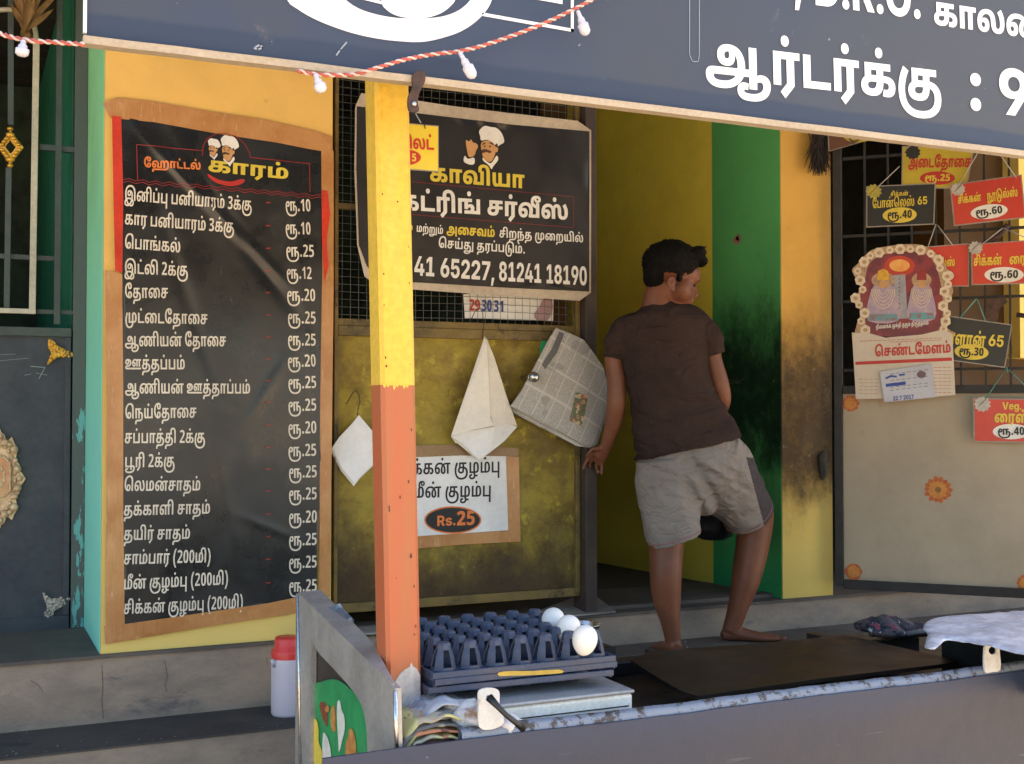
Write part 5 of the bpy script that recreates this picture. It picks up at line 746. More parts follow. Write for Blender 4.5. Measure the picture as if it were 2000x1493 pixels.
for pts, d in (([(200, 203), (230, 192), (300, 200), (380, 214), (520, 236), (610, 256), (648, 268), (648, 300), (600, 292), (540, 280), (420, 262), (300, 240), (215, 232)], td2),
               ([(205, 528), (238, 536), (240, 760), (240, 1000), (243, 1230), (205, 1246), (208, 800)], tdisp),
               ([(203, 1222), (240, 1219), (330, 1206), (520, 1178), (600, 1162), (640, 1158), (640, 1182), (560, 1200), (420, 1221), (205, 1258)], td2),
               ([(626, 292), (650, 296), (650, 560), (646, 900), (643, 1165), (622, 1170), (624, 800), (628, 520)], tdisp)):
    mesh('tape_strip', strip(MB(), MP, pts, .004, .001, d), m_tape, menu)
mesh('red_tape_strip', strip(MB(), MP, [(218, 228), (236, 230), (240, 390), (238, 534), (224, 530), (221, 400)], .0055, .001, tdisp), m_redtape, menu)
mesh('red_tape_strip', strip(MB(), MP, [(627, 372), (638, 374), (643, 420), (636, 470), (640, 520), (632, 553), (627, 470)], .0065, .001, tdisp), m_redtape, menu)
MENU = ['இனிப்பு பனியாரம் 3க்கு', 'கார பனியாரம் 3க்கு', 'பொங்கல்', 'இட்லி 2க்கு', 'தோசை', 'முட்டைதோசை', 'ஆணியன் தோசை', 'ஊத்தப்பம்', 'ஆணியன் ஊத்தாப்பம்', 'நெய்தோசை', 'சப்பாத்தி 2க்கு', 'பூரி 2க்கு', 'லெமன்சாதம்', 'தக்காளி சாதம்', 'தயிர் சாதம்', 'சாம்பார் (200மி)', 'மீன் குழம்பு (200மி)', 'சிக்கன் குழம்பு (200மி)', 'ரூ.10', 'ரூ.12', 'ரூ.20', 'ரூ.25',
]
ENDX = [(491, 413), (456, 456), (352, 494), (367, 540), (328, 583), (405, 634), (441, 677), (361, 722), (488, 769), (383, 816), (400, 865), (341, 912), (391, 958), (410, 1003), (371, 1052), (411, 1098), (445, 1141), (474, 1187)]
BX = [(242, 392), (242, 439), (242, 486), (242, 535), (243, 583), (243, 631), (243, 677), (243, 722), (243, 769), (243, 818), (242, 866), (242, 913), (241, 959), (240, 1007), (240, 1055), (240, 1102), (240, 1151), (240, 1199)]
PR = [0, 0, 3, 1, 2, 3, 3, 2, 3, 3, 2, 3, 3, 3, 2, 3, 3, 3]
PB = [(556, 413), (556, 458), (557, 502), (558, 545), (559, 588), (560, 632), (560, 675), (560, 718), (561, 760), (561, 804), (561, 848), (561, 892), (562, 934), (562, 977), (562, 1022), (562, 1066), (562, 1110), (562, 1156)]
mb = MB()
for i in range(18):
    text(mb, MP, TX('C', MENU[i]), BX[i], ENDX[i], 20, .0028, mdisp)
    e = (PB[i][0]+(50 if PR[i] < 2 else 56), PB[i][1]+(-2 if i > 6 else 1)); text(mb, MP, TX('C', MENU[18+PR[i]]), PB[i], e, 18.5, .0028, mdisp)
mesh('price_list_lettering', mb, m_menutext, menu)
mb = MB()
for i in range(18): mb.cut(); line_px(mb, MP, [(519, PB[i][1]-14+(-4 if i > 8 else -2)), (526, PB[i][1]-14+(-4 if i > 8 else -2))], .0045, .0028, mdisp)
mb.cut(); line_px(mb, MP, [(395, 296), (266, 284), (268, 352)], .0028, .0028, mdisp); line_px(mb, MP, [(488, 309), (603, 321), (604, 376)], .0028, .0028, mdisp)
mb.cut(); line_px(mb, MP, [(394, 305), (396, 285), (405, 271), (422, 263), (440, 262), (460, 268), (476, 282), (486, 300), (488, 309)], .0028, .0028, mdisp)
for x0, y0, x1, y1 in ((238, 352, 634, 385), (238, 357, 634, 390)):
    mb.cut(); n_ = 30; line_px(mb, MP, [(x0+(x1-x0)*k/n_, y0+(y1-y0)*k/n_+(-3)**(k % 2)) for k in range(n_+1)], .0022, .0029, mdisp)
mesh('red_border', mb, m_redthin, menu)
mb = MB(); sheet(mb, MP, [pxpoly(MP, smoothpoly([(405, 341), (425, 352), (450, 356), (470, 351), (477, 354), (470, 361), (448, 365), (423, 359), (408, 349)], 3)[::-1])], .0029, 0, mdisp); mesh('chilli_print', mb, m_red, menu)
mb = MB(); text(mb, MP, TX('W', 'ஹோட்டல்'), (280, 328), (392, 333), 14, .0030, mdisp); mesh('heading_lettering', mb, m_orangep, menu)
mb = MB(); text(mb, MP, TX('W', 'காரம்'), (404, 336), (563, 352), 22, .0034, mdisp); mesh('heading_lettering', mb, m_yel, menu)
def chef(P, par, cx, cy, s, off, hand=True, disp=None):
    """small printed cook: toque, face, moustache, raised hand"""
    f = lambda pts: [pxpoly(P, smoothpoly([(cx+x*s, cy+y*s) for x, y in pts], 4))[::-1]]
    def pr(nm, polys, m, o):
        mb = MB()
        for q in polys: sheet(mb, P, f(q), off+o+(.0014 if disp is mdisp else 0), 0, disp)
        return mesh(nm, mb, m, par)
    pr('cook_print_face', [[(-14, -3), (-13, 15), (-8, 28), (4, 34), (12, 22), (15, 8), (14, -4), (0, -8)], [(14, 5), (19, 6), (18, 14), (14, 14)]]+([[(-44, -8), (-38, -6), (-34, -10), (-30, -4), (-24, -2), (-20, 4), (-24, 12), (-28, 22), (-38, 24), (-42, 10)]] if hand else []), m_skinp, .0002)
    pr('cook_print_hat', [[(-14, -8), (-16, -16), (-18, -26), (-8, -36), (4, -34), (16, -32), (26, -22), (31, -6), (24, 0), (16, 4), (8, -4), (-2, -9)], [(-11, 26), (-2, 34), (6, 36), (16, 22), (19, 30), (10, 42), (6, 48), (0, 40), (-10, 32)]]+([[(-46, 22), (-40, 28), (-28, 26), (-28, 38), (-38, 39), (-48, 33)]] if hand else []), m_white, .0004)
    pr('cook_print_lines', [[(-14, 12), (-8, 9), (0, 11), (6, 14), (2, 17), (-4, 15), (-12, 17)], [(-12, -1), (-7, -4), (-6, -2), (-11, 1)], [(0, -3), (7, -4), (11, 2), (5, -1)], [(12, 2), (17, -2), (19, 6), (15, 5)], [(-9, 3), (-6, 2), (-6, 5), (-9, 5)], [(1, 3), (5, 3), (4, 6), (1, 5)]], m_brownp, .0006)
chef(MP, menu, 443, 292, .72, .0016, False, mdisp); chef(MP, menu, 414, 290, .5, .0014, False, mdisp)

# ------------------------------------------------------------------ mesh-topped door leaf
DY = YF+.035; DP = facade(DY)
door = thing('mesh_door', 'olive-brown sheet door with wire mesh top behind the striped post', 'door', tuple(PY(890, 1180, DY)))
m_door = NT('stained_olive_door_paint')
_x, _y, _z = m_door.sep()
_c = m_door.mix(m_door.ramp(m_door.noise(3.2, 9, .72, (1, 1, 1.3)), .36, .64), (.36, .27, .04), (.16, .105, .022))
_c = m_door.mix(m_door.ramp(m_door.noise(11, 8, .7), .55, .66, 0, .85), _c, (.48, .38, .05))
_q = m_door.math('ADD', _z, m_door.math('MULTIPLY', m_door.math('SUBTRACT', m_door.noise(4.5, 9, .72, (1.3, 1.3, .7)), .5), .7))
_c = m_door.mix(m_door.ramp(_q, .80, 1.15, .88, 0), _c, (.040, .022, .014))
_c = m_door.mix(m_door.ramp(m_door.noise(26, 8, .75), .62, .70, 0, .7), _c, (.03, .025, .012))
_c = m_door.mix(m_door.ramp(m_door.noise(60, 3), .745, .76, 0, .7), _c, (.4, .4, .36))
m_door.bump(m_door.noise(20, 8, .7), .35, .003)
m_door = m_door.out(_c, m_door.ramp(m_door.noise(8, 5), .3, .7, .45, .8), 0, .28)
m_doorrail = M('ochre_rail_paint', (.20, .135, .035), .5, 0, c2=(.09, .065, .024), dirt=(.03, .025, .015), dthr=.54, dscale=5)
DX0 = PY(651, 900, DY).x; DX1 = PY(1131, 900, DY).x; DZ0 = PY(651, 1196, DY).z-.0; DZM = PY(651, 640, DY).z; DZT = 3.1
mesh('sheet_panel', MB().box((DX0+.01, DY+.006, DZ0), (DX1-.012, DY+.014, DZM)), m_door, door)
for nm, lo, hi in (('side_rail', (DX0, DY-.012, DZ0-.005), (DX0+.014, DY+.02, DZT)), ('side_rail', (DX1-.02, DY-.012, DZ0-.005), (DX1, DY+.02, DZT)), ('bottom_rail', (DX0+.0145, DY-.010, DZ0-.005), (DX1-.0205, DY+.005, DZ0+.03)),
                   ('middle_rail', (DX0+.0145, DY-.014, DZM-.03), (DX1-.0205, DY+.018, DZM+.008)), ('middle_rail', (DX0+.0145, DY-.006, DZM+.0085), (DX1-.0205, DY+.018, DZM+.035)), ('upper_rail', (DX0+.0145, DY-.002, PY(700, 405, DY).z-.012), (DX1-.0205, DY+.016, PY(700, 405, DY).z+.012))):
    bevel(mesh(nm, MB().box(lo, hi), m_doorrail, door))
mb = MB(); step = .0325; x = DX0+.03
while x < DX1-.02:
    mb.tube([(x, DY-.004, DZM+.03), (x+.002*math.sin(x*30), DY-.003, 2.3), (x, DY-.004, DZT)], .0011, 4, False); x += step
z = DZM+.05
while z < DZT:
    mb.tube([(DX0+.01, DY-.0055, z), (DX0+.3, DY-.0065, z-.004), (DX0+.7, DY-.005, z+.003), (DX1-.01, DY-.0055, z)], .0011, 4, False); z += .0285
wm = mesh('wire_mesh', mb, m_wire, door)
mb = MB(); c = PY(1043, 737, DY-.11); mb.ball(c, .022, .022, .022, 20); mb.tube([c, c+Vector((0, .11, 0))], .008, 10); mb.tube([c+Vector((0, .012, 0)), c+Vector((0, .016, 0))], .02, 16); mesh('knob', mb, m_steel, door)
# brown interior plank behind mesh at right
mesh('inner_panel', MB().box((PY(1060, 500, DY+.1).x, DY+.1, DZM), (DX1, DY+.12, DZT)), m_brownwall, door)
df = thing('doorway_frame', 'dark brown door post between the mesh door and the open doorway', 'door frame', tuple(PY(1143, 1165, YF+.02)))
bevel(mesh('post', MB().box((DX1+.002, YF-.02, ZP), (PY(1157, 900, YF+.02).x, YF+.09, 3.3)), M('dark_brown_post', (.045, .032, .026), .55, 0, c2=(.07, .05, .035), dirt=(.25, .2, .05), dthr=.72, dscale=7), df), .003)

# calendar sheet seen behind the mesh
bc = thing('date_calendar', 'white calendar sheet with red and blue dates behind the wire mesh', 'calendar', tuple(PY(990, 624, DY+.03)))
P2 = facade(DY+.03)
mesh('sheet', sheet(MB(), P2, [pxpoly(P2, [(905, 575), (908, 622), (1080, 628), (1082, 560)])], 0, .001, lambda x, y: .004*noise.noise(Vector((x*9, y*4, 0))), .03), m_paperw, bc)
mb = MB(); text(mb, P2, TX('W', '29'), (915, 607), (937, 608), 22, .006, None, 714); mesh('red_dates', mb, m_red, bc)
mb = MB(); text(mb, P2, TX('W', '30'), (939, 608), (960, 609), 22, .006, None, 714); text(mb, P2, TX('W', '31'), (963, 609), (984, 610), 22, .006, None, 714); mesh('blue_dates', mb, m_blue, bc)
mb = MB(); sheet(mb, P2, [pxpoly(P2, smoothpoly([(1048, 626), (1042, 615), (1052, 600), (1060, 585), (1072, 580), (1078, 595), (1076, 610), (1068, 626)], 3))], .007); mesh('printed_picture', mb, flatm('mauve_print', (.42, .26, .28)), bc)

# ------------------------------------------------------------------ catering banner on the mesh
CP = facade(YF-.03)
cat = thing('catering_banner', 'black catering service banner with white back folded at its edges, tied over the wire mesh', 'banner', tuple(PY(930, 575, YF-.03)))
cd = lambda x, y: .003*noise.noise(Vector((x*5, y*3, 8)))+.0022*noise.noise(Vector((x*13, y*5, 2)))
m_backing = M('cream_banner_back', (.52, .44, .33), .6, 0, c2=(.42, .34, .25), scale=4, bump=.3, bscale=20)
m_vinyl2 = M('charcoal_vinyl', (.014, .012, .011), .42, 0, c2=(.019, .016, .015), scale=3, bump=.3, bscale=12, bdist=.004, spec=.5, fine=.06)
mesh('backing', sheet(MB(), CP, [pxpoly(CP, [(706, 182), (770, 190), (880, 207), (1000, 222), (1128, 236), (1155, 255), (1154, 572), (1132, 588), (1000, 579), (880, 571), (810, 566), (745, 566), (712, 540), (698, 480), (692, 330), (695, 206)][::-1])], 0, .001, cd, .03, True), m_backing, cat)
mesh('vinyl', sheet(MB(), CP, [pxpoly(CP, [(697, 208), (800, 220), (1000, 244), (1151, 257), (1150, 570), (1000, 563), (880, 556), (742, 548), (716, 520), (701, 480), (696, 330)][::-1])], .002, .0008, cd, .03, True), m_vinyl2, cat)
mb = MB(); text(mb, CP, TX('W', 'காவியா'), (838, 354), (1024, 369), 27, .004, cd); mesh('name_lettering', mb, m_yel, cat)
mb = MB(); text(mb, CP, TX('W', 'கேட்ரிங் சர்வீஸ்'), (745, 408), (1110, 430), 30, .004, cd)
text(mb, CP, TX('C', 'மற்றும்'), (812, 453), (865, 458), 12, .004, cd)
text(mb, CP, TX('C', 'சிறந்த முறையில்'), (974, 464), (1139, 474), 14, .004, cd)
text(mb, CP, TX('C', 'செய்து தரப்படும்.'), (855, 484), (1026, 496), 15, .004, cd)
text(mb, CP, TX('L', '9'), (737, 527), (760, 528), 44, .004, cd, 714)
text(mb, CP, TX('L', '41 65227,'), (808, 538), (966, 549), 37, .004, cd, 714)
text(mb, CP, TX('L', '81241 18190'), (973, 549), (1146, 558), 37, .004, cd, 714)
mesh('white_lettering', mb, m_white, cat)
mb = MB(); text(mb, CP, TX('C', 'சைவம்'), (731, 447), (806, 452), 13, .004, cd); text(mb, CP, TX('W', 'அசைவம்'), (871, 457), (966, 464), 15, .004, cd); mesh('yellow_lettering', mb, m_yel, cat)
mb = MB(); line_px(mb, CP, [(720, 348), (1119, 385), (1119, 445), (720, 413)], .0016, .0035, cd, True); mesh('red_border', mb, m_redthin, cat)
chef(CP, cat, 953, 283, 1.0, .004, True, cd)
mb = MB(); line_px(mb, CP, [(1152, 257), (1151, 572)], .004, .004); line_px(mb, CP, [(694, 212), (693, 330), (698, 480)], .004, .004); mesh('folded_edge', mb, m_backing, cat)

# ------------------------------------------------------------------ white notice taped on the door
NP = facade(DY-.002)
nb = thing('curry_price_notice', 'white notice pricing curries at 25, stuck with brown tape to the olive door', 'notice', tuple(PY(900, 1060, DY)))
mesh('paper', sheet(MB(), NP, [pxpoly(NP, [(768, 889), (990, 886), (994, 1036), (900, 1042), (768, 1052)][::-1])], .001, .0006), m_paperw, nb)
for pts in ([(745, 872), (900, 868), (1012, 876), (1012, 892), (900, 890), (745, 896)], [(988, 892), (1013, 893), (1016, 1050), (993, 1052)], [(745, 1052), (900, 1042), (1016, 1036), (1016, 1058), (900, 1064), (745, 1078)]):
    mesh('tape_strip', strip(MB(), NP, pts, .0025, .0006, lambda x, y: .001*noise.noise(Vector((x*9, y*9, 3)))), M('faded_tape', (.30, .18, .08), .35, 0, bump=.3) if pts[0][0] == 745 and pts[0][1] == 872 else m_tape, nb)
mb = MB(); text(mb, NP, TX('C', 'சிக்கன் குழம்பு'), (775, 928), (977, 923), 22, .002); text(mb, NP, TX('C', 'மீன் குழம்பு'), (806, 973), (960, 970), 22, .002)
mesh('black_lettering', mb, m_blackp, nb)
e1 = ellipse_px(NP, 884, 1016, 56, 27); e2 = ellipse_px(NP, 884, 1016, 53, 24)
mesh('price_oval_rim', sheet(MB(), NP, [e1], .0018), m_orangep, nb); mesh('price_oval', sheet(MB(), NP, [e2], .0024), m_blackp, nb)
mb = MB(); text(mb, NP, TX('L', 'Rs.'), (852, 1028), (890, 1026), 20, .0032, None, 714); text(mb, NP, TX('W', '25'), (891, 1027), (928, 1025), 28, .0032, None, 714); mesh('price_lettering', mb, m_orangep, nb)

# ------------------------------------------------------------------ papers hanging on the door
def shell(name, faces, m, par, Y=DY, t=.0012):
    """folded paper from pixel polygons with a stand-off for each corner"""
    mb = MB()
    for f in faces:
        vs = [PY(x, y, Y-o) for x, y, o in f]; n = len(vs); mb.add(vs, [tuple(range(n))[::-1]])
        nn = Vector((0, t, 0)); mb.add([v+nn for v in vs]+vs, [tuple(range(n))]+[(i, (i+1) % n, (i+1) % n+n, i+n) for i in range(n)])
    return mesh(name, mb, m, par)
cone = thing('hanging_paper_cone', 'large cream paper sheet folded to a point and hung above the white notice', 'paper', tuple(PY(945, 900, DY-.05)))
shell('front_fold', [[(947, 657, .03), (951, 670, .045), (958, 816, .075), (965, 832, .08), (925, 840, .07), (881, 852, .05)]], m_paper, cone)
shell('right_fold', [[(950, 660, .034), (966, 700, .04), (988, 770, .045), (1010, 832, .04), (988, 826, .06), (965, 834, .072), (957, 808, .07)]], m_paper, cone)
shell('lower_flap', [[(881, 853, .044), (903, 845, .055), (938, 838, .062), (966, 833, .064), (988, 825, .05), (1010, 834, .036), (985, 862, .04), (957, 884, .045), (936, 899, .05), (905, 868, .04)]], m_paperw, cone)
shell('inner_fold', [[(883, 857, .03), (898, 852, .035), (940, 903, .045), (925, 893, .035)], [(881, 853, .028), (893, 848, .03), (902, 866, .032), (890, 866, .03)]], m_paper, cone)
wirem = flatm('black_wire', (.02, .02, .02), .4)
mesh('wire_hook', MB().tube([PY(*p, DY-.02) for p in ((921, 623), (928, 608), (938, 602), (943, 612), (944, 640), (942, 662))], .0016, 6), wirem, cone)
sp = thing('hanging_paper_squares', 'stack of small white paper squares on a wire hook left of the striped post', 'paper', tuple(PY(698, 945, DY-.02)))
for k, (dx, dy, m) in enumerate(((-2, 5, m_paperw), (-1, 2, m_paper), (0, 0, m_paperw))):
    shell('paper_square', [[(701+dx, 811+dy, .012+.005*k), (722+dx, 836+dy, .016+.006*k), (748+dx, 866+dy, .012+.006*k), (748+dx, 888+dy, .012+.006*k), (705+dx, 930+dy, .02+.006*k), (693+dx, 945+dy, .02+.005*k), (668+dx, 915+dy, .014+.005*k), (648+dx, 876+dy, .010+.004*k), (662+dx, 855+dy, .014+.004*k), (690+dx, 825+dy, .018+.004*k)]], m, sp)
mesh('wire_hook', MB().tube([PY(*p, DY-.02) for p in ((700, 820), (698, 806), (703, 785), (701, 770), (694, 762), (688, 770), (676, 790))], .0018, 6), wirem, sp)
gc = thing('green_card', 'small green plastic card tucked behind the newspapers', 'card', tuple(PY(1060, 690, DY-.01)))
mesh('card', sheet(MB(), DP, [pxpoly(DP, [(1055, 664), (1080, 664), (1075, 705), (1050, 705)][::-1])], .012, .003), flatm('green_plastic', (.05, .42, .16), .35), gc)
m_news = NT('newsprint')
_vm = m_news.map((1, 1, 1), (0, R_(-28), 0))
_sx = m_news.nd('ShaderNodeSeparateXYZ'); m_news.ln(_vm, _sx.inputs[0])
_u, _v = _sx.outputs[0], _sx.outputs[2]
def _fr(a, s): return m_news.math('FRACT', m_news.math('MULTIPLY', a, s))
_row = m_news.math('GREATER_THAN', _fr(_v, 210.), .45); _colm = m_news.math('GREATER_THAN', _fr(_u, 17.), .08); _blk = m_news.math('GREATER_THAN', _fr(_v, 9.3), .09)
_wd = m_news.ramp(m_news.noise(420, 2), .40, .5)
_f = m_news.math('MULTIPLY', m_news.math('MULTIPLY', _row, _colm), m_news.math('MULTIPLY', _blk, _wd))
_bw = m_news.nd('ShaderNodeTexVoronoi'); _bw.inputs['Scale'].default_value = 16; _bw.distance = 'CHEBYCHEV'; m_news.ln(_vm, _bw.inputs['Vector'])
_hd = m_news.math('GREATER_THAN', _bw.outputs['Color'], .87)
_c = m_news.mix(m_news.math('MULTIPLY', _f, .8), (.52, .49, .44), (.12, .115, .11))
_c = m_news.mix(m_news.math('MULTIPLY', _hd, .30), _c, (.16, .15, .14))
m_news.bump(m_news.noise(9, 4), .3, .006); m_news = m_news.out(_c, .8, 0, .2)
npp = thing('newspaper_bundle', 'bundle of old newspapers hung by a corner beside the boy', 'newspaper', tuple(PY(1100, 870, DY-.05)))
outer = [(1086, 641), (1110, 650), (1140, 664), (1160, 690), (1178, 715), (1187, 745), (1188, 775), (1178, 820), (1162, 868), (1153, 874), (1128, 864), (1000, 792), (1020, 762), (1045, 712), (1066, 672)]
for k in range(6):
    dx = [0, 3, -3, 2, -2, 0][k]*1.3; dy = [8, 6, 5, 3, 2, 0][k]; s_ = 1-.012*(5-k) 
    pp = [(1095+(x-1095)*s_+dx, 750+(y-750)*s_+dy) for x, y in outer]
    if k == 2: pp = [(x-3, y+(6 if x < 1125 else 0)) for x, y in pp]
    pl = facade(DY-.02-.009*k)
    cdz = lambda x, y, k=k, pl=pl: .022*math.sin((x-pl.l(1086, 641)[0])*9+k*.3)*min(1, max(0, (pl.l(1086, 641)[1]-y)*3))+.006*noise.noise(Vector((x*9, y*6, k)))
    mesh('sheet', sheet(MB(), pl, [pxpoly(pl, pp)[::-1]], 0, .0008, cdz, .02, True), m_news, npp)
mb = MB(); pl = facade(DY-.02-.045); cz = lambda x, y: .022*math.sin((x-pl.l(1086, 641)[0])*9+1.5)*min(1, max(0, (pl.l(1086, 641)[1]-y)*3))+.006*noise.noise(Vector((x*9, y*6, 5)))
sheet(mb, pl, [pxpoly(pl, [(1121, 766), (1147, 772), (1134, 833), (1107, 822)][::-1])], .0012, 0, cz, .015); 
m_photo = NT('colour_photo_print'); _c = m_photo.mix(m_photo.ramp(m_photo.noise(60, 5), .42, .5), (.55, .42, .26), (.10, .16, .08)); _c = m_photo.mix(m_photo.ramp(m_photo.noise(95, 4), .54, .6), _c, (.45, .10, .08)); m_photo = m_photo.out(_c, .7)
mesh('printed_photo', mb, m_photo, npp)
mb = MB(); sheet(mb, pl, [pxpoly(pl, [(1092, 648), (1102, 652), (1086, 690), (1062, 722), (1056, 712), (1076, 682)][::-1])], .0012, 0, cz, .015); mesh('printed_headline', mb, flatm('grey_print', (.12, .12, .12)), npp)

# ------------------------------------------------------------------ cardboard sheet on the veranda
cbd = thing('flattened_carton', 'grey cardboard sheet lying along the floor edge under the mesh door', 'cardboard')
m_card = M('grey_cardboard', (.32, .29, .25), .8, 0, c2=(.22, .20, .18), dirt=(.5, .48, .44), dthr=.66, bump=.3)
mb = MB(); z = ZP+.004
def zz_(px, py, dz=0): p = PZ(px, py, z); return p+Vector((0, 0, dz))
a = [zz_(686, 1243), zz_(1000, 1216), zz_(1203, 1197), PZ(1160, 1172, z), zz_(1050, 1196), zz_(900, 1208), zz_(700, 1219)]
a[3] = a[3]+Vector((-.02, 0, .03))
mb.add(a+[p+Vector((0, 0, .007)) for p in a], [(6, 5, 4, 3, 2, 1, 0), (7, 8, 9, 10, 11, 12, 13)]+[(i, (i+1) % 7, (i+1) % 7+7, i+7) for i in range(7)])
mesh('sheet', mb, m_card, cbd); a0 = a[2]+Vector((-.002, .0, .008))
mb = MB(); mb.add([zz_(1050, 1196, .009), zz_(1120, 1186, .02), PY(1160, 1166, a[3].y)+Vector((0, 0, .0)), zz_(1190, 1190, .012), zz_(1205, 1193, .012), zz_(1196, 1199, .01), zz_(1100, 1206, .009)], [(0, 1, 2, 3, 4, 5, 6)[::-1]])
mesh('lifted_flap', mb, m_card, cbd)

# ------------------------------------------------------------------ right: grille door leaf standing open
HG = PY(1632, 1143, 4.25); LD = Vector((.53, -.56, 0)).normalized()
LP = Plane((HG.x, HG.y, 0), LD)
leaf = thing('grille_door', 'cream panelled metal door with black grille top and marigold stickers, standing open at the right', 'door', (HG.x, HG.y, HG.z))
m_creampanel = NT('dusty_cream_panel')
_c = m_creampanel.mix(m_creampanel.ramp(m_creampanel.noise(2.5, 8, .65), .35, .68), (.40, .325, .225), (.32, .26, .18))
_c = m_creampanel.mix(m_creampanel.ramp(m_creampanel.noise(7, 9, .75), .60, .76, 0, .45), _c, (.16, .12, .08))
_c = m_creampanel.mix(m_creampanel.ramp(m_creampanel.noise(34, 5, .7), .70, .735, 0, .7), _c, (.09, .06, .04))
m_creampanel.bump(m_creampanel.noise(30, 5), .12); m_creampanel = m_creampanel.out(_c, .55, 0, .4)
def lbox(name, a0, a1, z0, z1, n0, n1, m, par=leaf, bev=.002):
    mb = MB(); vs = [LP.w(a, z, n) for z in (z0, z1) for a, n in ((a0, n0), (a1, n0), (a1, n1), (a0, n1))]
    mb.add(vs, [(0, 1, 2, 3), (7, 6, 5, 4), (4, 5, 1, 0), (5, 6, 2, 1), (6, 7, 3, 2), (7, 4, 0, 3)])
    o = mesh(name, mb, m, par); return bevel(o, bev) if bev else o
LW = LP.l(2130, 900)[0]; z0 = HG.z; zp = LP.l(1660, 768)[1]
lbox('cream_panel', .03, LW, z0+.026, zp, -.012, -.004, m_creampanel, bev=0)
lbox('hinge_stile', 0, .036, z0, 3.1, -.02, .018, m_black)
lbox('bottom_rail', .037, LW, z0-.012, z0+.027, -.02, .018, m_black)
lbox('middle_rail', .037, LW, zp-.004, zp+.032, -.02, .018, m_black)
lbox('outer_stile', LW+.001, LW+.04, z0-.012, 3.1, -.02, .018, m_black)
k = 0; a = .135
while a < LW-.03:
    lbox('bar', a-.0045, a+.0045, zp+.0325, 3.1, -.006, .006, m_black, bev=0); a += .098
for y in (722, 585, 455, 300): z = LP.l(1780, y)[1]; lbox('grille_rail', .037, LW, z-.006, z+.006, -.0205, -.0065, m_black, bev=0)
m_marig = M('marigold_print', (.50, .13, .02), .5, 0, c2=(.36, .07, .02), scale=60); m_marig2 = M('pale_marigold_print', (.58, .24, .04), .5, 0, c2=(.5, .17, .03), scale=60)
for cx, cy, r, n in ((1832, 957, 27, 14), (1661, 789, 18, 10), (1667, 1117, 18, 6), (2003, 1140, 17, 10)):
    cl = Vector(LP.l(cx, cy)); rr = r/FPX*5.1; mb = MB(); mb2 = MB(); rnd = random.Random(cx)
    for ring_, (q0, q1, o_, mbx) in enumerate(((.45, 1, 0, mb), (.2, .72, .0008, mb2))):
        for j in range(n):
            t = 2*math.pi*(j+.5*ring_)/n+rnd.uniform(-.06, .06); e = Vector((math.cos(t), math.sin(t))); s_ = Vector((-e.y, e.x))*rr*q1*math.pi/n*1.05; L_ = rr*q1*rnd.uniform(.92, 1.05)
            pts = [cl, cl+e*L_*.55+s_*.8, cl+e*L_*.85+s_*.7, cl+e*L_, cl+e*L_*.85-s_*.7, cl+e*L_*.55-s_*.8]
            mbx.add([LP.w(p.x, p.y, -.0035+o_+.0004*(j % 3)) for p in pts], [tuple(range(6))[::-1]])
    st = mesh('flower_sticker', mb, m_marig, leaf)
    mesh('inner_petals', mb2, m_marig2, st)
    if r > 20: mesh('flower_centre', sheet(MB(), LP, [[(cl.x+rr*.22*math.cos(t), cl.y+rr*.22*math.sin(t)) for t in [i*math.pi/6 for i in range(12)]]], -.0015), M('sticker_centre', (.25, .12, .03)), st)
# hasps
def slab(name, pts, off, t, m, par, P=LP, bev=.001):
    o = mesh(name, sheet(MB(), P, [pxpoly(P, pts)[::-1]], off, t), m, par); return bevel(o, bev) if bev else o
slab('hasp', [(1925, 606), (1938, 586), (1962, 582), (1968, 592), (1952, 604), (1946, 640), (1948, 652), (1926, 650), (1922, 630)], .05, .008, m_rust, leaf)
mesh('hasp_rod', MB().tube([LP.hit(1985, 615, .045), LP.hit(2040, 622, .045)], .010, 8), m_rust, leaf)
mesh('latch_rod', MB().tube([LP.hit(1968, 440, .02), LP.hit(1950, 462, .03), LP.hit(1925, 478, .025)], .013, 8), m_rust, leaf)

# price boards strung on the grille
m_signred = M('red_sign_face', (.56, .055, .03), .4, 0, c2=(.50, .05, .03), scale=3, dirt=(.2, .03, .02), dthr=.72, bump=.05, fine=.06)
m_signblk = M('black_sign_face', (.028, .028, .024), .4, 0, scale=3, bump=.05, fine=.06)
m_signyel = M('yellow_sign_face', (.52, .40, .035), .45, 0, c2=(.42, .32, .03), scale=3, dirt=(.2, .15, .03), dthr=.64, bump=.05, fine=.06)
m_signbrn = M('faded_brown_sign_face', (.16, .065, .03), .5, 0, scale=3, bump=.05)
m_edge = M('grey_sign_edge', (.34, .30, .25), .6, 0, c2=(.24, .21, .18)); m_string = flatm('pale_string', (.42, .40, .38), .8); m_gstring = flatm('green_nylon_string', (.12, .36, .30), .7)
m_badge = M('sign_badge_print', (.50, .46, .40), .5, 0, scale=50); m_badgey = M('yellow_badge_print', (.45, .38, .06), .5, 0, scale=50)
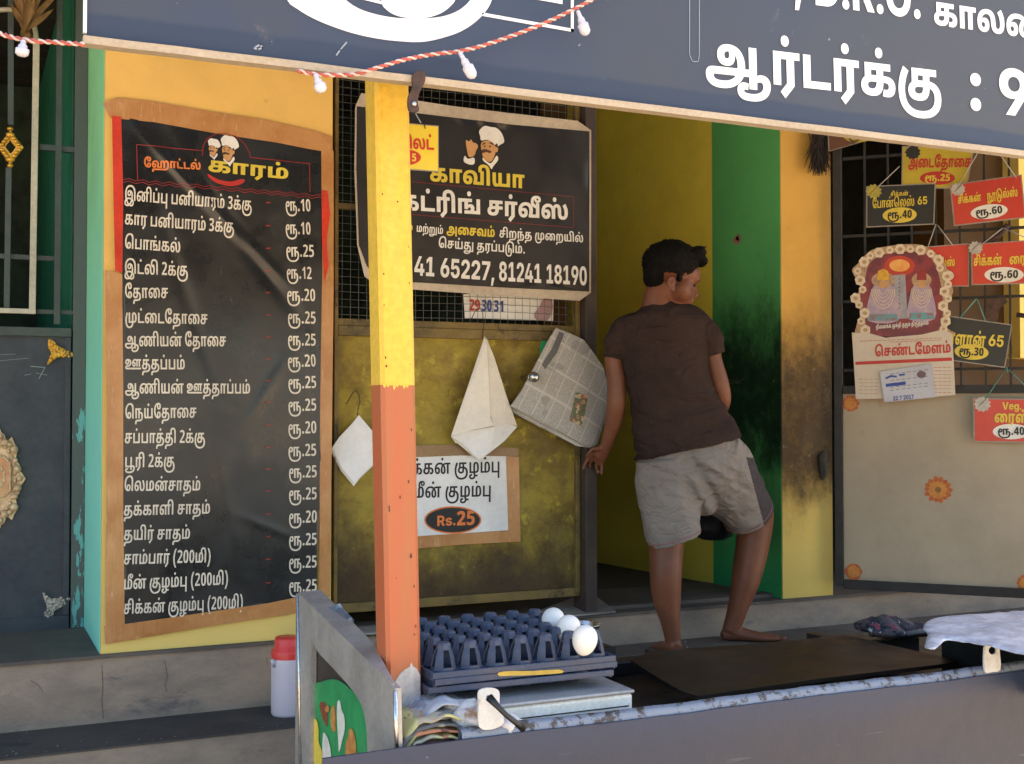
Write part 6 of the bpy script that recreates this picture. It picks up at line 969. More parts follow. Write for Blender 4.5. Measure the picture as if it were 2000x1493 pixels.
def board(label, quad, face, rows, oval=None, ovalm=None, P=LP, off=.05, strings=(), badge=None, smat=None, round_=False, group='price boards strung on the grille'):
    b = thing('price_board', label, 'price board', tuple(P.hit(*quad[3], off)), group)
    mesh('board', sheet(MB(), P, [pxpoly(P, quad)[::-1]], off, .006), m_edge, b)
    cx = sum(q[0] for q in quad)/4; cy = sum(q[1] for q in quad)/4
    ins = [(x+(cx-x)*.035, y+(cy-y)*.05) for x, y in quad]
    mesh('sign_face', sheet(MB(), P, [pxpoly(P, ins)[::-1]], off+.0008), face, b)
    if badge:
        (bx_, by_, br), bm = badge; n = 22
        pts = [(bx_+br*(1.15 if k % 2 else .9)*math.cos(2*math.pi*k/n), by_+br*(1.05 if k % 2 else .85)*math.sin(2*math.pi*k/n)) for k in range(n)]
        x0 = min(q[0] for q in ins); y0 = min(q[1] for q in ins)
        mesh('badge', sheet(MB(), P, [pxpoly(P, pts)[::-1]], off+.0014), bm, b)
        mb = MB(); 
        for k in range(4): line_px(mb, P, [(bx_-br*.5+k*br*.28, by_+br*.35-k*br*.28), (bx_-br*.3+k*br*.28, by_+br*.05-k*br*.28)], .0022, off+.002)
        mesh('badge_marks', mb, m_blackp, b)
    for key, p0, p1, h, m, ref in rows: mesh('lettering', text(MB(), P, key, p0, p1, h, off+.0026, None, ref), m, b)
    if oval:
        (ox, oy, rx, ry, tilt), om, key, tm = oval
        e = [(ox+x*math.cos(tilt)-y*math.sin(tilt), oy+x*math.sin(tilt)+y*math.cos(tilt)) for x, y in ellipse(0, 0, rx, ry)]
        mesh('price_oval', sheet(MB(), P, [pxpoly(P, e)[::-1]], off+.0018), om, b)
        c, s = math.cos(tilt), math.sin(tilt); f = lambda x, y: (ox+x*c-y*s, oy+x*s+y*c)
        mesh('price_lettering', text(MB(), P, key, f(-rx*.74, ry*.42), f(rx*.72, ry*.42), ry*.85, off+.003, None, 600), tm, b)
    for s in strings: mesh('string', MB().tube([P.hit(x, y, off+.001) for x, y in s], .0022, 6), smat or m_string, b)
    return b
board('yellow adai dosa price board with a red price oval, at 25', [(1763, 290), (1905, 284), (1888, 372), (1762, 372)], m_signyel, [(TX('W', 'அடைதோசை'), (1775, 332), (1897, 331), 17, m_red, 560)], ((1832, 352, 34, 13, 0), m_red, TX('W', 'ரூ.25'), m_yel), off=.045, badge=((1784, 302, 14), m_signblk), strings=([(1770, 292), (1800, 262)], [(1890, 288), (1850, 258)]))
board('black boneless chicken price board with yellow oval reading 40', [(1694, 368), (1829, 362), (1826, 442), (1694, 448)], m_signblk, [(TX('C', 'சிக்கன்'), (1741, 388), (1776, 386), 7, m_yel, 560), (TX('C', 'போன்லெஸ்'), (1706, 411), (1788, 406), 14, m_yel, 560), (TX('L', '65'), (1793, 404), (1813, 403), 15, m_yel, 714)], ((1759, 424, 33, 15, -.04), m_yel, TX('W', 'ரூ.40'), m_blackp), off=.052, badge=((1709, 378, 14), m_badgey), strings=([(1712, 368), (1757, 325)],))
board('red chicken noodles price board tilted up to the right, white oval reading 60', [(1856, 366), (1995, 346), (2003, 430), (1864, 446)], m_signred, [(TX('W', 'சிக்கன்'), (1872, 403), (1917, 397), 12, m_yel, 560), (TX('W', 'நூடுல்ஸ்'), (1928, 396), (1988, 388), 13, m_yel, 560)], ((1932, 418, 36, 14, -.12), m_white, TX('W', 'ரூ.60'), m_blackp), off=.06, badge=((1872, 375, 13), m_badge), strings=([(1870, 366), (1915, 290)], [(1985, 348), (1930, 270)]))
board('red price board mostly hidden behind the flower-edged calendar', [(1790, 486), (1893, 478), (1893, 562), (1795, 562)], m_signred, [(TX('W', 'ல்ஸ்'), (1838, 524), (1866, 522), 13, m_yel, 560)], ((1838, 541, 26, 13, 0), m_white, TX('W', 'ரூ.60'), m_blackp), off=.045, strings=([(1812, 484), (1828, 438)], [(1861, 480), (1831, 440)]))
board('red chicken rice price board cut off by the frame, white oval reading 60', [(1897, 480), (2045, 470), (2046, 556), (1898, 560)], m_signred, [(TX('W', 'சிக்கன்'), (1902, 523), (1957, 520), 15, m_yel, 560), (TX('W', 'ரைஸ்'), (1971, 520), (2026, 516), 15, m_yel, 560)], ((1961, 540, 38, 15, 0), m_white, TX('W', 'ரூ.60'), m_blackp), off=.058, badge=((1906, 488, 13), m_badge), strings=([(1915, 480), (1958, 446)], [(2025, 474), (1960, 446)]))
board('black mushroom price board tilted down to the right, yellow oval reading 30', [(1850, 618), (1977, 636), (1963, 720), (1846, 704)], m_signblk, [(TX('W', 'காளான்'), (1836, 672), (1924, 679), 20, m_yel, 560), (TX('L', '65'), (1929, 677), (1960, 680), 22, m_yel, 714)], ((1898, 689, 33, 15, .07), m_yel, TX('W', 'ரூ.30'), m_blackp), off=.055, strings=([(1874, 622), (1907, 584)], [(1925, 628), (1908, 584)]), smat=m_gstring)
board('red veg rice price board hung in front of the cream panel, oval reading 40', [(1901, 778), (2050, 780), (2050, 865), (1902, 863)], m_signred, [(TX('L', 'Veg.'), (1957, 800), (1995, 801), 14, m_yel, 714), (TX('W', 'ரைஸ்'), (1942, 825), (2012, 826), 17, m_yel, 560)], ((1975, 843, 36, 15, 0), m_white, TX('W', 'ரூ.40'), m_blackp), off=.05, badge=((1919, 790, 15), m_badge), strings=([(1925, 780), (1967, 716), (1968, 728)], [(2030, 782), (1970, 722)]), smat=m_gstring)
board('faded brown price board half hidden under the blue signboard', [(1618, 248), (1762, 240), (1752, 262), (1620, 300)], m_signbrn, [], ((1683, 268, 33, 14, -.1), m_signyel, TX('W', 'ரூ.20'), m_blackp), off=.04)
# hair-like black coir bunch
bun = thing('coir_bunch', 'black bunch of coir fibres hanging at the top of the orange pier', 'fibre bunch', tuple(PY(1600, 330, YF-.03)))
rnd = random.Random(4); mb = MB()
for k in range(420):
    a = PY(1603+rnd.gauss(0, 9), 235+rnd.uniform(0, 40), YF-.03-rnd.random()*.04); yy = rnd.uniform(295, 345)
    b = PY(1597+rnd.gauss(0, 11)+(yy-300)*.1, yy, YF-.02-rnd.random()*.05); m_ = a.lerp(b, .5)+Vector((rnd.gauss(0, .006), rnd.gauss(0, .006), 0))
    mb.tube([a, m_, b], [.0016, .0022, .0008], 3, False)
o = mesh('fibres', mb, M('black_coir', (.045, .035, .032), .8, 0), bun); o['kind'] = 'stuff'
gs = thing('scorched_rag', 'dark scorched rag wrapped on the door edge beside the cream panel', 'rag', tuple(PY(1610, 940, YF-.02)))
mb = MB(); mb.ball(PY(1606, 912, YF-.008), .026, .014, .065, 28); c = PY(1606, 912, YF-.008)
mb.v = [tuple(c+(Vector(p)-c)*(1+.5*noise.noise(Vector(p)*28))) for p in mb.v]
mesh('rag', mb, M('scorched_rag', (.035, .035, .03), .9, 0, c2=(.06, .05, .035), scale=25, bump=1, bscale=40), gs)

# ------------------------------------------------------------------ flower-edged wall calendar
QP = Plane(tuple(LP.hit(1765, 600, .075)), LD)
cal = thing('wall_calendar', 'die-cut calendar with rose garland border, red heading and a small clipped date pad', 'calendar', tuple(QP.hit(1765, 780)))
def cs(nm, pts, off, m, par=cal, t=0, sm=0, P=QP):
    if sm: pts = smoothpoly(pts, sm)
    return mesh(nm, sheet(MB(), P, [pxpoly(P, pts)[::-1]], off, t), m, par)
m_garl = M('garland_print', (.50, .34, .20), .5, 0, c2=(.30, .18, .10), scale=60, bump=.3, bscale=80)
m_garl2 = M('garland_light_print', (.72, .62, .46), .5, 0, c2=(.6, .46, .3), scale=60)
m_plum = NT('plum_print'); _c = m_plum.mix(m_plum.ramp(m_plum.noise(14, 4), .4, .6), (.13, .02, .03), (.24, .03, .035)); m_plum = m_plum.out(_c, .4)
edge = [(1688, 655), (1672, 640), (1682, 610), (1668, 590), (1680, 560), (1664, 530), (1676, 515), (1700, 490), (1730, 482), (1760, 478), (1795, 478), (1822, 490), (1848, 520), (1852, 545), (1862, 570), (1848, 595), (1855, 620), (1848, 640), (1858, 655)]
cs('backing_card', edge, 0, m_garl, t=.002, sm=3)
cs('picture_ground', [(1698, 652), (1690, 620), (1680, 580), (1690, 545), (1698, 515), (1725, 498), (1765, 492), (1808, 496), (1828, 520), (1838, 560), (1842, 600), (1836, 640), (1812, 655), (1760, 659)], .0012, m_plum, sm=3)
rnd = random.Random(9)
ringp = [(1690, 645), (1682, 628), (1689, 612), (1678, 596), (1671, 583), (1685, 566), (1680, 548), (1675, 530), (1688, 512), (1700, 500), (1717, 494), (1738, 489), (1758, 487), (1778, 487), (1798, 489), (1818, 496), (1833, 508), (1836, 524), (1850, 540), (1852, 556), (1845, 570), (1852, 584), (1842, 598), (1850, 612), (1847, 628), (1843, 643)]
for i, (x, y) in enumerate(ringp):
    r = 9.5 if i % 2 == 0 else 7
    n = 12; pts = [(x+r*(1+.14*(k % 2))*math.cos(6.283*k/n+i), y+r*(1+.14*(k % 2))*math.sin(6.283*k/n+i)) for k in range(n)]
    rs = cs('rose_print', pts, .002+.0003*(i % 3), m_garl2)
    cs('rose_heart', [(x+r*.5*math.cos(6.283*k/7+i), y+r*.42*math.sin(6.283*k/7+i)) for k in range(7)], .0034, m_garl, rs)
m_glow = M('sunset_print', (.75, .28, .06), .4, 0, c2=(.80, .45, .12), scale=20); m_glow2 = M('sunset_red_print', (.55, .06, .03), .4)
cs('sunset_print', ellipse(1757, 520, 30, 20), .0016, m_glow2); cs('sunset_core', ellipse(1757, 519, 20, 12), .002, m_glow)
m_tower = M('grey_tower_print', (.36, .35, .38), .5, 0, scale=40); cs('tower_print', [(1744, 538), (1768, 536), (1772, 610), (1776, 622), (1744, 624), (1746, 610)], .0022, m_tower)
mb = MB(); 
for y in range(544, 606, 8): line_px(mb, QP, [(1756, y), (1757, y+3)], .002, .0028)
mesh('tower_windows', mb, m_blackp, cal)
m_lil = M('lilac_print', (.36, .28, .40), .5, 0, c2=(.50, .38, .40), scale=45); m_cyan = M('turquoise_print', (.10, .36, .40), .5, 0, c2=(.3, .1, .12), scale=45)
def idol(cx, top, bot, wd, m1, m2):
    h = bot-top; mbq = cs('idol_print', [(cx-wd*.25, top+h*.28), (cx+wd*.25, top+h*.28), (cx+wd*.5, top+h*.55), (cx+wd*.55, bot), (cx-wd*.55, bot), (cx-wd*.5, top+h*.55)], .0024, m1, sm=3)
    cs('arch_print', ellipse(cx, top+h*.22, wd*.42, h*.15), .0027, m_garl, mbq); cs('crown_print', [(cx-wd*.22, top+h*.22), (cx-wd*.18, top+h*.05), (cx, top), (cx+wd*.18, top+h*.05), (cx+wd*.22, top+h*.22)], .003, m2, mbq)
    cs('head_print', ellipse(cx, top+h*.3, wd*.13, h*.08, 14), .0032, m_skinp, mbq)
    mb = MB()
    for j in range(5):
        s_ = wd*(.14+.07*j); line_px(mb, QP, [(cx+s_*math.cos(a), top+h*.40+(h*.09+j*h*.07)*math.sin(a)) for a in [math.pi*k/8 for k in range(9)]], .0028, .0034)
    mesh('garland_lines', mb, m_garl2, mbq)
    cs('base_print', [(cx-wd*.5, bot-h*.13), (cx+wd*.5, bot-h*.13), (cx+wd*.55, bot), (cx-wd*.55, bot)], .0036, m_cyan, mbq)
idol(1725, 525, 627, 54, m_lil, m_gold); idol(1800, 526, 624, 46, m_lil, m_redthin)
mb = MB(); text(mb, QP, TX('C', 'நினைக்க முக்தி தரும் திருத்தலம்'), (1711, 643), (1814, 634), 6, .003); mesh('caption_lettering', mb, m_white, cal)
m_calcard = M('calendar_card', (.62, .54, .44), .6, 0, c2=(.56, .48, .38), scale=4, fine=.06)
cs('lower_card', [(1664, 650), (1700, 652), (1730, 660), (1800, 654), (1842, 644), (1860, 652), (1866, 772), (1800, 777), (1672, 780)], .003, m_calcard, t=.004)
mb = MB(); text(mb, QP, TX('W', 'செண்டமேளம்'), (1709, 697), (1858, 689), 16, .0042); mesh('heading_lettering', mb, m_red, cal)
mb = MB(); line_px(mb, QP, [(1674, 710), (1856, 702)], .014, .0038); mesh('red_band', mb, m_red, cal)
mb = MB()
for y0, x0, x1 in ((667, 1680, 1850), (671, 1740, 1846)): 
    mb.cut()
    for k in range(int((x1-x0)/9)): line_px(mb, QP, [(x0+k*9, y0-(x0+k*9-1680)*.04), (x0+k*9+6, y0-(x0+k*9-1680)*.04-.2)], .0026, .004)
for j, y in enumerate(range(718, 770, 7)):
    mb.cut()
    for k in range(4): line_px(mb, QP, [(1824+k*9, y), (1830+k*9, y-.3)], .0022, .004)
    if j > 2: 
        mb.cut()
        for k in range(4): line_px(mb, QP, [(1678+k*10, y+2), (1685+k*10, y+2)], .0018, .004)
mesh('small_print', mb, flatm('dull_pink_print', (.45, .16, .13)), cal)
pad = mesh('date_pad', sheet(MB(), QP, [pxpoly(QP, [(1719, 727), (1820, 711), (1828, 776), (1728, 786)][::-1])], .014, .008), M('bluish_pad_paper', (.50, .50, .55), .45, 0, c2=(.42, .42, .47), scale=6, fine=.06), cal)
mb = MB(); text(mb, QP, TX('L', '22 7 2017'), (1745, 783), (1786, 779), 8, .015, None, 714)
for (x0, y0, x1, y1) in ((1734, 753, 1748, 751), (1752, 751, 1766, 749)): mb.cut(); line_px(mb, QP, [(x0, y0), (x1, y1)], .014, .0148)
mb.cut(); line_px(mb, QP, [(1732, 739), (1741, 735), (1750, 736)], .008, .0148); mb.cut(); line_px(mb, QP, [(1758, 733), (1766, 732)], .008, .0148)
mesh('blue_print', mb, m_blue, pad)
mb = MB()
for y in (731, 744, 757, 763): 
    for k in range(7): line_px(mb, QP, [(1740+k*11, y-k*1.3), (1746+k*11, y-k*1.3-.6)], .0022, .0147)
sheet(mb, QP, [pxpoly(QP, ellipse(1800, 732, 9, 7))[::-1]], .0147); mesh('grey_print', mb, flatm('pad_grey_print', (.16, .10, .12)), pad)

# ------------------------------------------------------------------ pushcart
CY = 1.99
cart = thing('pushcart', 'blue-grey painted food pushcart with steel side frame and dark work top in the foreground', 'pushcart', (2.0, 2.3, 0))
RZ = .912
m_cart = NT('slate_cart_paint')
_c = m_cart.mix(m_cart.ramp(m_cart.noise(2.5, 7, .6, (.5, 1, 2)), .35, .65), (.020, .028, .054), (.029, .031, .046))
_x, _y, _z = m_cart.sep()
_c = m_cart.mix(m_cart.ramp(_z, .83, .91, 0, .75), _c, (.017, .033, .078))
_c = m_cart.mix(m_cart.ramp(m_cart.noise(38, 6, .7, (.5, 1, 1)), .70, .74, 0, .8), _c, (.22, .23, .25))
_c = m_cart.mix(m_cart.ramp(m_cart.noise(8, 8, .75), .58, .75, 0, .3), _c, (.07, .06, .05))
_c = m_cart.mix(m_cart.ramp(m_cart.noise(30, 5, .6, (.12, 1, 3.2), (0, R_(6), 0)), .69, .71, 0, .5), _c, (.12, .13, .15))
_c = m_cart.mix(m_cart.ramp(m_cart.noise(16, 8, .75, (.5, 1, 2)), .60, .68, 0, .5), _c, (.02, .018, .018))
m_cart.bump(m_cart.math('ADD', m_cart.noise(12, 6), m_cart.noise(3, 3)), .35, .008); m_cart = m_cart.out(_c, .42, 0, .45)
m_rim = NT('flaking_pale_rim_paint')
_c = m_rim.mix(m_rim.ramp(m_rim.noise(28, 8, .78), .50, .56), (.20, .225, .27), (.06, .045, .035)); m_rim.bump(m_rim.noise(40, 6), .6, .002); m_rim = m_rim.out(_c, .55)
FX0 = PY(630, 1481, CY).x
rimp = lambda X: RZ+(.0012*math.sin(X*9)+.0018*noise.noise(Vector((X*12, 0, 0))))
mb = MB(); mb.grid(lambda u, v: Vector((FX0+u*3.1, CY+.0+.004*noise.noise(Vector((u*9, v*5, 2))), .05+v*(rimp(FX0+u*3.1)-.05))), 80, 12); mb.grid(lambda u, v: Vector((FX0+u*3.1, CY+.012*(1-v)+.0, .05+(1-v)*0+v*0+rimp(FX0+u*3.1)-.05)) if False else Vector((FX0+u*3.1, CY+v*.006, rimp(FX0+u*3.1))), 80, 1)
mesh('front_panel', mb, m_cart, cart)
mb = MB(); xa = PY(905, 1440, CY).x
def rimsec(X): 
    z = rimp(X)+.002; w_ = .0012*noise.noise(Vector((X*25, 3, 0)))
    return [Vector((X, CY+.007, z-.010)), Vector((X, CY+.006, z+.006+w_)), Vector((X, CY+.020, z+.015+w_)), Vector((X, CY+.024, z+.011)), Vector((X, CY+.024, z-.03))]
n = 140; vs = []
for i in range(n+1): vs += rimsec(xa+(3.6-xa)*i/n)
mb.add(vs, [(i*5+k, (i+1)*5+k, (i+1)*5+k+1, i*5+k+1) for i in range(n) for k in range(4)], True); mesh('rim', mb, m_rim, cart)
m_tray = M('soot_black_cart_top', (.012, .013, .016), .38, .4, c2=(.035, .03, .025), scale=8, dirt=(.04, .03, .025), dthr=.64, bump=.4)
mesh('work_top', MB().box((.765, CY+.03, .84), (3.6, 2.73, .852)), m_tray, cart)
bevel(mesh('back_rail', MB().box((.765, 2.731, .80), (3.6, 2.76, .851)), m_darksteel, cart))
for k, y_ in enumerate((CY+.055, CY+.085)): bevel(mesh('burner_rail', MB().box((PY(1215, 1390, y_).x, y_, .853), (3.5, y_+.012, .885+.006*k)), M('dark_blue_steel', (.02, .03, .045), .35, .6), cart))
bevel(mesh('burner_rail', MB().box((1.62, 2.22, .853), (1.64, 2.7, .88)), m_darksteel, cart)); bevel(mesh('burner_rail', MB().box((1.3, 2.56, .853), (1.619, 2.575, .885)), m_darksteel, cart))
for x_ in (.83, 3.5):
    for y_ in (2.06, 2.68): mesh('leg', MB().box((x_, y_, 0), (x_+.03, y_+.03, .839)), m_darksteel, cart)
# side frame, plane X = const
SX = .700
SP = Plane((SX, 2.4, 0), (0, -1, 0))
m_sideframe = M('galvanised_side_frame', (.40, .375, .345), .42, .3, c2=(.28, .262, .24), scale=7, dirt=(.17, .145, .125), dthr=.62, bump=.2)
def sp(name, pts, off, t, m, holes=(), bev=.0015):
    cs_ = [pxpoly(SP, pts)]; hs = [pxpoly(SP, h) for h in holes]
    def area(c): return sum(c[i][0]*c[(i+1) % len(c)][1]-c[(i+1) % len(c)][0]*c[i][1] for i in range(len(c)))
    if area(cs_[0]) < 0: cs_[0].reverse()
    for h in hs:
        if area(h) > 0: h.reverse()
    o = mesh(name, sheet(MB(), SP, cs_+hs, off, t), m, cart); return bevel(o, bev) if bev else o
sp('side_frame', [(578, 1160), (590, 1166), (678, 1252), (771, 1345), (775, 1520), (576, 1560)], 0, .012, m_sideframe, holes=[smoothpoly([(608, 1248), (609, 1252), (622, 1275), (650, 1305), (685, 1345), (706, 1378), (715, 1420), (717, 1475), (712, 1540), (640, 1552), (612, 1552), (607, 1500), (607, 1380)], 4)])
mesh('frame_top_flange', MB().add([SP.hit(582, 1158, 0), SP.hit(765, 1336, 0), SP.hit(765, 1336, 0)+Vector((.006, 0, .001)), SP.hit(690, 1263, 0)+Vector((.040, 0, .004)), SP.hit(582, 1158, 0)+Vector((.052, 0, .004))], [(0, 1, 2, 3, 4)]), m_sideframe, cart).modifiers.new('s', 'SOLIDIFY').thickness = .004
mesh('frame_corner_edge', MB().tube([SP.hit(581, 1162, .002), SP.hit(585, 1350, .002), SP.hit(588, 1600, .002)], .004, 8), m_steel, cart)
mesh('frame_corner_edge', MB().tube([SP.hit(772, 1350, .0), SP.hit(775, 1480, .0)], .004, 8), m_steel, cart)
sp('side_backing', [(598, 1225), (725, 1340), (730, 1560), (598, 1560)], -.014, .003, M('dark_brown_ply', (.05, .038, .03), .8), bev=0)
pic = sp('food_picture', smoothpoly([(605, 1345), (620, 1333), (640, 1328), (658, 1333), (680, 1352), (700, 1372), (708, 1395), (711, 1440), (712, 1510), (640, 1520), (606, 1520), (605, 1430)], 4), -.009, .002, M('leaf_green_print', (.02, .30, .09), .35, 0, c2=(.015, .22, .07), scale=10, fine=.05), bev=0)
def blob(nm, pts, m, k): 
    c = pxpoly(SP, smoothpoly(pts, 4)); A_ = sum(c[i][0]*c[(i+1) % len(c)][1]-c[(i+1) % len(c)][0]*c[i][1] for i in range(len(c)))
    if A_ < 0: c.reverse()
    mesh(nm, sheet(MB(), SP, [c], -.0085+.0004*k), m, pic)
m_food = M('fried_food_print', (.40, .14, .03), .4, 0, c2=(.60, .32, .08), scale=60); m_chi = M('chilli_red_print', (.30, .03, .02), .4, 0, c2=(.12, .09, .03), scale=60); m_rice = M('rice_white_print', (.70, .68, .60), .4)
blob('food_print', [(617, 1376), (626, 1372), (632, 1390), (632, 1420), (626, 1412), (620, 1395)], m_chi, 1); blob('food_print', [(640, 1384), (646, 1380), (648, 1410), (647, 1430), (640, 1425), (638, 1400)], m_food, 1)
blob('food_print', [(652, 1372), (657, 1371), (660, 1388), (665, 1400), (666, 1425), (661, 1448), (655, 1470), (653, 1440), (651, 1400)], m_rice, 2); blob('food_print', [(676, 1424), (683, 1430), (687, 1450), (688, 1475), (680, 1485), (668, 1478), (668, 1455), (672, 1440)], m_food, 2)
blob('food_print', [(606, 1412), (613, 1410), (616, 1430), (616, 1450), (622, 1470), (620, 1500), (608, 1500)], m_yel, 3); blob('food_print', [(624, 1436), (631, 1438), (637, 1455), (640, 1480), (636, 1500), (624, 1500)], m_rice, 3); blob('food_print', [(628, 1388), (633, 1378), (637, 1384), (634, 1392)], m_food, 4)
# latch on frame
cl = thing('clip_handle', 'bluish steel clip handle hooked on the sloping side frame', 'handle', tuple(SP.hit(660, 1210, .0)))
q = lambda x, y, Y: PY(x, y, Y)
o = mesh('strap', MB().add([q(632, 1190, 2.55), q(658, 1181, 2.5), q(664, 1186, 2.5), q(687, 1206, 2.42), q(686, 1222, 2.42), q(676, 1212, 2.43), q(655, 1192, 2.5), q(640, 1201, 2.55)], [(7, 6, 2, 1, 0), (6, 5, 4, 3, 2)]), M('blue_tinted_steel', (.22, .26, .33), .35, .5), cl); o.modifiers.new('s', 'SOLIDIFY').thickness = .008

# griddle plate
gr = thing('griddle_plate', 'large flat blackened griddle slab lying on the cart in front of the boy', 'griddle', (2.4, 2.4, .89))
ZG = .905
gpts = [PZ(1232, 1297, ZG), PZ(1268, 1284, ZG), PZ(1330, 1275, ZG), PZ(1500, 1256, ZG), PZ(1648, 1240, ZG), PZ(1700, 1252, ZG), PZ(1872, 1291, ZG), PZ(1850, 1297, ZG), PZ(1600, 1327, ZG), PZ(1362, 1360, ZG), PZ(1330, 1350, ZG), PZ(1270, 1318, ZG)]
for i_, dz in ((0, .010), (1, .016), (11, .006), (2, .006)): gpts[i_] = gpts[i_]+Vector((0, 0, dz))
m_grid = M('seasoned_iron', (.017, .012, .009), .42, .4, c2=(.026, .018, .012), scale=3, dirt=(.075, .05, .032), dthr=.56, dscale=7, bump=.5, bscale=14)
V_, T_ = fill([[(p.x, p.y) for p in gpts][::-1]], .06)
hz = lambda x, y: ZG+.014*math.exp(-((x-gpts[1].x)**2+(y-gpts[1].y)**2)/.02)+.002*noise.noise(Vector((x*4, y*4, 0)))
mb = MB(); mb.add([(x, y, hz(x, y)) for x, y in V_], T_, True); mb.add([(x, y, hz(x, y)-.009) for x, y in V_], [t[::-1] for t in T_], True)
n = len(gpts); mb.add([(p.x, p.y, hz(p.x, p.y)) for p in gpts]+[(p.x, p.y, hz(p.x, p.y)-.009) for p in gpts], [(i, (i+1) % n, (i+1) % n+n, i+n) for i in range(n)]); mesh('plate', mb, m_grid, gr)
for x_, y_ in ((1.9, 2.35), (2.7, 2.35), (2.1, 2.55)): mesh('support', MB().box((x_, y_, .853), (x_+.03, y_+.1, ZG-.012)), m_darksteel, gr)

# lugs on the rim
def lug(label, pts, hole, rmat, bolt=None):
    P = facade(CY+.003); L = thing('rim_lug', label, 'bracket', tuple(P.hit(*pts[-1])), 'white lugs on the cart rim')
    c = pxpoly(P, smoothpoly(pts, 3))[::-1]; h = [P.l(hole[0]+hole[2]*math.cos(t), hole[1]+hole[2]*math.sin(t)) for t in [i*math.pi/8 for i in range(16)]]
    A_ = lambda c: sum(c[i][0]*c[(i+1) % len(c)][1]-c[(i+1) % len(c)][0]*c[i][1] for i in range(len(c)))
    if A_(c) < 0: c.reverse()
    if A_(h) > 0: h.reverse()
    bevel(mesh('plate', sheet(MB(), P, [c, h], 0, .0045), rmat, L), .0008)
    if bolt: mesh('bolt', MB().tube([P.hit(*p) for p in bolt], [.008, .0055, .005, .0055, .007], 8), m_darksteel, L)
m_lug = M('chipped_white_paint', (.66, .65, .62), .5, 0, c2=(.5, .48, .44), scale=30, dirt=(.16, .10, .07), dthr=.60, dscale=30, bump=.15)
lug('white chipped lug with a bent dark bolt through it, beside the cloth heap', [(935, 1375), (934, 1358), (938, 1348), (955, 1344), (972, 1347), (976, 1358), (976, 1384), (985, 1412), (960, 1425), (936, 1420)], (955, 1364, 6), m_lug, bolt=[(955, 1362, .02), (972, 1380, .035), (990, 1398, .04), (1008, 1412, .04), (1022, 1424, .035)])
lug('white chipped lug with an open hole at the right of the cart rim', [(1924, 1312), (1923, 1275), (1926, 1260), (1938, 1254), (1950, 1260), (1953, 1275), (1954, 1308), (1938, 1313)], (1939, 1271, 8), m_lug)

# ------------------------------------------------------------------ post
PYY = 2.14
post = thing('striped_post', 'square steel post painted yellow above and orange below, silver at its foot', 'post', tuple(PY(785, 1440, PYY)))
def postsec(y0, y1, m, nm, f0=0, prom=0.):
    # edges measured at both ends: left x goes 733->757, right 800->825 from y 160 to 1440
    L = lambda y: 733+(y-160)*26/1280; Rr = lambda y: 801+(y-160)*24/1280
    ch = 0.007; mb = MB(); vs = []
    for y in (y0, y1):
        a = PY(L(y), y, PYY); b = PY(Rr(y), y, PYY); z = a.z; x0 = a.x-prom; x1 = a.x+.0682+prom; Y0 = PYY-prom; Y1 = PYY+.0682+prom
        vs += [Vector(p) for p in ((x0+ch, Y0, z), (x1-ch, Y0, z), (x1, Y0+ch, z), (x1, Y1-ch, z), (x1-ch, Y1, z), (x0+ch, Y1, z), (x0, Y1-ch, z), (x0, Y0+ch, z))]
    mb.add(vs, [(k, (k+1) % 8, (k+1) % 8+8, k+8)[::-1] for k in range(8)]+[tuple(range(8)), tuple(range(8, 16))[::-1]])
    return mesh(nm, mb, m, post)
m_postyel = M('yellow_post_paint', (.70, .44, .045), .5, 0, c2=(.68, .46, .07), scale=5, dirt=(.42, .22, .04), dthr=.63, dscale=9, bump=.12, stretch=(6, 6, .6))
m_postor = NT('orange_post_paint')
_c = m_postor.mix(m_postor.ramp(m_postor.noise(6, 7, .65, (5, 5, .5)), .35, .65), (.44, .105, .040), (.39, .125, .045))
_c = m_postor.mix(m_postor.ramp(m_postor.noise(22, 7, .7, (4, 4, .5)), .68, .73, 0, .6), _c, (.12, .07, .03))
_c = m_postor.mix(m_postor.ramp(m_postor.noise(26, 7, .7, (1, 1, .5)), .73, .76, 0, .7), _c, (.55, .50, .46))
m_postor.bump(m_postor.noise(30, 4), .12); m_postor = m_postor.out(_c, .42, 0, .45)
postsec(60, 752, m_postyel, 'yellow_section'); postsec(752.2, 1640, m_postor, 'orange_section')
P = facade(PYY-.0012)
sil = M('silver_primer', (.42, .43, .45), .4, .35, c2=(.34, .35, .37), scale=12, stretch=(5, 5, .6))
mesh('silver_primer_patch', sheet(MB(), P, [pxpoly(P, [(769, 1345), (772, 1332), (780, 1318), (792, 1307), (800, 1303), (803, 1294), (807, 1302), (814, 1306), (820.5, 1318), (824, 1520), (772, 1520)][::-1])], 0, .0), sil, post)
mb = MB(); rnd = random.Random(31); P = facade(PYY-.0006)
for k in range(9):
    x = 752+k*6.2+rnd.uniform(-1, 1); d_ = rnd.uniform(1, 6) if k % 3 else rnd.uniform(5, 12)
    mb.cut(); sheet(mb, P, [pxpoly(P, [(x-3.4, 751), (x+3.4, 751), (x+2.2, 752+d_*.6), (x, 752+d_), (x-2, 752+d_*.6)])[::-1]], 0)
mesh('paint_drip', mb, m_postyel, post)
m_chip = M('bare_rust_chip', (.10, .05, .03), .85)
mb = MB()
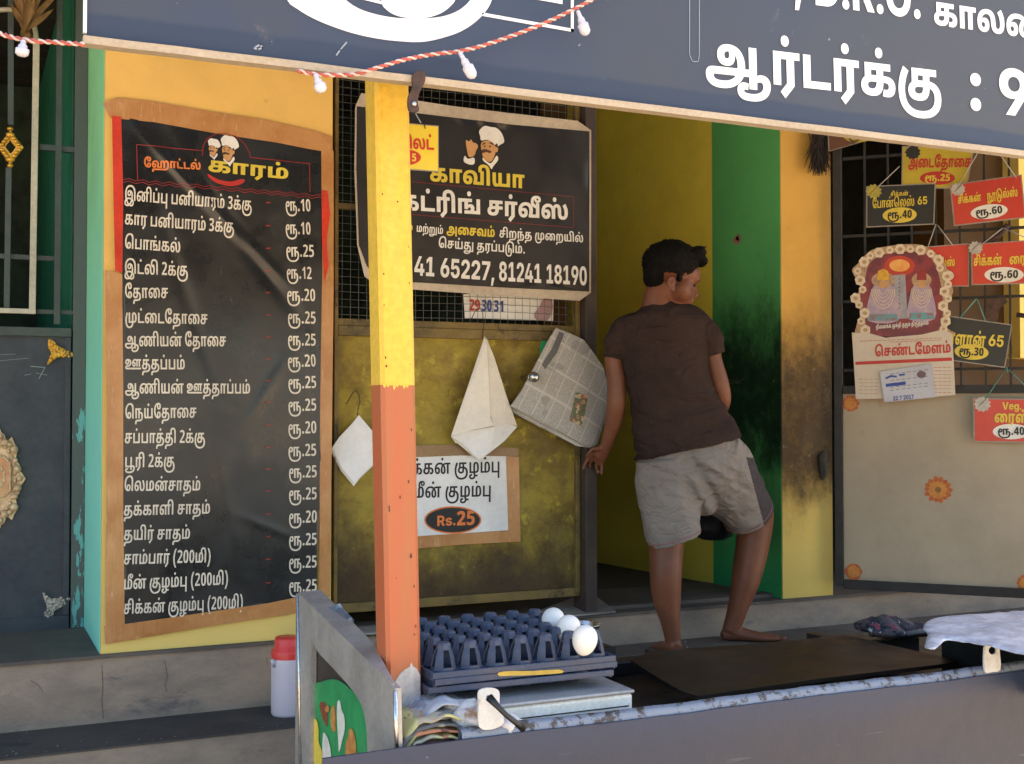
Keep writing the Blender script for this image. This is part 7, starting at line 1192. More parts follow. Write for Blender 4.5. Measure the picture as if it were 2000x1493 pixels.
for k in range(20):
    y = rnd.uniform(180, 1290); e = rnd.random(); L0 = 733+(y-160)*26/1280; R0 = 801+(y-160)*24/1280; x = (L0+8+abs(rnd.gauss(0, 3))) if e < .4 else ((R0-8-abs(rnd.gauss(0, 3))) if e < .8 else rnd.uniform(L0+9, R0-9)); q_ = rnd.uniform(.8, 2.4); h_ = q_*rnd.uniform(1, 3.2)
    pts = [(x+q_*math.cos(a)*rnd.uniform(.6, 1.1), y+h_*math.sin(a)*rnd.uniform(.6, 1.1)) for a in [i*math.pi/4 for i in range(8)]]
    mb.cut(); sheet(mb, P, [pxpoly(P, pts)[::-1]], .0002)
mesh('paint_chip', mb, m_chip, post)
# ------------------------------------------------------------------ hanging yellow tag, iron clip
FB = facade(2.30)
tg = thing('omelette_price_tag', 'yellow omelette price tag with red letters hanging half behind the striped post', 'price tag', tuple(FB.hit(790, 333)))
mesh('tag_board', sheet(MB(), FB, [pxpoly(FB, [(719, 234), (857, 246), (857, 336), (721, 326)][::-1])], 0, .004), m_edge, tg)
mesh('tag_face', sheet(MB(), FB, [pxpoly(FB, [(721, 236), (855, 248), (855, 334), (723, 324)][::-1])], .0006), M('bright_yellow_tag', (.70, .56, .05), .4, 0, c2=(.64, .50, .05), scale=4, fine=.05), tg)
mesh('badge', sheet(MB(), FB, [pxpoly(FB, [(721, 237), (740, 239), (736, 262), (722, 260)][::-1])], .001), m_blackp, tg)
mb = MB(); text(mb, FB, TX('W', 'ஆம்லெட்'), (728, 287), (848, 294), 21, .0016); mesh('lettering', mb, m_red, tg)
mesh('price_oval', sheet(MB(), FB, [ellipse_px(FB, 795, 308, 27, 15)], .001), m_red, tg); mb = MB(); text(mb, FB, TX('W', '5'), (803, 315), (813, 316), 15, .0018, None, 714); mesh('price_lettering', mb, m_yel, tg)
mesh('string', MB().tube([FB.hit(808, 214, .004), FB.hit(815, 228, .004), FB.hit(822, 240, .004)], .0012, 6), flatm('blue_string', (.3, .4, .45)), tg)
mesh('string', MB().tube([FB.hit(828, 240, .004), FB.hit(831, 252, .004)], .0012, 6), wirem, tg)
ic = thing('iron_clamp', 'rusty brown iron clamp hooked over the lower edge of the blue signboard', 'clamp', tuple(PY(815, 190, 2.0)))
Pc = facade(1.965)
bevel(mesh('strap', sheet(MB(), Pc, [pxpoly(Pc, smoothpoly([(806, 172), (806, 150), (812, 141), (820, 138), (830, 143), (830, 160), (822, 176), (816, 196), (818, 218), (800, 216), (798, 190)], 3))[::-1]], 0, .006), m_rust, ic), .001)
mesh('rivet', MB().ball(PY(809, 203, 1.962), .0045, .003, .0045, 10), m_steel, ic)

# ------------------------------------------------------------------ big signboard
BYY = 1.985
BP = facade(BYY)
sb = thing('signboard', 'large weathered blue signboard with white Tamil lettering and a bowl emblem across the top', 'signboard', (1.4, BYY, 2.08))
zb = 2.078; xb = PY(167, 60, BYY).x
m_board = NT('weathered_blue_board')
_x, _y, _z = m_board.sep()
_c = m_board.mix(m_board.ramp(m_board.noise(2.4, 7, .65), .35, .66), (.036, .050, .086), (.047, .054, .072))
_c = m_board.mix(m_board.ramp(_x, 1.0, 2.0, 0, .8), _c, (.058, .061, .072))
_q = m_board.math('ADD', _z, m_board.math('MULTIPLY', m_board.noise(6, 5), .02)); _c = m_board.mix(m_board.ramp(_q, 2.13, 2.14, .8, 0), _c, (.022, .035, .068))
_c = m_board.mix(m_board.ramp(m_board.noise(13, 9, .78), .62, .72, 0, .5), _c, (.11, .125, .145))
_c = m_board.mix(m_board.ramp(m_board.noise(46, 6, .7, (1, 1, 1.6)), .71, .74, 0, .8), _c, (.45, .48, .5))
_c = m_board.mix(m_board.ramp(m_board.noise(5, 6, .7), .66, .78, 0, .4), _c, (.30, .2, .13))
m_board.bump(m_board.noise(9, 6), .2, .004); m_board = m_board.out(_c, .48, 0, .4)
mesh('board', MB().box((xb, BYY, zb+.001), (4.4, BYY+.012, 3.15)), m_board, sb)
m_lath = M('cream_wood_lath', (.44, .36, .26), .7, 0, c2=(.36, .28, .19), scale=8, dirt=(.28, .13, .06), dthr=.68, dscale=8, bump=.4, stretch=(.6, 2, 2))
mb = MB(); n = 60; vs = []
for i in range(n+1):
    X = xb-.004+(4.4-xb)*i/n; j = .0014*noise.noise(Vector((X*7, 0, 0)))
    vs += [Vector((X, BYY-.012, zb-.006+j)), Vector((X, BYY-.012, zb+.0065+j)), Vector((X, BYY-.001, zb+.0065+j)), Vector((X, BYY+.02, zb-.004+j))]
mb.add(vs, [(i*4+k, (i+1)*4+k, (i+1)*4+(k+1) % 4, i*4+(k+1) % 4) for i in range(n) for k in range(4)]+[(3, 2, 1, 0)]); mesh('bottom_lath', mb, m_lath, sb)
mesh('side_lath', MB().box((xb-.004, BYY-.010, zb+.011), (xb+.001, BYY-.0005, 3.15)), m_whitepaint, sb)
o_ = .0015
def circ(cx, cy, r, a0, a1, n=30): return [(cx+r*math.cos(math.radians(a0+(a1-a0)*k/n)), cy+r*math.sin(math.radians(a0+(a1-a0)*k/n))) for k in range(n+1)]
outerc = [(560, 0), (580, 18), (610, 36), (650, 53), (690, 66), (735, 76), (775, 81), (820, 83), (860, 76), (900, 62), (930, 42), (950, 20), (962, -5), (985, -80), (985, -160), (960, -150), (945, -60), (925, -10), (905, 14), (880, 28), (850, 35), (800, 37), (760, 34), (720, 25), (690, 12), (665, -10), (640, -50), (630, -120), (560, -120), (540, -60)]
mb = sheet(MB(), BP, [pxpoly(BP, smoothpoly(outerc, 3))[::-1]], o_); mesh('emblem_outer_swirl', mb, m_cloudy, sb)
innr = [(746, -30), (745, 5), (752, 18), (770, 30), (795, 36), (830, 36), (860, 27), (880, 12), (890, -5), (892, -50), (850, -120), (780, -110)]
mb = sheet(MB(), BP, [pxpoly(BP, smoothpoly(innr, 3))[::-1]], o_+.0004); mesh('emblem_inner_swirl', mb, m_whitepaint, sb)
mb = MB(); line_px(mb, BP, [(944, 29), (1117, 60), (1117, -160)], .0062, o_); mb.cut(); line_px(mb, BP, [(700, -5), (745, 6)], .0055, o_); mb.cut(); sheet(mb, BP, [pxpoly(BP, [(1030, -60), (1098, -60), (1098, 9), (1030, -3)][::-1])], o_)
mesh('white_border', mb, m_whitepaint, sb)
mb = MB(); text(mb, BP, TX('L', 'D.R.O.'), (1588, 10), (1800, 38), 78, o_, None, 714); text(mb, BP, TX('L', ','), (1550, 3), (1568, 5), 60, o_, None, 714)
text(mb, BP, TX('W', 'காலனி'), (1822, 48), (2045, 80), 44, o_)
text(mb, BP, TX('W', 'ஆர்டர்க்கு'), (1376, 151), (1840, 201), 67, o_)
text(mb, BP, TX('L', ':'), (1890, 214), (1920, 218), 78, o_, None, 560); text(mb, BP, TX('L', '9'), (1946, 222), (2014, 231), 90, o_, None, 714)
mesh('white_lettering', mb, m_whitepaint, sb)
mb = MB(); line_px(mb, BP, [(1346, -40), (1346, 108), (1352, 121), (1363, 121), (1365, 108), (1365, -40)], .0015, o_); line_px(mb, BP, [(500, 92), (508, 88), (512, 94), (503, 98), (497, 95)], .003, o_)
line_px(mb, BP, [(657, 108), (664, 98), (676, 84)], .0025, o_)
mesh('scratches', mb, flatm('scratch_grey_blue', (.30, .33, .38)), sb)
# unseen cart roof, added for shade and lengthened to keep sun off the griddle
cn = thing('added_shade_canopy', 'corrugated sheet roof above the signboard, out of view, added to shade the cart', 'canopy', (2.2, 2.4, 3.2))
mb = MB(); mb.grid(lambda u, v: Vector((xb+u*4.2, BYY+.02+v*1.62, 3.2+.012*math.sin(u*200)-.05*v)), 200, 3); mesh('sheet', mb, M('galvanised_sheet', (.35, .35, .36), .5, .6), cn).modifiers.new('s', 'SOLIDIFY').thickness = .003

# ------------------------------------------------------------------ string of bulbs
sg = thing('bulb_string', 'red and white twisted flex with small white bulbs strung across the signboard', 'string light', tuple(PY(900, 100, 1.95)))
m_flexr = flatm('red_flex', (.48, .10, .07), .5); m_flexw = flatm('pink_white_flex', (.68, .50, .44), .5)
def flex(path, nm='flex'):
    path = smoothpoly(path, 10, False); P3 = [PY(x, y, Y) for x, y, Y in path]
    L = [0]
    for a, b in zip(P3, P3[1:]): L.append(L[-1]+(b-a).length)
    N = int(L[-1]/.0035); out = [[], []]; j = 0
    for i in range(N+1):
        s_ = L[-1]*i/N
        while j < len(L)-2 and L[j+1] < s_: j += 1
        p = P3[j].lerp(P3[j+1], (s_-L[j])/max(1e-6, L[j+1]-L[j])); d = (P3[j+1]-P3[j]).normalized(); a = d.cross(Vector((0, 0, 1))).normalized(); b = d.cross(a); th = s_/.022*2*math.pi
        for k in (0, 1): out[k].append(p+(a*math.cos(th+k*math.pi)+b*math.sin(th+k*math.pi))*.0022)
    mesh(nm, MB().tube(out[0], .0023, 5), m_flexr, sg); mesh(nm, MB().tube(out[1], .0022, 5), m_flexw, sg)
flex([(580, 138, 1.955), (620, 146, 1.955), (690, 146, 1.955), (720, 138, 1.95), (790, 117, 1.95), (850, 106, 1.95), (900, 100, 1.945), (960, 84, 1.94), (1060, 47, 1.94), (1156, 0, 1.94), (1240, -50, 1.94)])
flex([(-40, 52, 2.05), (20, 72, 2.0), (60, 80, 1.99), (110, 83, 1.985), (165, 87, 1.96)])
m_bulb = M('frosted_bulb', (.80, .76, .84), .3, 0, c2=(.7, .66, .76), scale=40, spec=.6); m_bulb.node_tree.nodes['Principled BSDF'].inputs['Transmission Weight'].default_value = .25
for (x0, y0), (x1, y1), Y in (((897, 101), (926, 154), 1.94), ((1128, 20), (1146, 70), 1.935), ((615, 144), (630, 182), 1.95), ((46, 78), (42, 111), 1.985)):
    a = PY(x0, y0, Y); b = PY(x1, y1, Y); prof = ((0, .12), (.05, .32), (.28, .38), (.34, .58), (.5, .62), (.56, .92), (.85, .86), (.96, .55), (1, .05)); pts = [a.lerp(b, t) for t, _ in prof]
    L_ = .0108; bl = mesh('bulb', MB().tube(pts, [r*L_*1.05 for _, r in prof], 14), m_bulb, sg)
    mesh('bulb_collar', MB().tube([a.lerp(b, .33), a.lerp(b, .40)], .0058, 12), m_bulb, bl)

# ------------------------------------------------------------------ white box, egg trays, eggs
bxw = thing('enamel_box', 'flat dirty white enamel box under the stack of egg trays', 'box', (1.0, 2.2, .853))
BX1 = PY(1236, 1350, 2.065).x; BX0 = PY(835, 1400, 2.065).x+.012; ZB = .947
m_enam = M('dirty_white_enamel', (.86, .80, .69), .6, 0, c2=(.74, .66, .54), scale=9, dirt=(.28, .18, .10), dthr=.62, dscale=9, bump=.15)
m_enamt = M('scuffed_grey_lid', (.36, .36, .36), .42, .2, c2=(.26, .26, .27), scale=8, dirt=(.14, .12, .10), dthr=.62, bump=.2)
bevel(mesh('case', MB().box((BX0, 2.065, .853), (BX1, 2.36, ZB-.006)), m_enam, bxw), .006, 3)
bevel(mesh('lid', MB().box((BX0-.003, 2.062, ZB-.0055), (BX1+.003, 2.363, ZB+.002)), m_enamt, bxw), .003)
mesh('case_seam', MB().box((BX0+.01, 2.0635, ZB-.03), (BX1-.01, 2.0655, ZB-.028)), m_blackp, bxw)
m_trayb = M('blue_egg_tray_plastic', (.040, .058, .105), .5, 0, c2=(.055, .06, .088), scale=10, dirt=(.13, .095, .075), dthr=.56, dscale=14, bump=.3)
PT = .0535; TX0 = PY(862, 1310, 2.11).x-.012; TY0 = 2.11; TW = 7*PT; TD = 6*PT
def post_mesh():
    mb = MB(); n = 8; R = [(.0255, 0), (.0235, .006), (.0195, .026), (.0150, .038), (.0138, .047), (.0105, .051)]
    vs = [(r*math.cos(2*math.pi*(k+.5)/n), r*math.sin(2*math.pi*(k+.5)/n), z) for r, z in R for k in range(n)]; fs = []
    for i in range(len(R)-1):
        for k in range(n):
            if k % 2 == 1 and i in (1, 2): continue
            fs.append((i*n+k, i*n+(k+1) % n, (i+1)*n+(k+1) % n, (i+1)*n+k))
    fs.append(tuple(range(5*n, 6*n))); mb.add(vs, fs); return mb
def egg_tray(label, z, rot=0, dx=0, posts=True, grp='blue plastic egg trays in a stack'):
    cx, cy = TX0+TW/2+dx, TY0+TD/2; t = thing('egg_tray', label, 'egg tray', (cx, cy, z), grp); Rm = Matrix.Translation((cx, cy, 0))@Matrix.Rotation(rot, 4, 'Z')@Matrix.Translation((-cx, -cy, 0))
    mb = MB(); x0 = cx-TW/2; y0 = TY0
    for i in range(7):                      # lattice of bars between the cups
        x = x0+(i+.5)*PT; mb.box((x-.009, y0, z-.001), (x+.009, y0+TD, z+.003), Rm)
    for j in range(6):
        y = y0+(j+.5)*PT; mb.box((x0, y-.009, z-.0004), (x0+TW, y+.009, z+.0024), Rm)
    mesh('lattice', mb, m_trayb, t)
    mb = MB()
    for lo, hi in (((x0-.008, y0-.008, z-.008), (x0+TW+.008, y0-.001, z+.004)), ((x0-.008, y0+TD+.001, z-.012), (x0+TW+.008, y0+TD+.008, z+.004)), ((x0-.008, y0-.0009, z-.012), (x0-.001, y0+TD+.0009, z+.004)), ((x0+TW+.001, y0-.0009, z-.012), (x0+TW+.008, y0+TD+.0009, z+.004))): mb.box(lo, hi, Rm)
    bevel(mesh('rim', mb, m_trayb, t), .0015)
    mb = MB()
    for i in range(6):
        for j in range(5): mb.lathe([(.021, -.001), (.017, -.016), (.012, -.024), (.002, -.025)], 10, Rm@Matrix.Translation((x0+(i+1)*PT, y0+(j+1)*PT, z)))
    mesh('cups', mb, m_trayb, t)
    if posts:
        me = None
        for j in range(6):
            for i in range(7):
                if me is None:
                    o = mesh('cell_post', post_mesh(), m_trayb, t); me = o.data; me.materials[0] = m_trayb
                else:
                    o = bpy.data.objects.new('cell_post', me); COL.objects.link(o); o.parent = t; o.matrix_parent_inverse = Matrix.Translation(-Vector(t.location))
                o.location = Rm@Vector((x0+(i+.5)*PT, y0+(j+.5)*PT, z+.002)); o.rotation_euler = (0, 0, rot)
                if not o.modifiers: sld = o.modifiers.new('s', 'SOLIDIFY'); sld.thickness = .0015
    return t
egg_tray('topmost blue egg tray with rows of hollow posts, three eggs standing in it', 1.006)
egg_tray('middle blue egg tray with a yellow streak on its rim', .994, .01, .002, False)
egg_tray('lowest blue egg tray, sagging at its left corner on the white box', .979, -.02, -.004, False)
ys = thing('yellow_tape', 'strip of yellow tape stuck along the front rims of the egg trays', 'tape'); P = facade(TY0-.0095)
mesh('strip', sheet(MB(), P, [pxpoly(P, smoothpoly([(974, 1314), (1000, 1311), (1040, 1311), (1092, 1308), (1098, 1315), (1040, 1319), (1000, 1320), (976, 1321)], 2))[::-1]], 0, .001), M('yellow_tape', (.55, .36, .05), .4), ys)
m_egg = M('egg_shell', (.80, .77, .71), .42, 0, c2=(.76, .72, .66), scale=5, bump=.04, fine=.02)
for lb, (px, py) in (('white egg standing farthest back in the egg tray', (1080, 1215)), ('middle white egg of the three in the egg tray', (1110, 1230)), ('nearest and rightmost white egg in the egg tray', (1142, 1251))):
    c = PZ(px, py, 1.052); mb = MB(); n = 20
    vs = []
    mb.lathe([(1.0*(.0245*math.sin(math.pi*k/14)*(1-.10*math.cos(math.pi*k/14))), -.030*math.cos(math.pi*k/14)) for k in range(15)], 24, Matrix.Translation(c)@Matrix.Rotation(.1+(px % 7)*.05, 4, 'Y')@Matrix.Rotation((px % 5)*.06-.1, 4, 'X'))
    tag(mesh('egg', mb, m_egg), lb, 'egg', 'eggs standing in the top egg tray')
bw = thing('steel_bowl', 'thin rimmed steel bowl behind the eggs', 'bowl', tuple(PZ(1130, 1240, 1.0)))
c = PY(1128, 1219, 2.56); c0 = Matrix.Translation(c)
mesh('bowl', MB().lathe([(.003, -.05), (.035, -.046), (.05, -.02), (.054, 0), (.0565, .0005), (.0545, .002), (.051, -.001), (.047, -.02), (.033, -.043), (.003, -.047)], 36, c0), m_steel, bw)
o = thing('trestle_stand', 'dark iron stand carrying the steel bowl', 'stand'); mesh('stand_top', MB().box((c.x-.07, c.y-.06, .853), (c.x+.07, c.y+.06, c.z-.051)), m_darksteel, o)
# foot under left side of the trays
# ------------------------------------------------------------------ cloth heap, rag, stone
hp = thing('folded_cloth_heap', 'heap of arched yellow, orange and dark printed cloth at the foot of the post', 'cloth', tuple(PY(860, 1460, 2.03)))
def clothm(name, a, b, c_):
    n = NT(name); v = n.nd('ShaderNodeTexVoronoi'); v.inputs['Scale'].default_value = 17; v.distance = 'CHEBYCHEV'; n.ln(n.tc, v.inputs['Vector'])
    col = n.mix(n.math('GREATER_THAN', v.outputs['Color'], .5), a, b); col = n.mix(n.ramp(n.noise(30, 4), .55, .62), col, c_); n.bump(n.noise(60, 4), .5); return n.out(col, .9, 0, .2)
m_c1 = clothm('yellow_orange_check', (.58, .54, .24), (.40, .36, .26), (.50, .20, .10)); m_c2 = clothm('grey_brown_check', (.13, .13, .13), (.20, .19, .17), (.42, .36, .24)); m_c3 = clothm('pale_grey_cloth', (.48, .48, .50), (.42, .43, .46), (.25, .26, .30)); m_c4 = clothm('orange_pink_check', (.50, .22, .12), (.42, .38, .16), (.18, .08, .06))
def arch_sheet(nm, cx, cy, rx, ry, th0, th1, m, Y0, Y1, tilt=0., seed=0):
    mb = MB()
    def f(u, v):
        t = math.radians(th0+(th1-th0)*u); k = 1+.07*noise.noise(Vector((u*6, v*3, seed)))
        x = cx+rx*k*math.cos(t); y = cy-ry*k*math.sin(t)-tilt*(x-cx); p = PY(x, y, Y0); q = p.copy(); q.y = Y0+(Y1-Y0)*v; q.z += .006*noise.noise(Vector((u*9, v*6, seed+4)))+v*.004
        return q
    mb.grid(f, 26, 10); o = mesh(nm, mb, m, hp); s_ = o.modifiers.new('s', 'SOLIDIFY'); s_.thickness = .0035
arch_sheet('cloth_fold', 880, 1470, 92, 74, 182, 22, m_c2, 2.045, 2.16, 0, 1)
arch_sheet('cloth_fold', 890, 1462, 92, 86, 160, 18, m_c3, 2.060, 2.18, 0, 6)
arch_sheet('cloth_fold', 874, 1468, 88, 68, 172, 12, m_c1, 2.034, 2.14, .02, 2)
arch_sheet('cloth_fold', 870, 1470, 82, 55, 178, 8, m_c2, 2.028, 2.12, 0, 3)
arch_sheet('cloth_fold', 868, 1472, 76, 46, 178, 4, m_c4, 2.022, 2.12, 0, 4)
arch_sheet('cloth_fold', 866, 1474, 64, 36, 178, 4, m_c1, 2.018, 2.10, 0, 5)
st = thing('brown_stone', 'reddish brown stone under the arched cloths', 'stone', tuple(PY(840, 1460, 2.03)))
mb = MB(); c = PY(846, 1452, 2.06); mb.ball(c, .046, .035, .024, 18); mb.v = [tuple(Vector(p)+(Vector(p)-c)*.18*noise.noise(Vector(p)*40)) for p in mb.v]; mesh('stone', mb, M('reddish_stone', (.22, .12, .085), .85, 0, c2=(.16, .09, .07), scale=30, bump=.6), st)
rg = thing('stained_rag', 'crumpled white rag with brown stains beside the white lug', 'rag', tuple(PY(950, 1430, 2.03)))
def lump(nm, c, rx, ry, rz, m, par, amp=.25, fr=22, n=40, seed=0, sub=True):
    mb = MB(); mb.ball(c, rx, ry, rz, n); c = Vector(c); out = []
    for p in mb.v:
        d = Vector(p)-c; k = 1+amp*(noise.noise(Vector(p)*fr+Vector((seed, 0, 0)))+.6*abs(noise.noise(Vector(p)*fr*2.2)))
        out.append(tuple(c+d*k))
    mb.v = out; return mesh(nm, mb, m, par)
m_rag = M('stained_white_cloth', (.62, .60, .58), .9, 0, c2=(.50, .47, .44), scale=14, dirt=(.30, .18, .10), dthr=.53, dscale=16, bump=.7, bscale=40)
lump('rag', PY(940, 1408, 2.05), .046, .035, .034, m_rag, rg, .45, 30); lump('rag_fold', PY(980, 1424, 2.03), .036, .03, .024, m_rag, rg, .5, 34, seed=3); lump('rag_fold', PY(905, 1400, 2.085), .040, .03, .030, m_rag, rg, .4, 30, seed=5)

# ------------------------------------------------------------------ lidded container on the lower step
ct = thing('lidded_container', 'translucent white plastic container with red screw lid standing on the lower step', 'container')
cc = PZ(562, 1396, .438); cc.z = .438; Tm = Matrix.Translation(cc); rr = .058; H = .27
m_pl = M('milky_plastic', (.74, .70, .78), .35, 0, c2=(.68, .64, .72), scale=4, bump=.03, fine=.04); _b = m_pl.node_tree.nodes['Principled BSDF']; _b.inputs['Transmission Weight'].default_value = .25; _b.inputs['Subsurface Weight'].default_value = .2
mesh('body', MB().lathe([(.002, .001), (rr*.92, .001), (rr, .010), (rr, H*.68), (rr*.985, H*.74), (rr*.93, H*.78), (rr*.86, H*.80)], 32, Tm), m_pl, ct)
mesh('lid', MB().lathe([(rr*.99, H*.735), (rr*1.0, H*.80), (rr*.97, H*.84), (rr*.80, H*.87), (rr*.80, H*.97), (rr*.74, H), (.002, H)], 32, Tm), M('red_plastic_lid', (.72, .06, .05), .35, 0, c2=(.66, .05, .045), bump=.03, fine=.04), ct)
mesh('spout', MB().tube([cc+Vector((-.05, -.02, H*.66)), cc+Vector((-.062, -.028, H*.74))], [.010, .007], 10), m_pl, ct)

# ------------------------------------------------------------------ bag and plastic sheet at the right
bg_ = thing('dark_cloth_bag', 'dark patterned cloth bag slumped on the cart behind the griddle', 'bag', tuple(PZ(1735, 1245, .88)))
m_bag = NT('dark_patterned_cloth'); _c = m_bag.mix(m_bag.ramp(m_bag.noise(22, 5, .6), .50, .56), (.018, .022, .03), (.075, .06, .065)); _c = m_bag.mix(m_bag.ramp(m_bag.noise(30, 4, .6, (1, 1, 1.5)), .60, .64), _c, (.20, .05, .07)); _c = m_bag.mix(m_bag.ramp(m_bag.noise(36, 4, .6, (1.4, 1, 1)), .63, .66), _c, (.32, .33, .30)); m_bag.bump(m_bag.noise(26, 6), .8, .006); m_bag = m_bag.out(_c, .85, 0, .2)
cb = PZ(1722, 1226, .925)
lump('bag_body', cb, .078, .06, .027, m_bag, bg_, .6, 17); lump('bag_fold', cb+Vector((.08, -.02, -.012)), .075, .045, .017, m_bag, bg_, .4, 16, seed=2); mesh('strap', MB().tube([cb+Vector((.03, -.055, -.01)), cb+Vector((.08, -.07, -.004)), cb+Vector((.125, -.06, -.02)), cb+Vector((.15, -.05, -.035))], [.006, .007, .007, .006], 8), M('grey_strap', (.16, .155, .15), .8), bg_)
mesh('stand', MB().box((cb.x-.05, cb.y-.03, .853), (cb.x+.1, cb.y+.05, cb.z-.03)), m_darksteel, bg_)
psn = thing('plastic_sheet', 'crinkled bluish white plastic sheet spread at the right end of the cart', 'plastic sheet', tuple(PZ(1900, 1230, .9)))
m_ps = NT('crinkled_plastic'); _v = m_ps.nd('ShaderNodeTexVoronoi'); _v.inputs['Scale'].default_value = 30; m_ps.ln(m_ps.tc, _v.inputs['Vector']); _c = m_ps.mix(m_ps.ramp(m_ps.noise(24, 7, .7), .4, .62), (.42, .43, .49), (.66, .67, .72)); m_ps.bump(m_ps.math('ADD', m_ps.noise(16, 8, .7, None, (0, 0, 0), 1.2), _v.outputs[0]), .28, .004); m_ps = m_ps.out(_c, .3, 0, .6)
ZS = .985
o_pts = [(1812, 1212), (1840, 1204), (1880, 1199), (1925, 1196), (1990, 1194), (2080, 1192), (2200, 1190), (2200, 1300), (2100, 1292), (2000, 1274), (1960, 1267), (1920, 1258), (1880, 1250), (1852, 1246), (1838, 1252), (1826, 1266), (1806, 1262), (1808, 1248), (1812, 1236), (1803, 1224)]
po = [PZ(x, y, ZS) for x, y in smoothpoly(o_pts, 3)]
V_, T_ = fill([[(p.x, p.y) for p in po]], .012)
PO = np.array([(p.x, p.y) for p in po])
def psz(x, y):
    e = float(np.min(np.hypot(PO[:, 0]-x, PO[:, 1]-y))); return ZS+.007*min(1, e/.03)-.004+.006*noise.noise(Vector((x*7, y*12, 0)))+.004*abs(noise.noise(Vector((x*26, y*30, 3))))
mb = MB(); mb.add([(x, y, psz(x, y)) for x, y in V_], T_, True); o = mesh('sheet', mb, m_ps, psn); s_ = o.modifiers.new('s', 'SOLIDIFY'); s_.thickness = .0015
mesh('crate_below', MB().box((po[0].x+.05, min(p.y for p in po)+.06, .853), (po[0].x+1.2, max(p.y for p in po)-.03, ZS-.022)), m_darksteel, psn)

# ------------------------------------------------------------------ the boy
D0 = 4.75
def J(px, py, dd=0.): return PD(px, py, D0+dd)
S = D0/FPX
m_skin = NT('brown_skin'); _c = m_skin.mix(m_skin.ramp(m_skin.noise(9, 5), .35, .65), (.195, .070, .033), (.150, .052, .025)); _c = m_skin.mix(m_skin.ramp(m_skin.noise(60, 5), .3, .7, 0, .25), _c, (.12, .045, .025)); m_skin.bump(m_skin.noise(160, 4), .12, .001)
m_skin = m_skin.out(_c, .5, 0, .4); m_skin.node_tree.nodes['Principled BSDF'].inputs['Subsurface Weight'].default_value = .08; m_skin.node_tree.nodes['Principled BSDF'].inputs['Subsurface Radius'].default_value = (.02, .008, .004)
def loft(mb, secs, n=24, lat=None, k=1.):
    """secs: (px, py, dd, lateral radius px, depth radius px)"""
    lat = lat or RIGHT; P3 = [J(*s[:3]) for s in secs]; vs = []
    # smooth the chain
    S_ = smoothpoly([(*p, s[3], s[4]) for p, s in zip(P3, secs)], 4, False)
    for i, q in enumerate(S_):
        p = Vector(q[:3]); t = (Vector(S_[min(i+1, len(S_)-1)][:3])-Vector(S_[max(i-1, 0)][:3])).normalized()
        a = (lat-t*lat.dot(t)).normalized(); b = t.cross(a)
        for j in range(n):
            th = 2*math.pi*j/n; vs.append(p+a*math.cos(th)*q[3]*S*k+b*math.sin(th)*q[4]*S*k)
    m_ = len(S_); fs = [(i*n+j, i*n+(j+1) % n, (i+1)*n+(j+1) % n, (i+1)*n+j) for i in range(m_-1) for j in range(n)]+[tuple(range(n))[::-1], tuple(range((m_-1)*n, m_*n))]
    mb.add(vs, fs, True); return mb
def el(mb, px, py, dd, rx, ry, rz, n=24): mb.ball(J(px, py, dd), rx*S, ry*S, rz*S, n, Matrix.Rotation(-YAW, 4, 'Z')); return mb
def solid(name, mb, mat, par, voxel=.005, smooth=3, wr=None):
    o = mesh(name, mb, mat); r = o.modifiers.new('r', 'REMESH'); r.mode = 'VOXEL'; r.voxel_size = voxel
    s_ = o.modifiers.new('s', 'SMOOTH'); s_.iterations = smooth; s_.factor = .5
    dg = bpy.context.evaluated_depsgraph_get(); me = bpy.data.meshes.new_from_object(o.evaluated_get(dg)); old = o.data; o.modifiers.clear(); o.data = me; bpy.data.meshes.remove(old); me.name = name
    if not me.materials: me.materials.append(mat)
    if wr:
        n = len(me.vertices); co = np.zeros(n*3); me.vertices.foreach_get('co', co); co = co.reshape(-1, 3); nn = np.zeros(n*3); me.vertex_normals.foreach_get('vector', nn); nn = nn.reshape(-1, 3)
        d = np.array([wr(Vector(p)) for p in co]); me.vertices.foreach_set('co', (co+nn*d[:, None]).ravel()); me.update()
    me.polygons.foreach_set('use_smooth', [True]*len(me.polygons))
    if par is not None: o.parent = par; o.matrix_parent_inverse = Matrix.Translation(-world_loc(par))
    return o
boy = thing('person', 'barefoot person in brown t-shirt and grey shorts, seen from behind, touching the door post', 'person', tuple(J(1320, 1275, .1)))
mb = MB()
loft(mb, [(1290, 600, 0, 30, 28), (1295, 618, 0, 62, 34), (1294, 640, 0, 88, 44), (1295, 670, 0, 84, 50), (1300, 720, 0, 72, 46), (1315, 790, .01, 72, 42), (1330, 850, .02, 74, 42), (1342, 900, .03, 74, 44), (1345, 930, .03, 60, 42)])
loft(mb, [(1286, 615, 0, 36, 32), (1284, 595, 0, 31, 30), (1286, 575, .005, 27, 29), (1296, 555, .01, 27, 30)])
el(mb, 1308, 517, .0, 50, 54, 44); el(mb, 1341, 537, .015, 27, 36, 27); el(mb, 1329, 563, .005, 26, 40, 34); loft(mb, [(1318, 562, .01, 28, 32), (1329, 582, .012, 24, 28), (1337, 596, .015, 15, 18), (1340, 603, .015, 8, 10)])
loft(mb, [(1354, 556, .02, 5, 6), (1356, 568, .02, 6, 6), (1358, 576, .02, 6.5, 8), (1353, 582, .02, 5, 7)])          # nose
el(mb, 1349, 588, .02, 5.5, 9, 3.0, 12); el(mb, 1348, 594, .02, 5, 8, 2.8, 12); el(mb, 1360, 549, .015, 7, 24, 4.5, 14)  # lips, brow
E_ = [(1312, 541), (1307, 545), (1305, 552), (1307, 560), (1311, 567), (1314, 569), (1316, 564), (1315, 557), (1318, 549), (1316, 543), (1312, 541)]
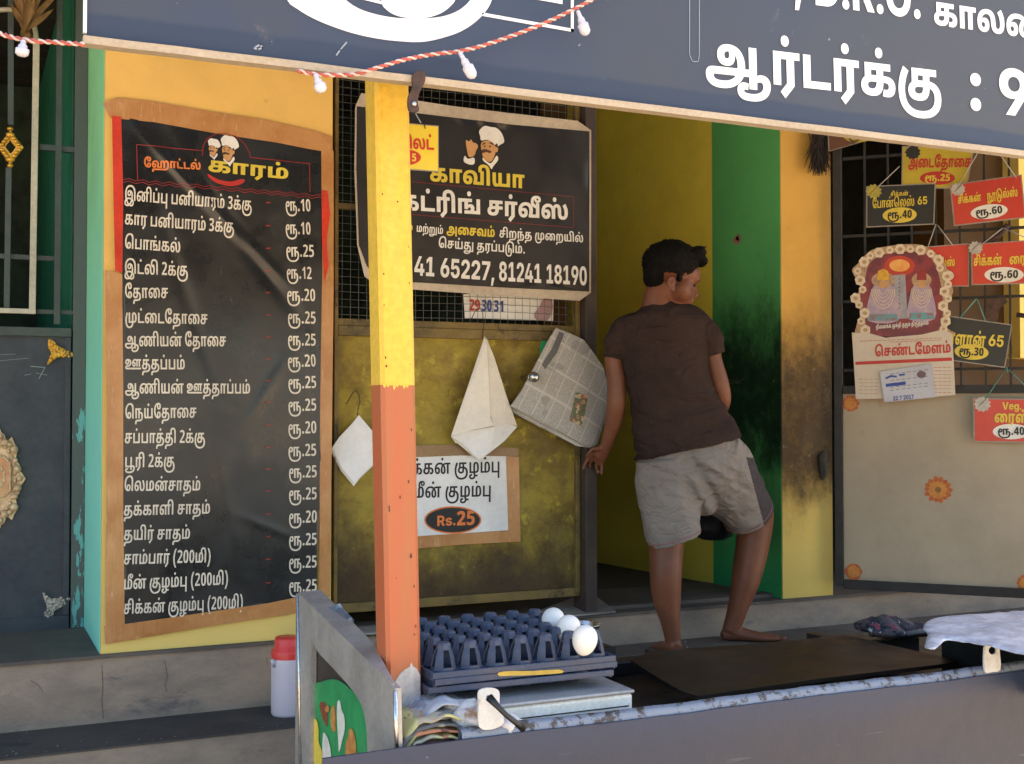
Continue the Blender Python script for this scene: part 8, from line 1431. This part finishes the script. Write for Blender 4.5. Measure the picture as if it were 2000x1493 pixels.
mb.tube([J(x, y, -.108) for x, y in smoothpoly(E_, 3, False)], 2.6*S, 8); el(mb, 1312, 554, -.098, 6, 8, 10, 12)
# left arm and hand resting on the post
loft(mb, [(1222, 632, 0, 20, 22), (1206, 662, 0, 22, 24), (1198, 700, 0, 17.5, 20), (1204, 745, 0, 18, 19), (1204, 788, .0, 19, 19), (1199, 822, .02, 17.5, 17), (1191, 850, .04, 14, 13), (1184, 870, .055, 12.5, 10), (1175, 886, .07, 15, 8), (1168, 895, .08, 15, 7)])
for pts in ([(1158, 884, .075), (1150, 894, .09), (1143, 906, .095), (1138, 918, .09)], [(1163, 890, .08), (1155, 899, .10), (1152, 908, .11), (1153, 915, .11)], [(1170, 895, .08), (1164, 908, .10), (1166, 918, .105), (1169, 926, .10)], [(1178, 895, .075), (1176, 908, .09), (1175, 918, .09), (1175, 928, .085)], [(1172, 876, .05), (1158, 877, .045), (1149, 886, .05), (1145, 893, .055)]):
    mb.tube([J(*p) for p in pts], [.0098, .0088, .0078, .0062], 10)
# right arm bent forward
loft(mb, [(1366, 632, 0, 20, 22), (1384, 662, 0, 22, 24), (1392, 700, 0, 17.5, 20), (1404, 745, .0, 18.5, 19), (1411, 776, .01, 17, 18), (1408, 796, .05, 15, 16), (1398, 815, .12, 13, 13), (1388, 832, .19, 11, 11), (1383, 845, .23, 13, 8), (1380, 858, .25, 12, 7)])
for k in range(4): mb.tube([J(1374+k*5, 860, .25+.004*k), J(1373+k*5, 872, .27+.004*k), J(1376+k*5, 878, .25)], [.009, .008, .007], 8)
mb.tube([J(1378, 848, .22), J(1370, 856, .21), J(1368, 866, .22)], [.010, .009, .007], 8)
# legs and feet
loft(mb, [(1308, 930, .02, 44, 42), (1307, 980, .02, 42, 42), (1303, 1040, .01, 36, 38), (1301, 1080, .0, 33, 35), (1300, 1125, -.01, 31.5, 33), (1303, 1175, .0, 27, 28), (1309, 1212, .0, 20, 22), (1314, 1246, .005, 16, 18), (1315, 1262, .005, 15, 17)])
loft(mb, [(1322, 1266, -.03, 10, 9), (1316, 1262, .0, 17, 15), (1304, 1264, .06, 18, 12), (1290, 1263, .13, 19, 9), (1284, 1262, .17, 15, 6)], lat=(RIGHT+_F*.4).normalized())
for k, (x, y, dd) in enumerate(((1298, 1262, .19), (1289, 1262, .185), (1282, 1263, .165), (1277, 1265, .145), (1273, 1267, .12))): mb.ball(J(x, y, dd), .011 if k == 0 else .0085, .013, .0085, 10)
loft(mb, [(1385, 925, .04, 46, 42), (1425, 955, .12, 42, 40), (1468, 985, .22, 40, 42), (1476, 1015, .25, 36, 38), (1472, 1050, .25, 34.5, 36), (1466, 1085, .245, 33, 34), (1456, 1135, .24, 29, 31), (1444, 1178, .24, 22, 25), (1434, 1212, .24, 19, 20), (1427, 1234, .24, 18, 18)])
loft(mb, [(1410, 1243, .235, 7, 9), (1420, 1239, .24, 13, 14), (1440, 1237, .24, 15, 16), (1462, 1241, .235, 12, 17), (1490, 1245, .23, 9, 18), (1512, 1246, .225, 7, 17), (1522, 1247, .225, 5, 14)], lat=UP)
for k, (x, y, dd) in enumerate(((1531, 1247, .20), (1527, 1247, .222), (1523, 1247.5, .24), (1519, 1248, .255), (1514, 1248, .27))): mb.ball(J(x, y, dd), .016 if k == 0 else .012, .010, .009, 10)
solid('body', mb, m_skin, boy, .0045, 3)
# face details
mb = MB(); el(mb, 1356, 559, -.012, 2.6, 12, 2.6, 10); mesh('eye', mb, flatm('dark_eye', (.015, .01, .01), .25), boy)
mb = MB(); mb.tube([J(1347, 549, -.045), J(1353, 546, -.03), J(1360, 548, -.012)], [.003, .0045, .003], 6); mesh('eyebrow', mb, flatm('eyebrow_hair', (.01, .008, .007), .8), boy)
# hair
m_hair = M('black_hair', (.004, .0036, .0035), .75, 0, c2=(.007, .006, .005), scale=40, bump=1., bscale=130, bdist=.004, stretch=(1, 1, .5), spec=.12, fine=.05)
mb = MB(); el(mb, 1309, 512, 0, 55.5, 60, 43); el(mb, 1283, 532, -.0, 27, 46, 27); el(mb, 1352, 502, .015, 25, 44, 19); el(mb, 1366, 492, .02, 12, 34, 10); el(mb, 1370, 512, .02, 11, 34, 10); el(mb, 1327, 538, -.075, 6, 12, 14, 12); el(mb, 1279, 540, 0, 23, 42, 27)
hair = solid('hair', mb, m_hair, boy, .006, 2, lambda p: .002*noise.noise(p*60)+.003*noise.noise(p*120)+.002*noise.noise(Vector((p.x*30, p.y*30, p.z*90))))
mb = MB(); rnd = random.Random(2)
for k in range(120):
    th = rnd.uniform(-.5, 1.3) if k < 90 else rnd.uniform(-.6, 3.6); dd = rnd.uniform(-.09, .11)
    if k < 90: a = Vector((1362+rnd.uniform(-22, 8), 500+rnd.uniform(-14, 14))); b = a+Vector((rnd.uniform(5, 16), rnd.uniform(-9, 7)))
    else:
        a = Vector((1309+52*math.cos(th), 512-41*math.sin(th))); b = Vector((1309+56.5*math.cos(th-.15), 512-44*math.sin(th-.15))); dd = rnd.uniform(-.05, .05)
    m_ = a.lerp(b, .5)+Vector((0, -2)); mb.tube([J(a.x, a.y, dd), J(m_.x, m_.y, dd), J(b.x, b.y, dd+rnd.uniform(-.01, .01))], [.0045, .003, .0006], 4, False)
mesh('hair_tufts', mb, m_hair, boy)
# t-shirt
m_shirt = NT('faded_brown_jersey'); _c = m_shirt.mix(m_shirt.ramp(m_shirt.noise(5, 6), .35, .65), (.044, .026, .021), (.031, .019, .0165)); _c = m_shirt.mix(m_shirt.ramp(m_shirt.noise(300, 2), .4, .6, 0, .3), _c, (.055, .038, .032)); m_shirt.bump(m_shirt.math('ADD', m_shirt.noise(9, 4, .5, (1, 1, 1.6), (0, .6, 0), 1.5), m_shirt.math('MULTIPLY', m_shirt.noise(260, 3), .03)), .9, .03); m_shirt = m_shirt.out(_c, .92, 0, .15)
mb = MB()
loft(mb, [(1287, 590, 0, 27, 28), (1288, 599, 0, 42, 34), (1290, 611, 0, 74, 42), (1292, 632, 0, 96, 50), (1294, 655, 0, 93, 56), (1298, 700, 0, 85, 58), (1308, 740, 0, 84, 58), (1317, 782, .01, 88, 60), (1329, 835, .02, 96, 66), (1339, 862, .03, 105, 75), (1343, 878, .03, 108, 77)], 36)
loft(mb, [(1246, 626, 0, 17, 26), (1222, 638, 0, 22, 29), (1207, 662, 0, 24, 30), (1200, 702, -.0, 23, 26)], 24)
loft(mb, [(1345, 622, 0, 17, 26), (1368, 636, 0, 22, 29), (1384, 660, 0, 24.5, 30), (1394, 693, -.0, 22, 26)], 24)
cfold = [((1250, 830), (1420, 800), .010, 9), ((1255, 842), (1330, 815), -.008, 8), ((1290, 700), (1350, 770), .006, 12), ((1330, 760), (1400, 780), .006, 9), ((1270, 640), (1290, 740), .004, 14), ((1385, 700), (1400, 770), -.004, 8), ((1300, 860), (1440, 845), .006, 10), ((1240, 790), (1300, 815), .006, 9), ((1340, 640), (1385, 700), .004, 10)]
def pxof(p): d = p-EYE; z = d.dot(_FP); return 1000+FPX*d.dot(RIGHT)/z, 746.5-FPX*d.dot(_UPP)/z
def wrs(p):
    x, y = pxof(p); q = Vector((x, y)); r = .007*noise.noise(Vector((p.x*8, p.y*8, p.z*16)))+.0035*noise.noise(Vector((p.x*20+p.z*12, p.y*22, p.z*30)))
    for a, b, h, w_ in cfold:
        a = Vector(a); b = Vector(b); d = b-a; t = max(0, min(1, (q-a).dot(d)/d.length_squared)); e = (q-(a+d*t)).length
        if e < w_*3: r += 1.5*h*math.exp(-(e/w_)**2)*math.sin(math.pi*(.1+.8*t))
    return r
solid('t_shirt', mb, m_shirt, boy, .005, 2, wrs)
# shorts
m_short = NT('worn_grey_cotton'); _c = m_short.mix(m_short.ramp(m_short.noise(4, 6), .35, .65), (.285, .245, .21), (.22, .19, .168)); _c = m_short.mix(m_short.ramp(m_short.noise(280, 2), .4, .6, 0, .25), _c, (.22, .2, .2)); m_short.bump(m_short.math('ADD', m_short.noise(10, 4, .5, (1, 1, 1.5), (0, .8, 0), 1.5), m_short.math('MULTIPLY', m_short.noise(240, 3), .03)), .8, .03); m_short = m_short.out(_c, .92, 0, .15)
mb = MB()
loft(mb, [(1343, 850, .03, 90, 58), (1347, 880, .03, 101, 66), (1352, 905, .035, 109, 72), (1350, 935, .04, 96, 70), (1350, 965, .04, 60, 55)], 36)
loft(mb, [(1302, 895, .02, 62, 62), (1308, 950, .02, 66, 62), (1309, 995, .015, 60, 58), (1311, 1030, .01, 55, 54), (1319, 1057, .01, 53, 53)], 30); el(mb, 1372, 968, .07, 34, 48, 40)
loft(mb, [(1378, 890, .03, 74, 66), (1405, 925, .08, 74, 64), (1432, 960, .15, 64, 58), (1452, 988, .20, 55, 54), (1464, 1008, .23, 52, 52)], 30)
sfold = [((1345, 885), (1400, 975), -.012, 8), ((1360, 890), (1440, 950), .010, 9), ((1345, 905), (1480, 965), -.007, 7), ((1280, 905), (1370, 940), .007, 8), ((1255, 925), (1340, 940), .006, 7), ((1350, 930), (1392, 1005), .010, 9), ((1260, 950), (1300, 945), .005, 6), ((1400, 900), (1455, 925), .007, 8), ((1400, 970), (1440, 1000), .005, 8), ((1330, 960), (1345, 1040), .006, 12)]
def wrp(p):
    x, y = pxof(p); q = Vector((x, y)); r = .007*noise.noise(Vector((p.x*9+p.z*7, p.y*9, p.z*10)))+.003*noise.noise(Vector((p.x*24, p.y*24, p.z*30)))
    for a, b, h, w_ in sfold:
        a = Vector(a); b = Vector(b); d = b-a; t = max(0, min(1, (q-a).dot(d)/d.length_squared)); e = (q-(a+d*t)).length
        if e < w_*3: r += 1.5*h*math.exp(-(e/w_)**2)*math.sin(math.pi*(.1+.8*t))
    return r
sh = solid('shorts', mb, m_short, boy, .005, 2, wrp)
m_panel = M('dark_side_panel_cloth', (.045, .036, .038), .9, 0, c2=(.06, .05, .05), scale=20, bump=.3, bscale=200)
sh.data.materials.append(m_panel)
pk = flatm('faded_pink_stitching', (.36, .14, .13), .8)
idx = []
ls = lambda y: 1459+(y-900)*27/102
for f in sh.data.polygons:
    x, y = pxof(f.center); f.material_index = 1 if (y > 894 and x > ls(y)) else 0
def hem(cx, cy, dd, r, dr_, nm):
    # stitched line round the leg opening
    t = dr_.normalized(); a = (RIGHT-t*RIGHT.dot(t)).normalized(); b = t.cross(a); c = J(cx, cy, dd)
    mb = MB(); mb.tube([c+(a*math.cos(k*math.pi/20)*r[0]+b*math.sin(k*math.pi/20)*r[1])*S for k in range(41)], .0016, 5); mesh(nm, mb, pk, boy)
hem(1316.5, 1049, .01, (54.5, 55), J(1319, 1057, .01)-J(1311, 1030, .01), 'hem_stitching'); hem(1459.5, 1001, .22, (54, 54), J(1464, 1008, .23)-J(1452, 988, .20), 'hem_stitching')
# dark pot he carries
pt = thing('dark_pot', 'blackened round pot held in front of the right knee of the person', 'pot', tuple(J(1398, 1050, .38)))
mesh('pot', MB().lathe([(.003, -.055), (.05, -.052), (.082, -.035), (.09, 0), (.09, .10), (.096, .104), (.088, .105), (.085, .1)], 32, Matrix.Translation(J(1393, 1030, .42))), m_darksteel, pt)
mesh('handle', MB().tube([J(1380+20*math.cos(a)+13, 985-45*math.sin(a), .42) for a in [math.pi*k/10 for k in range(11)]], .004, 6), m_darksteel, pt)

for o in bpy.data.objects:
    if 'base' in o: del o['base']
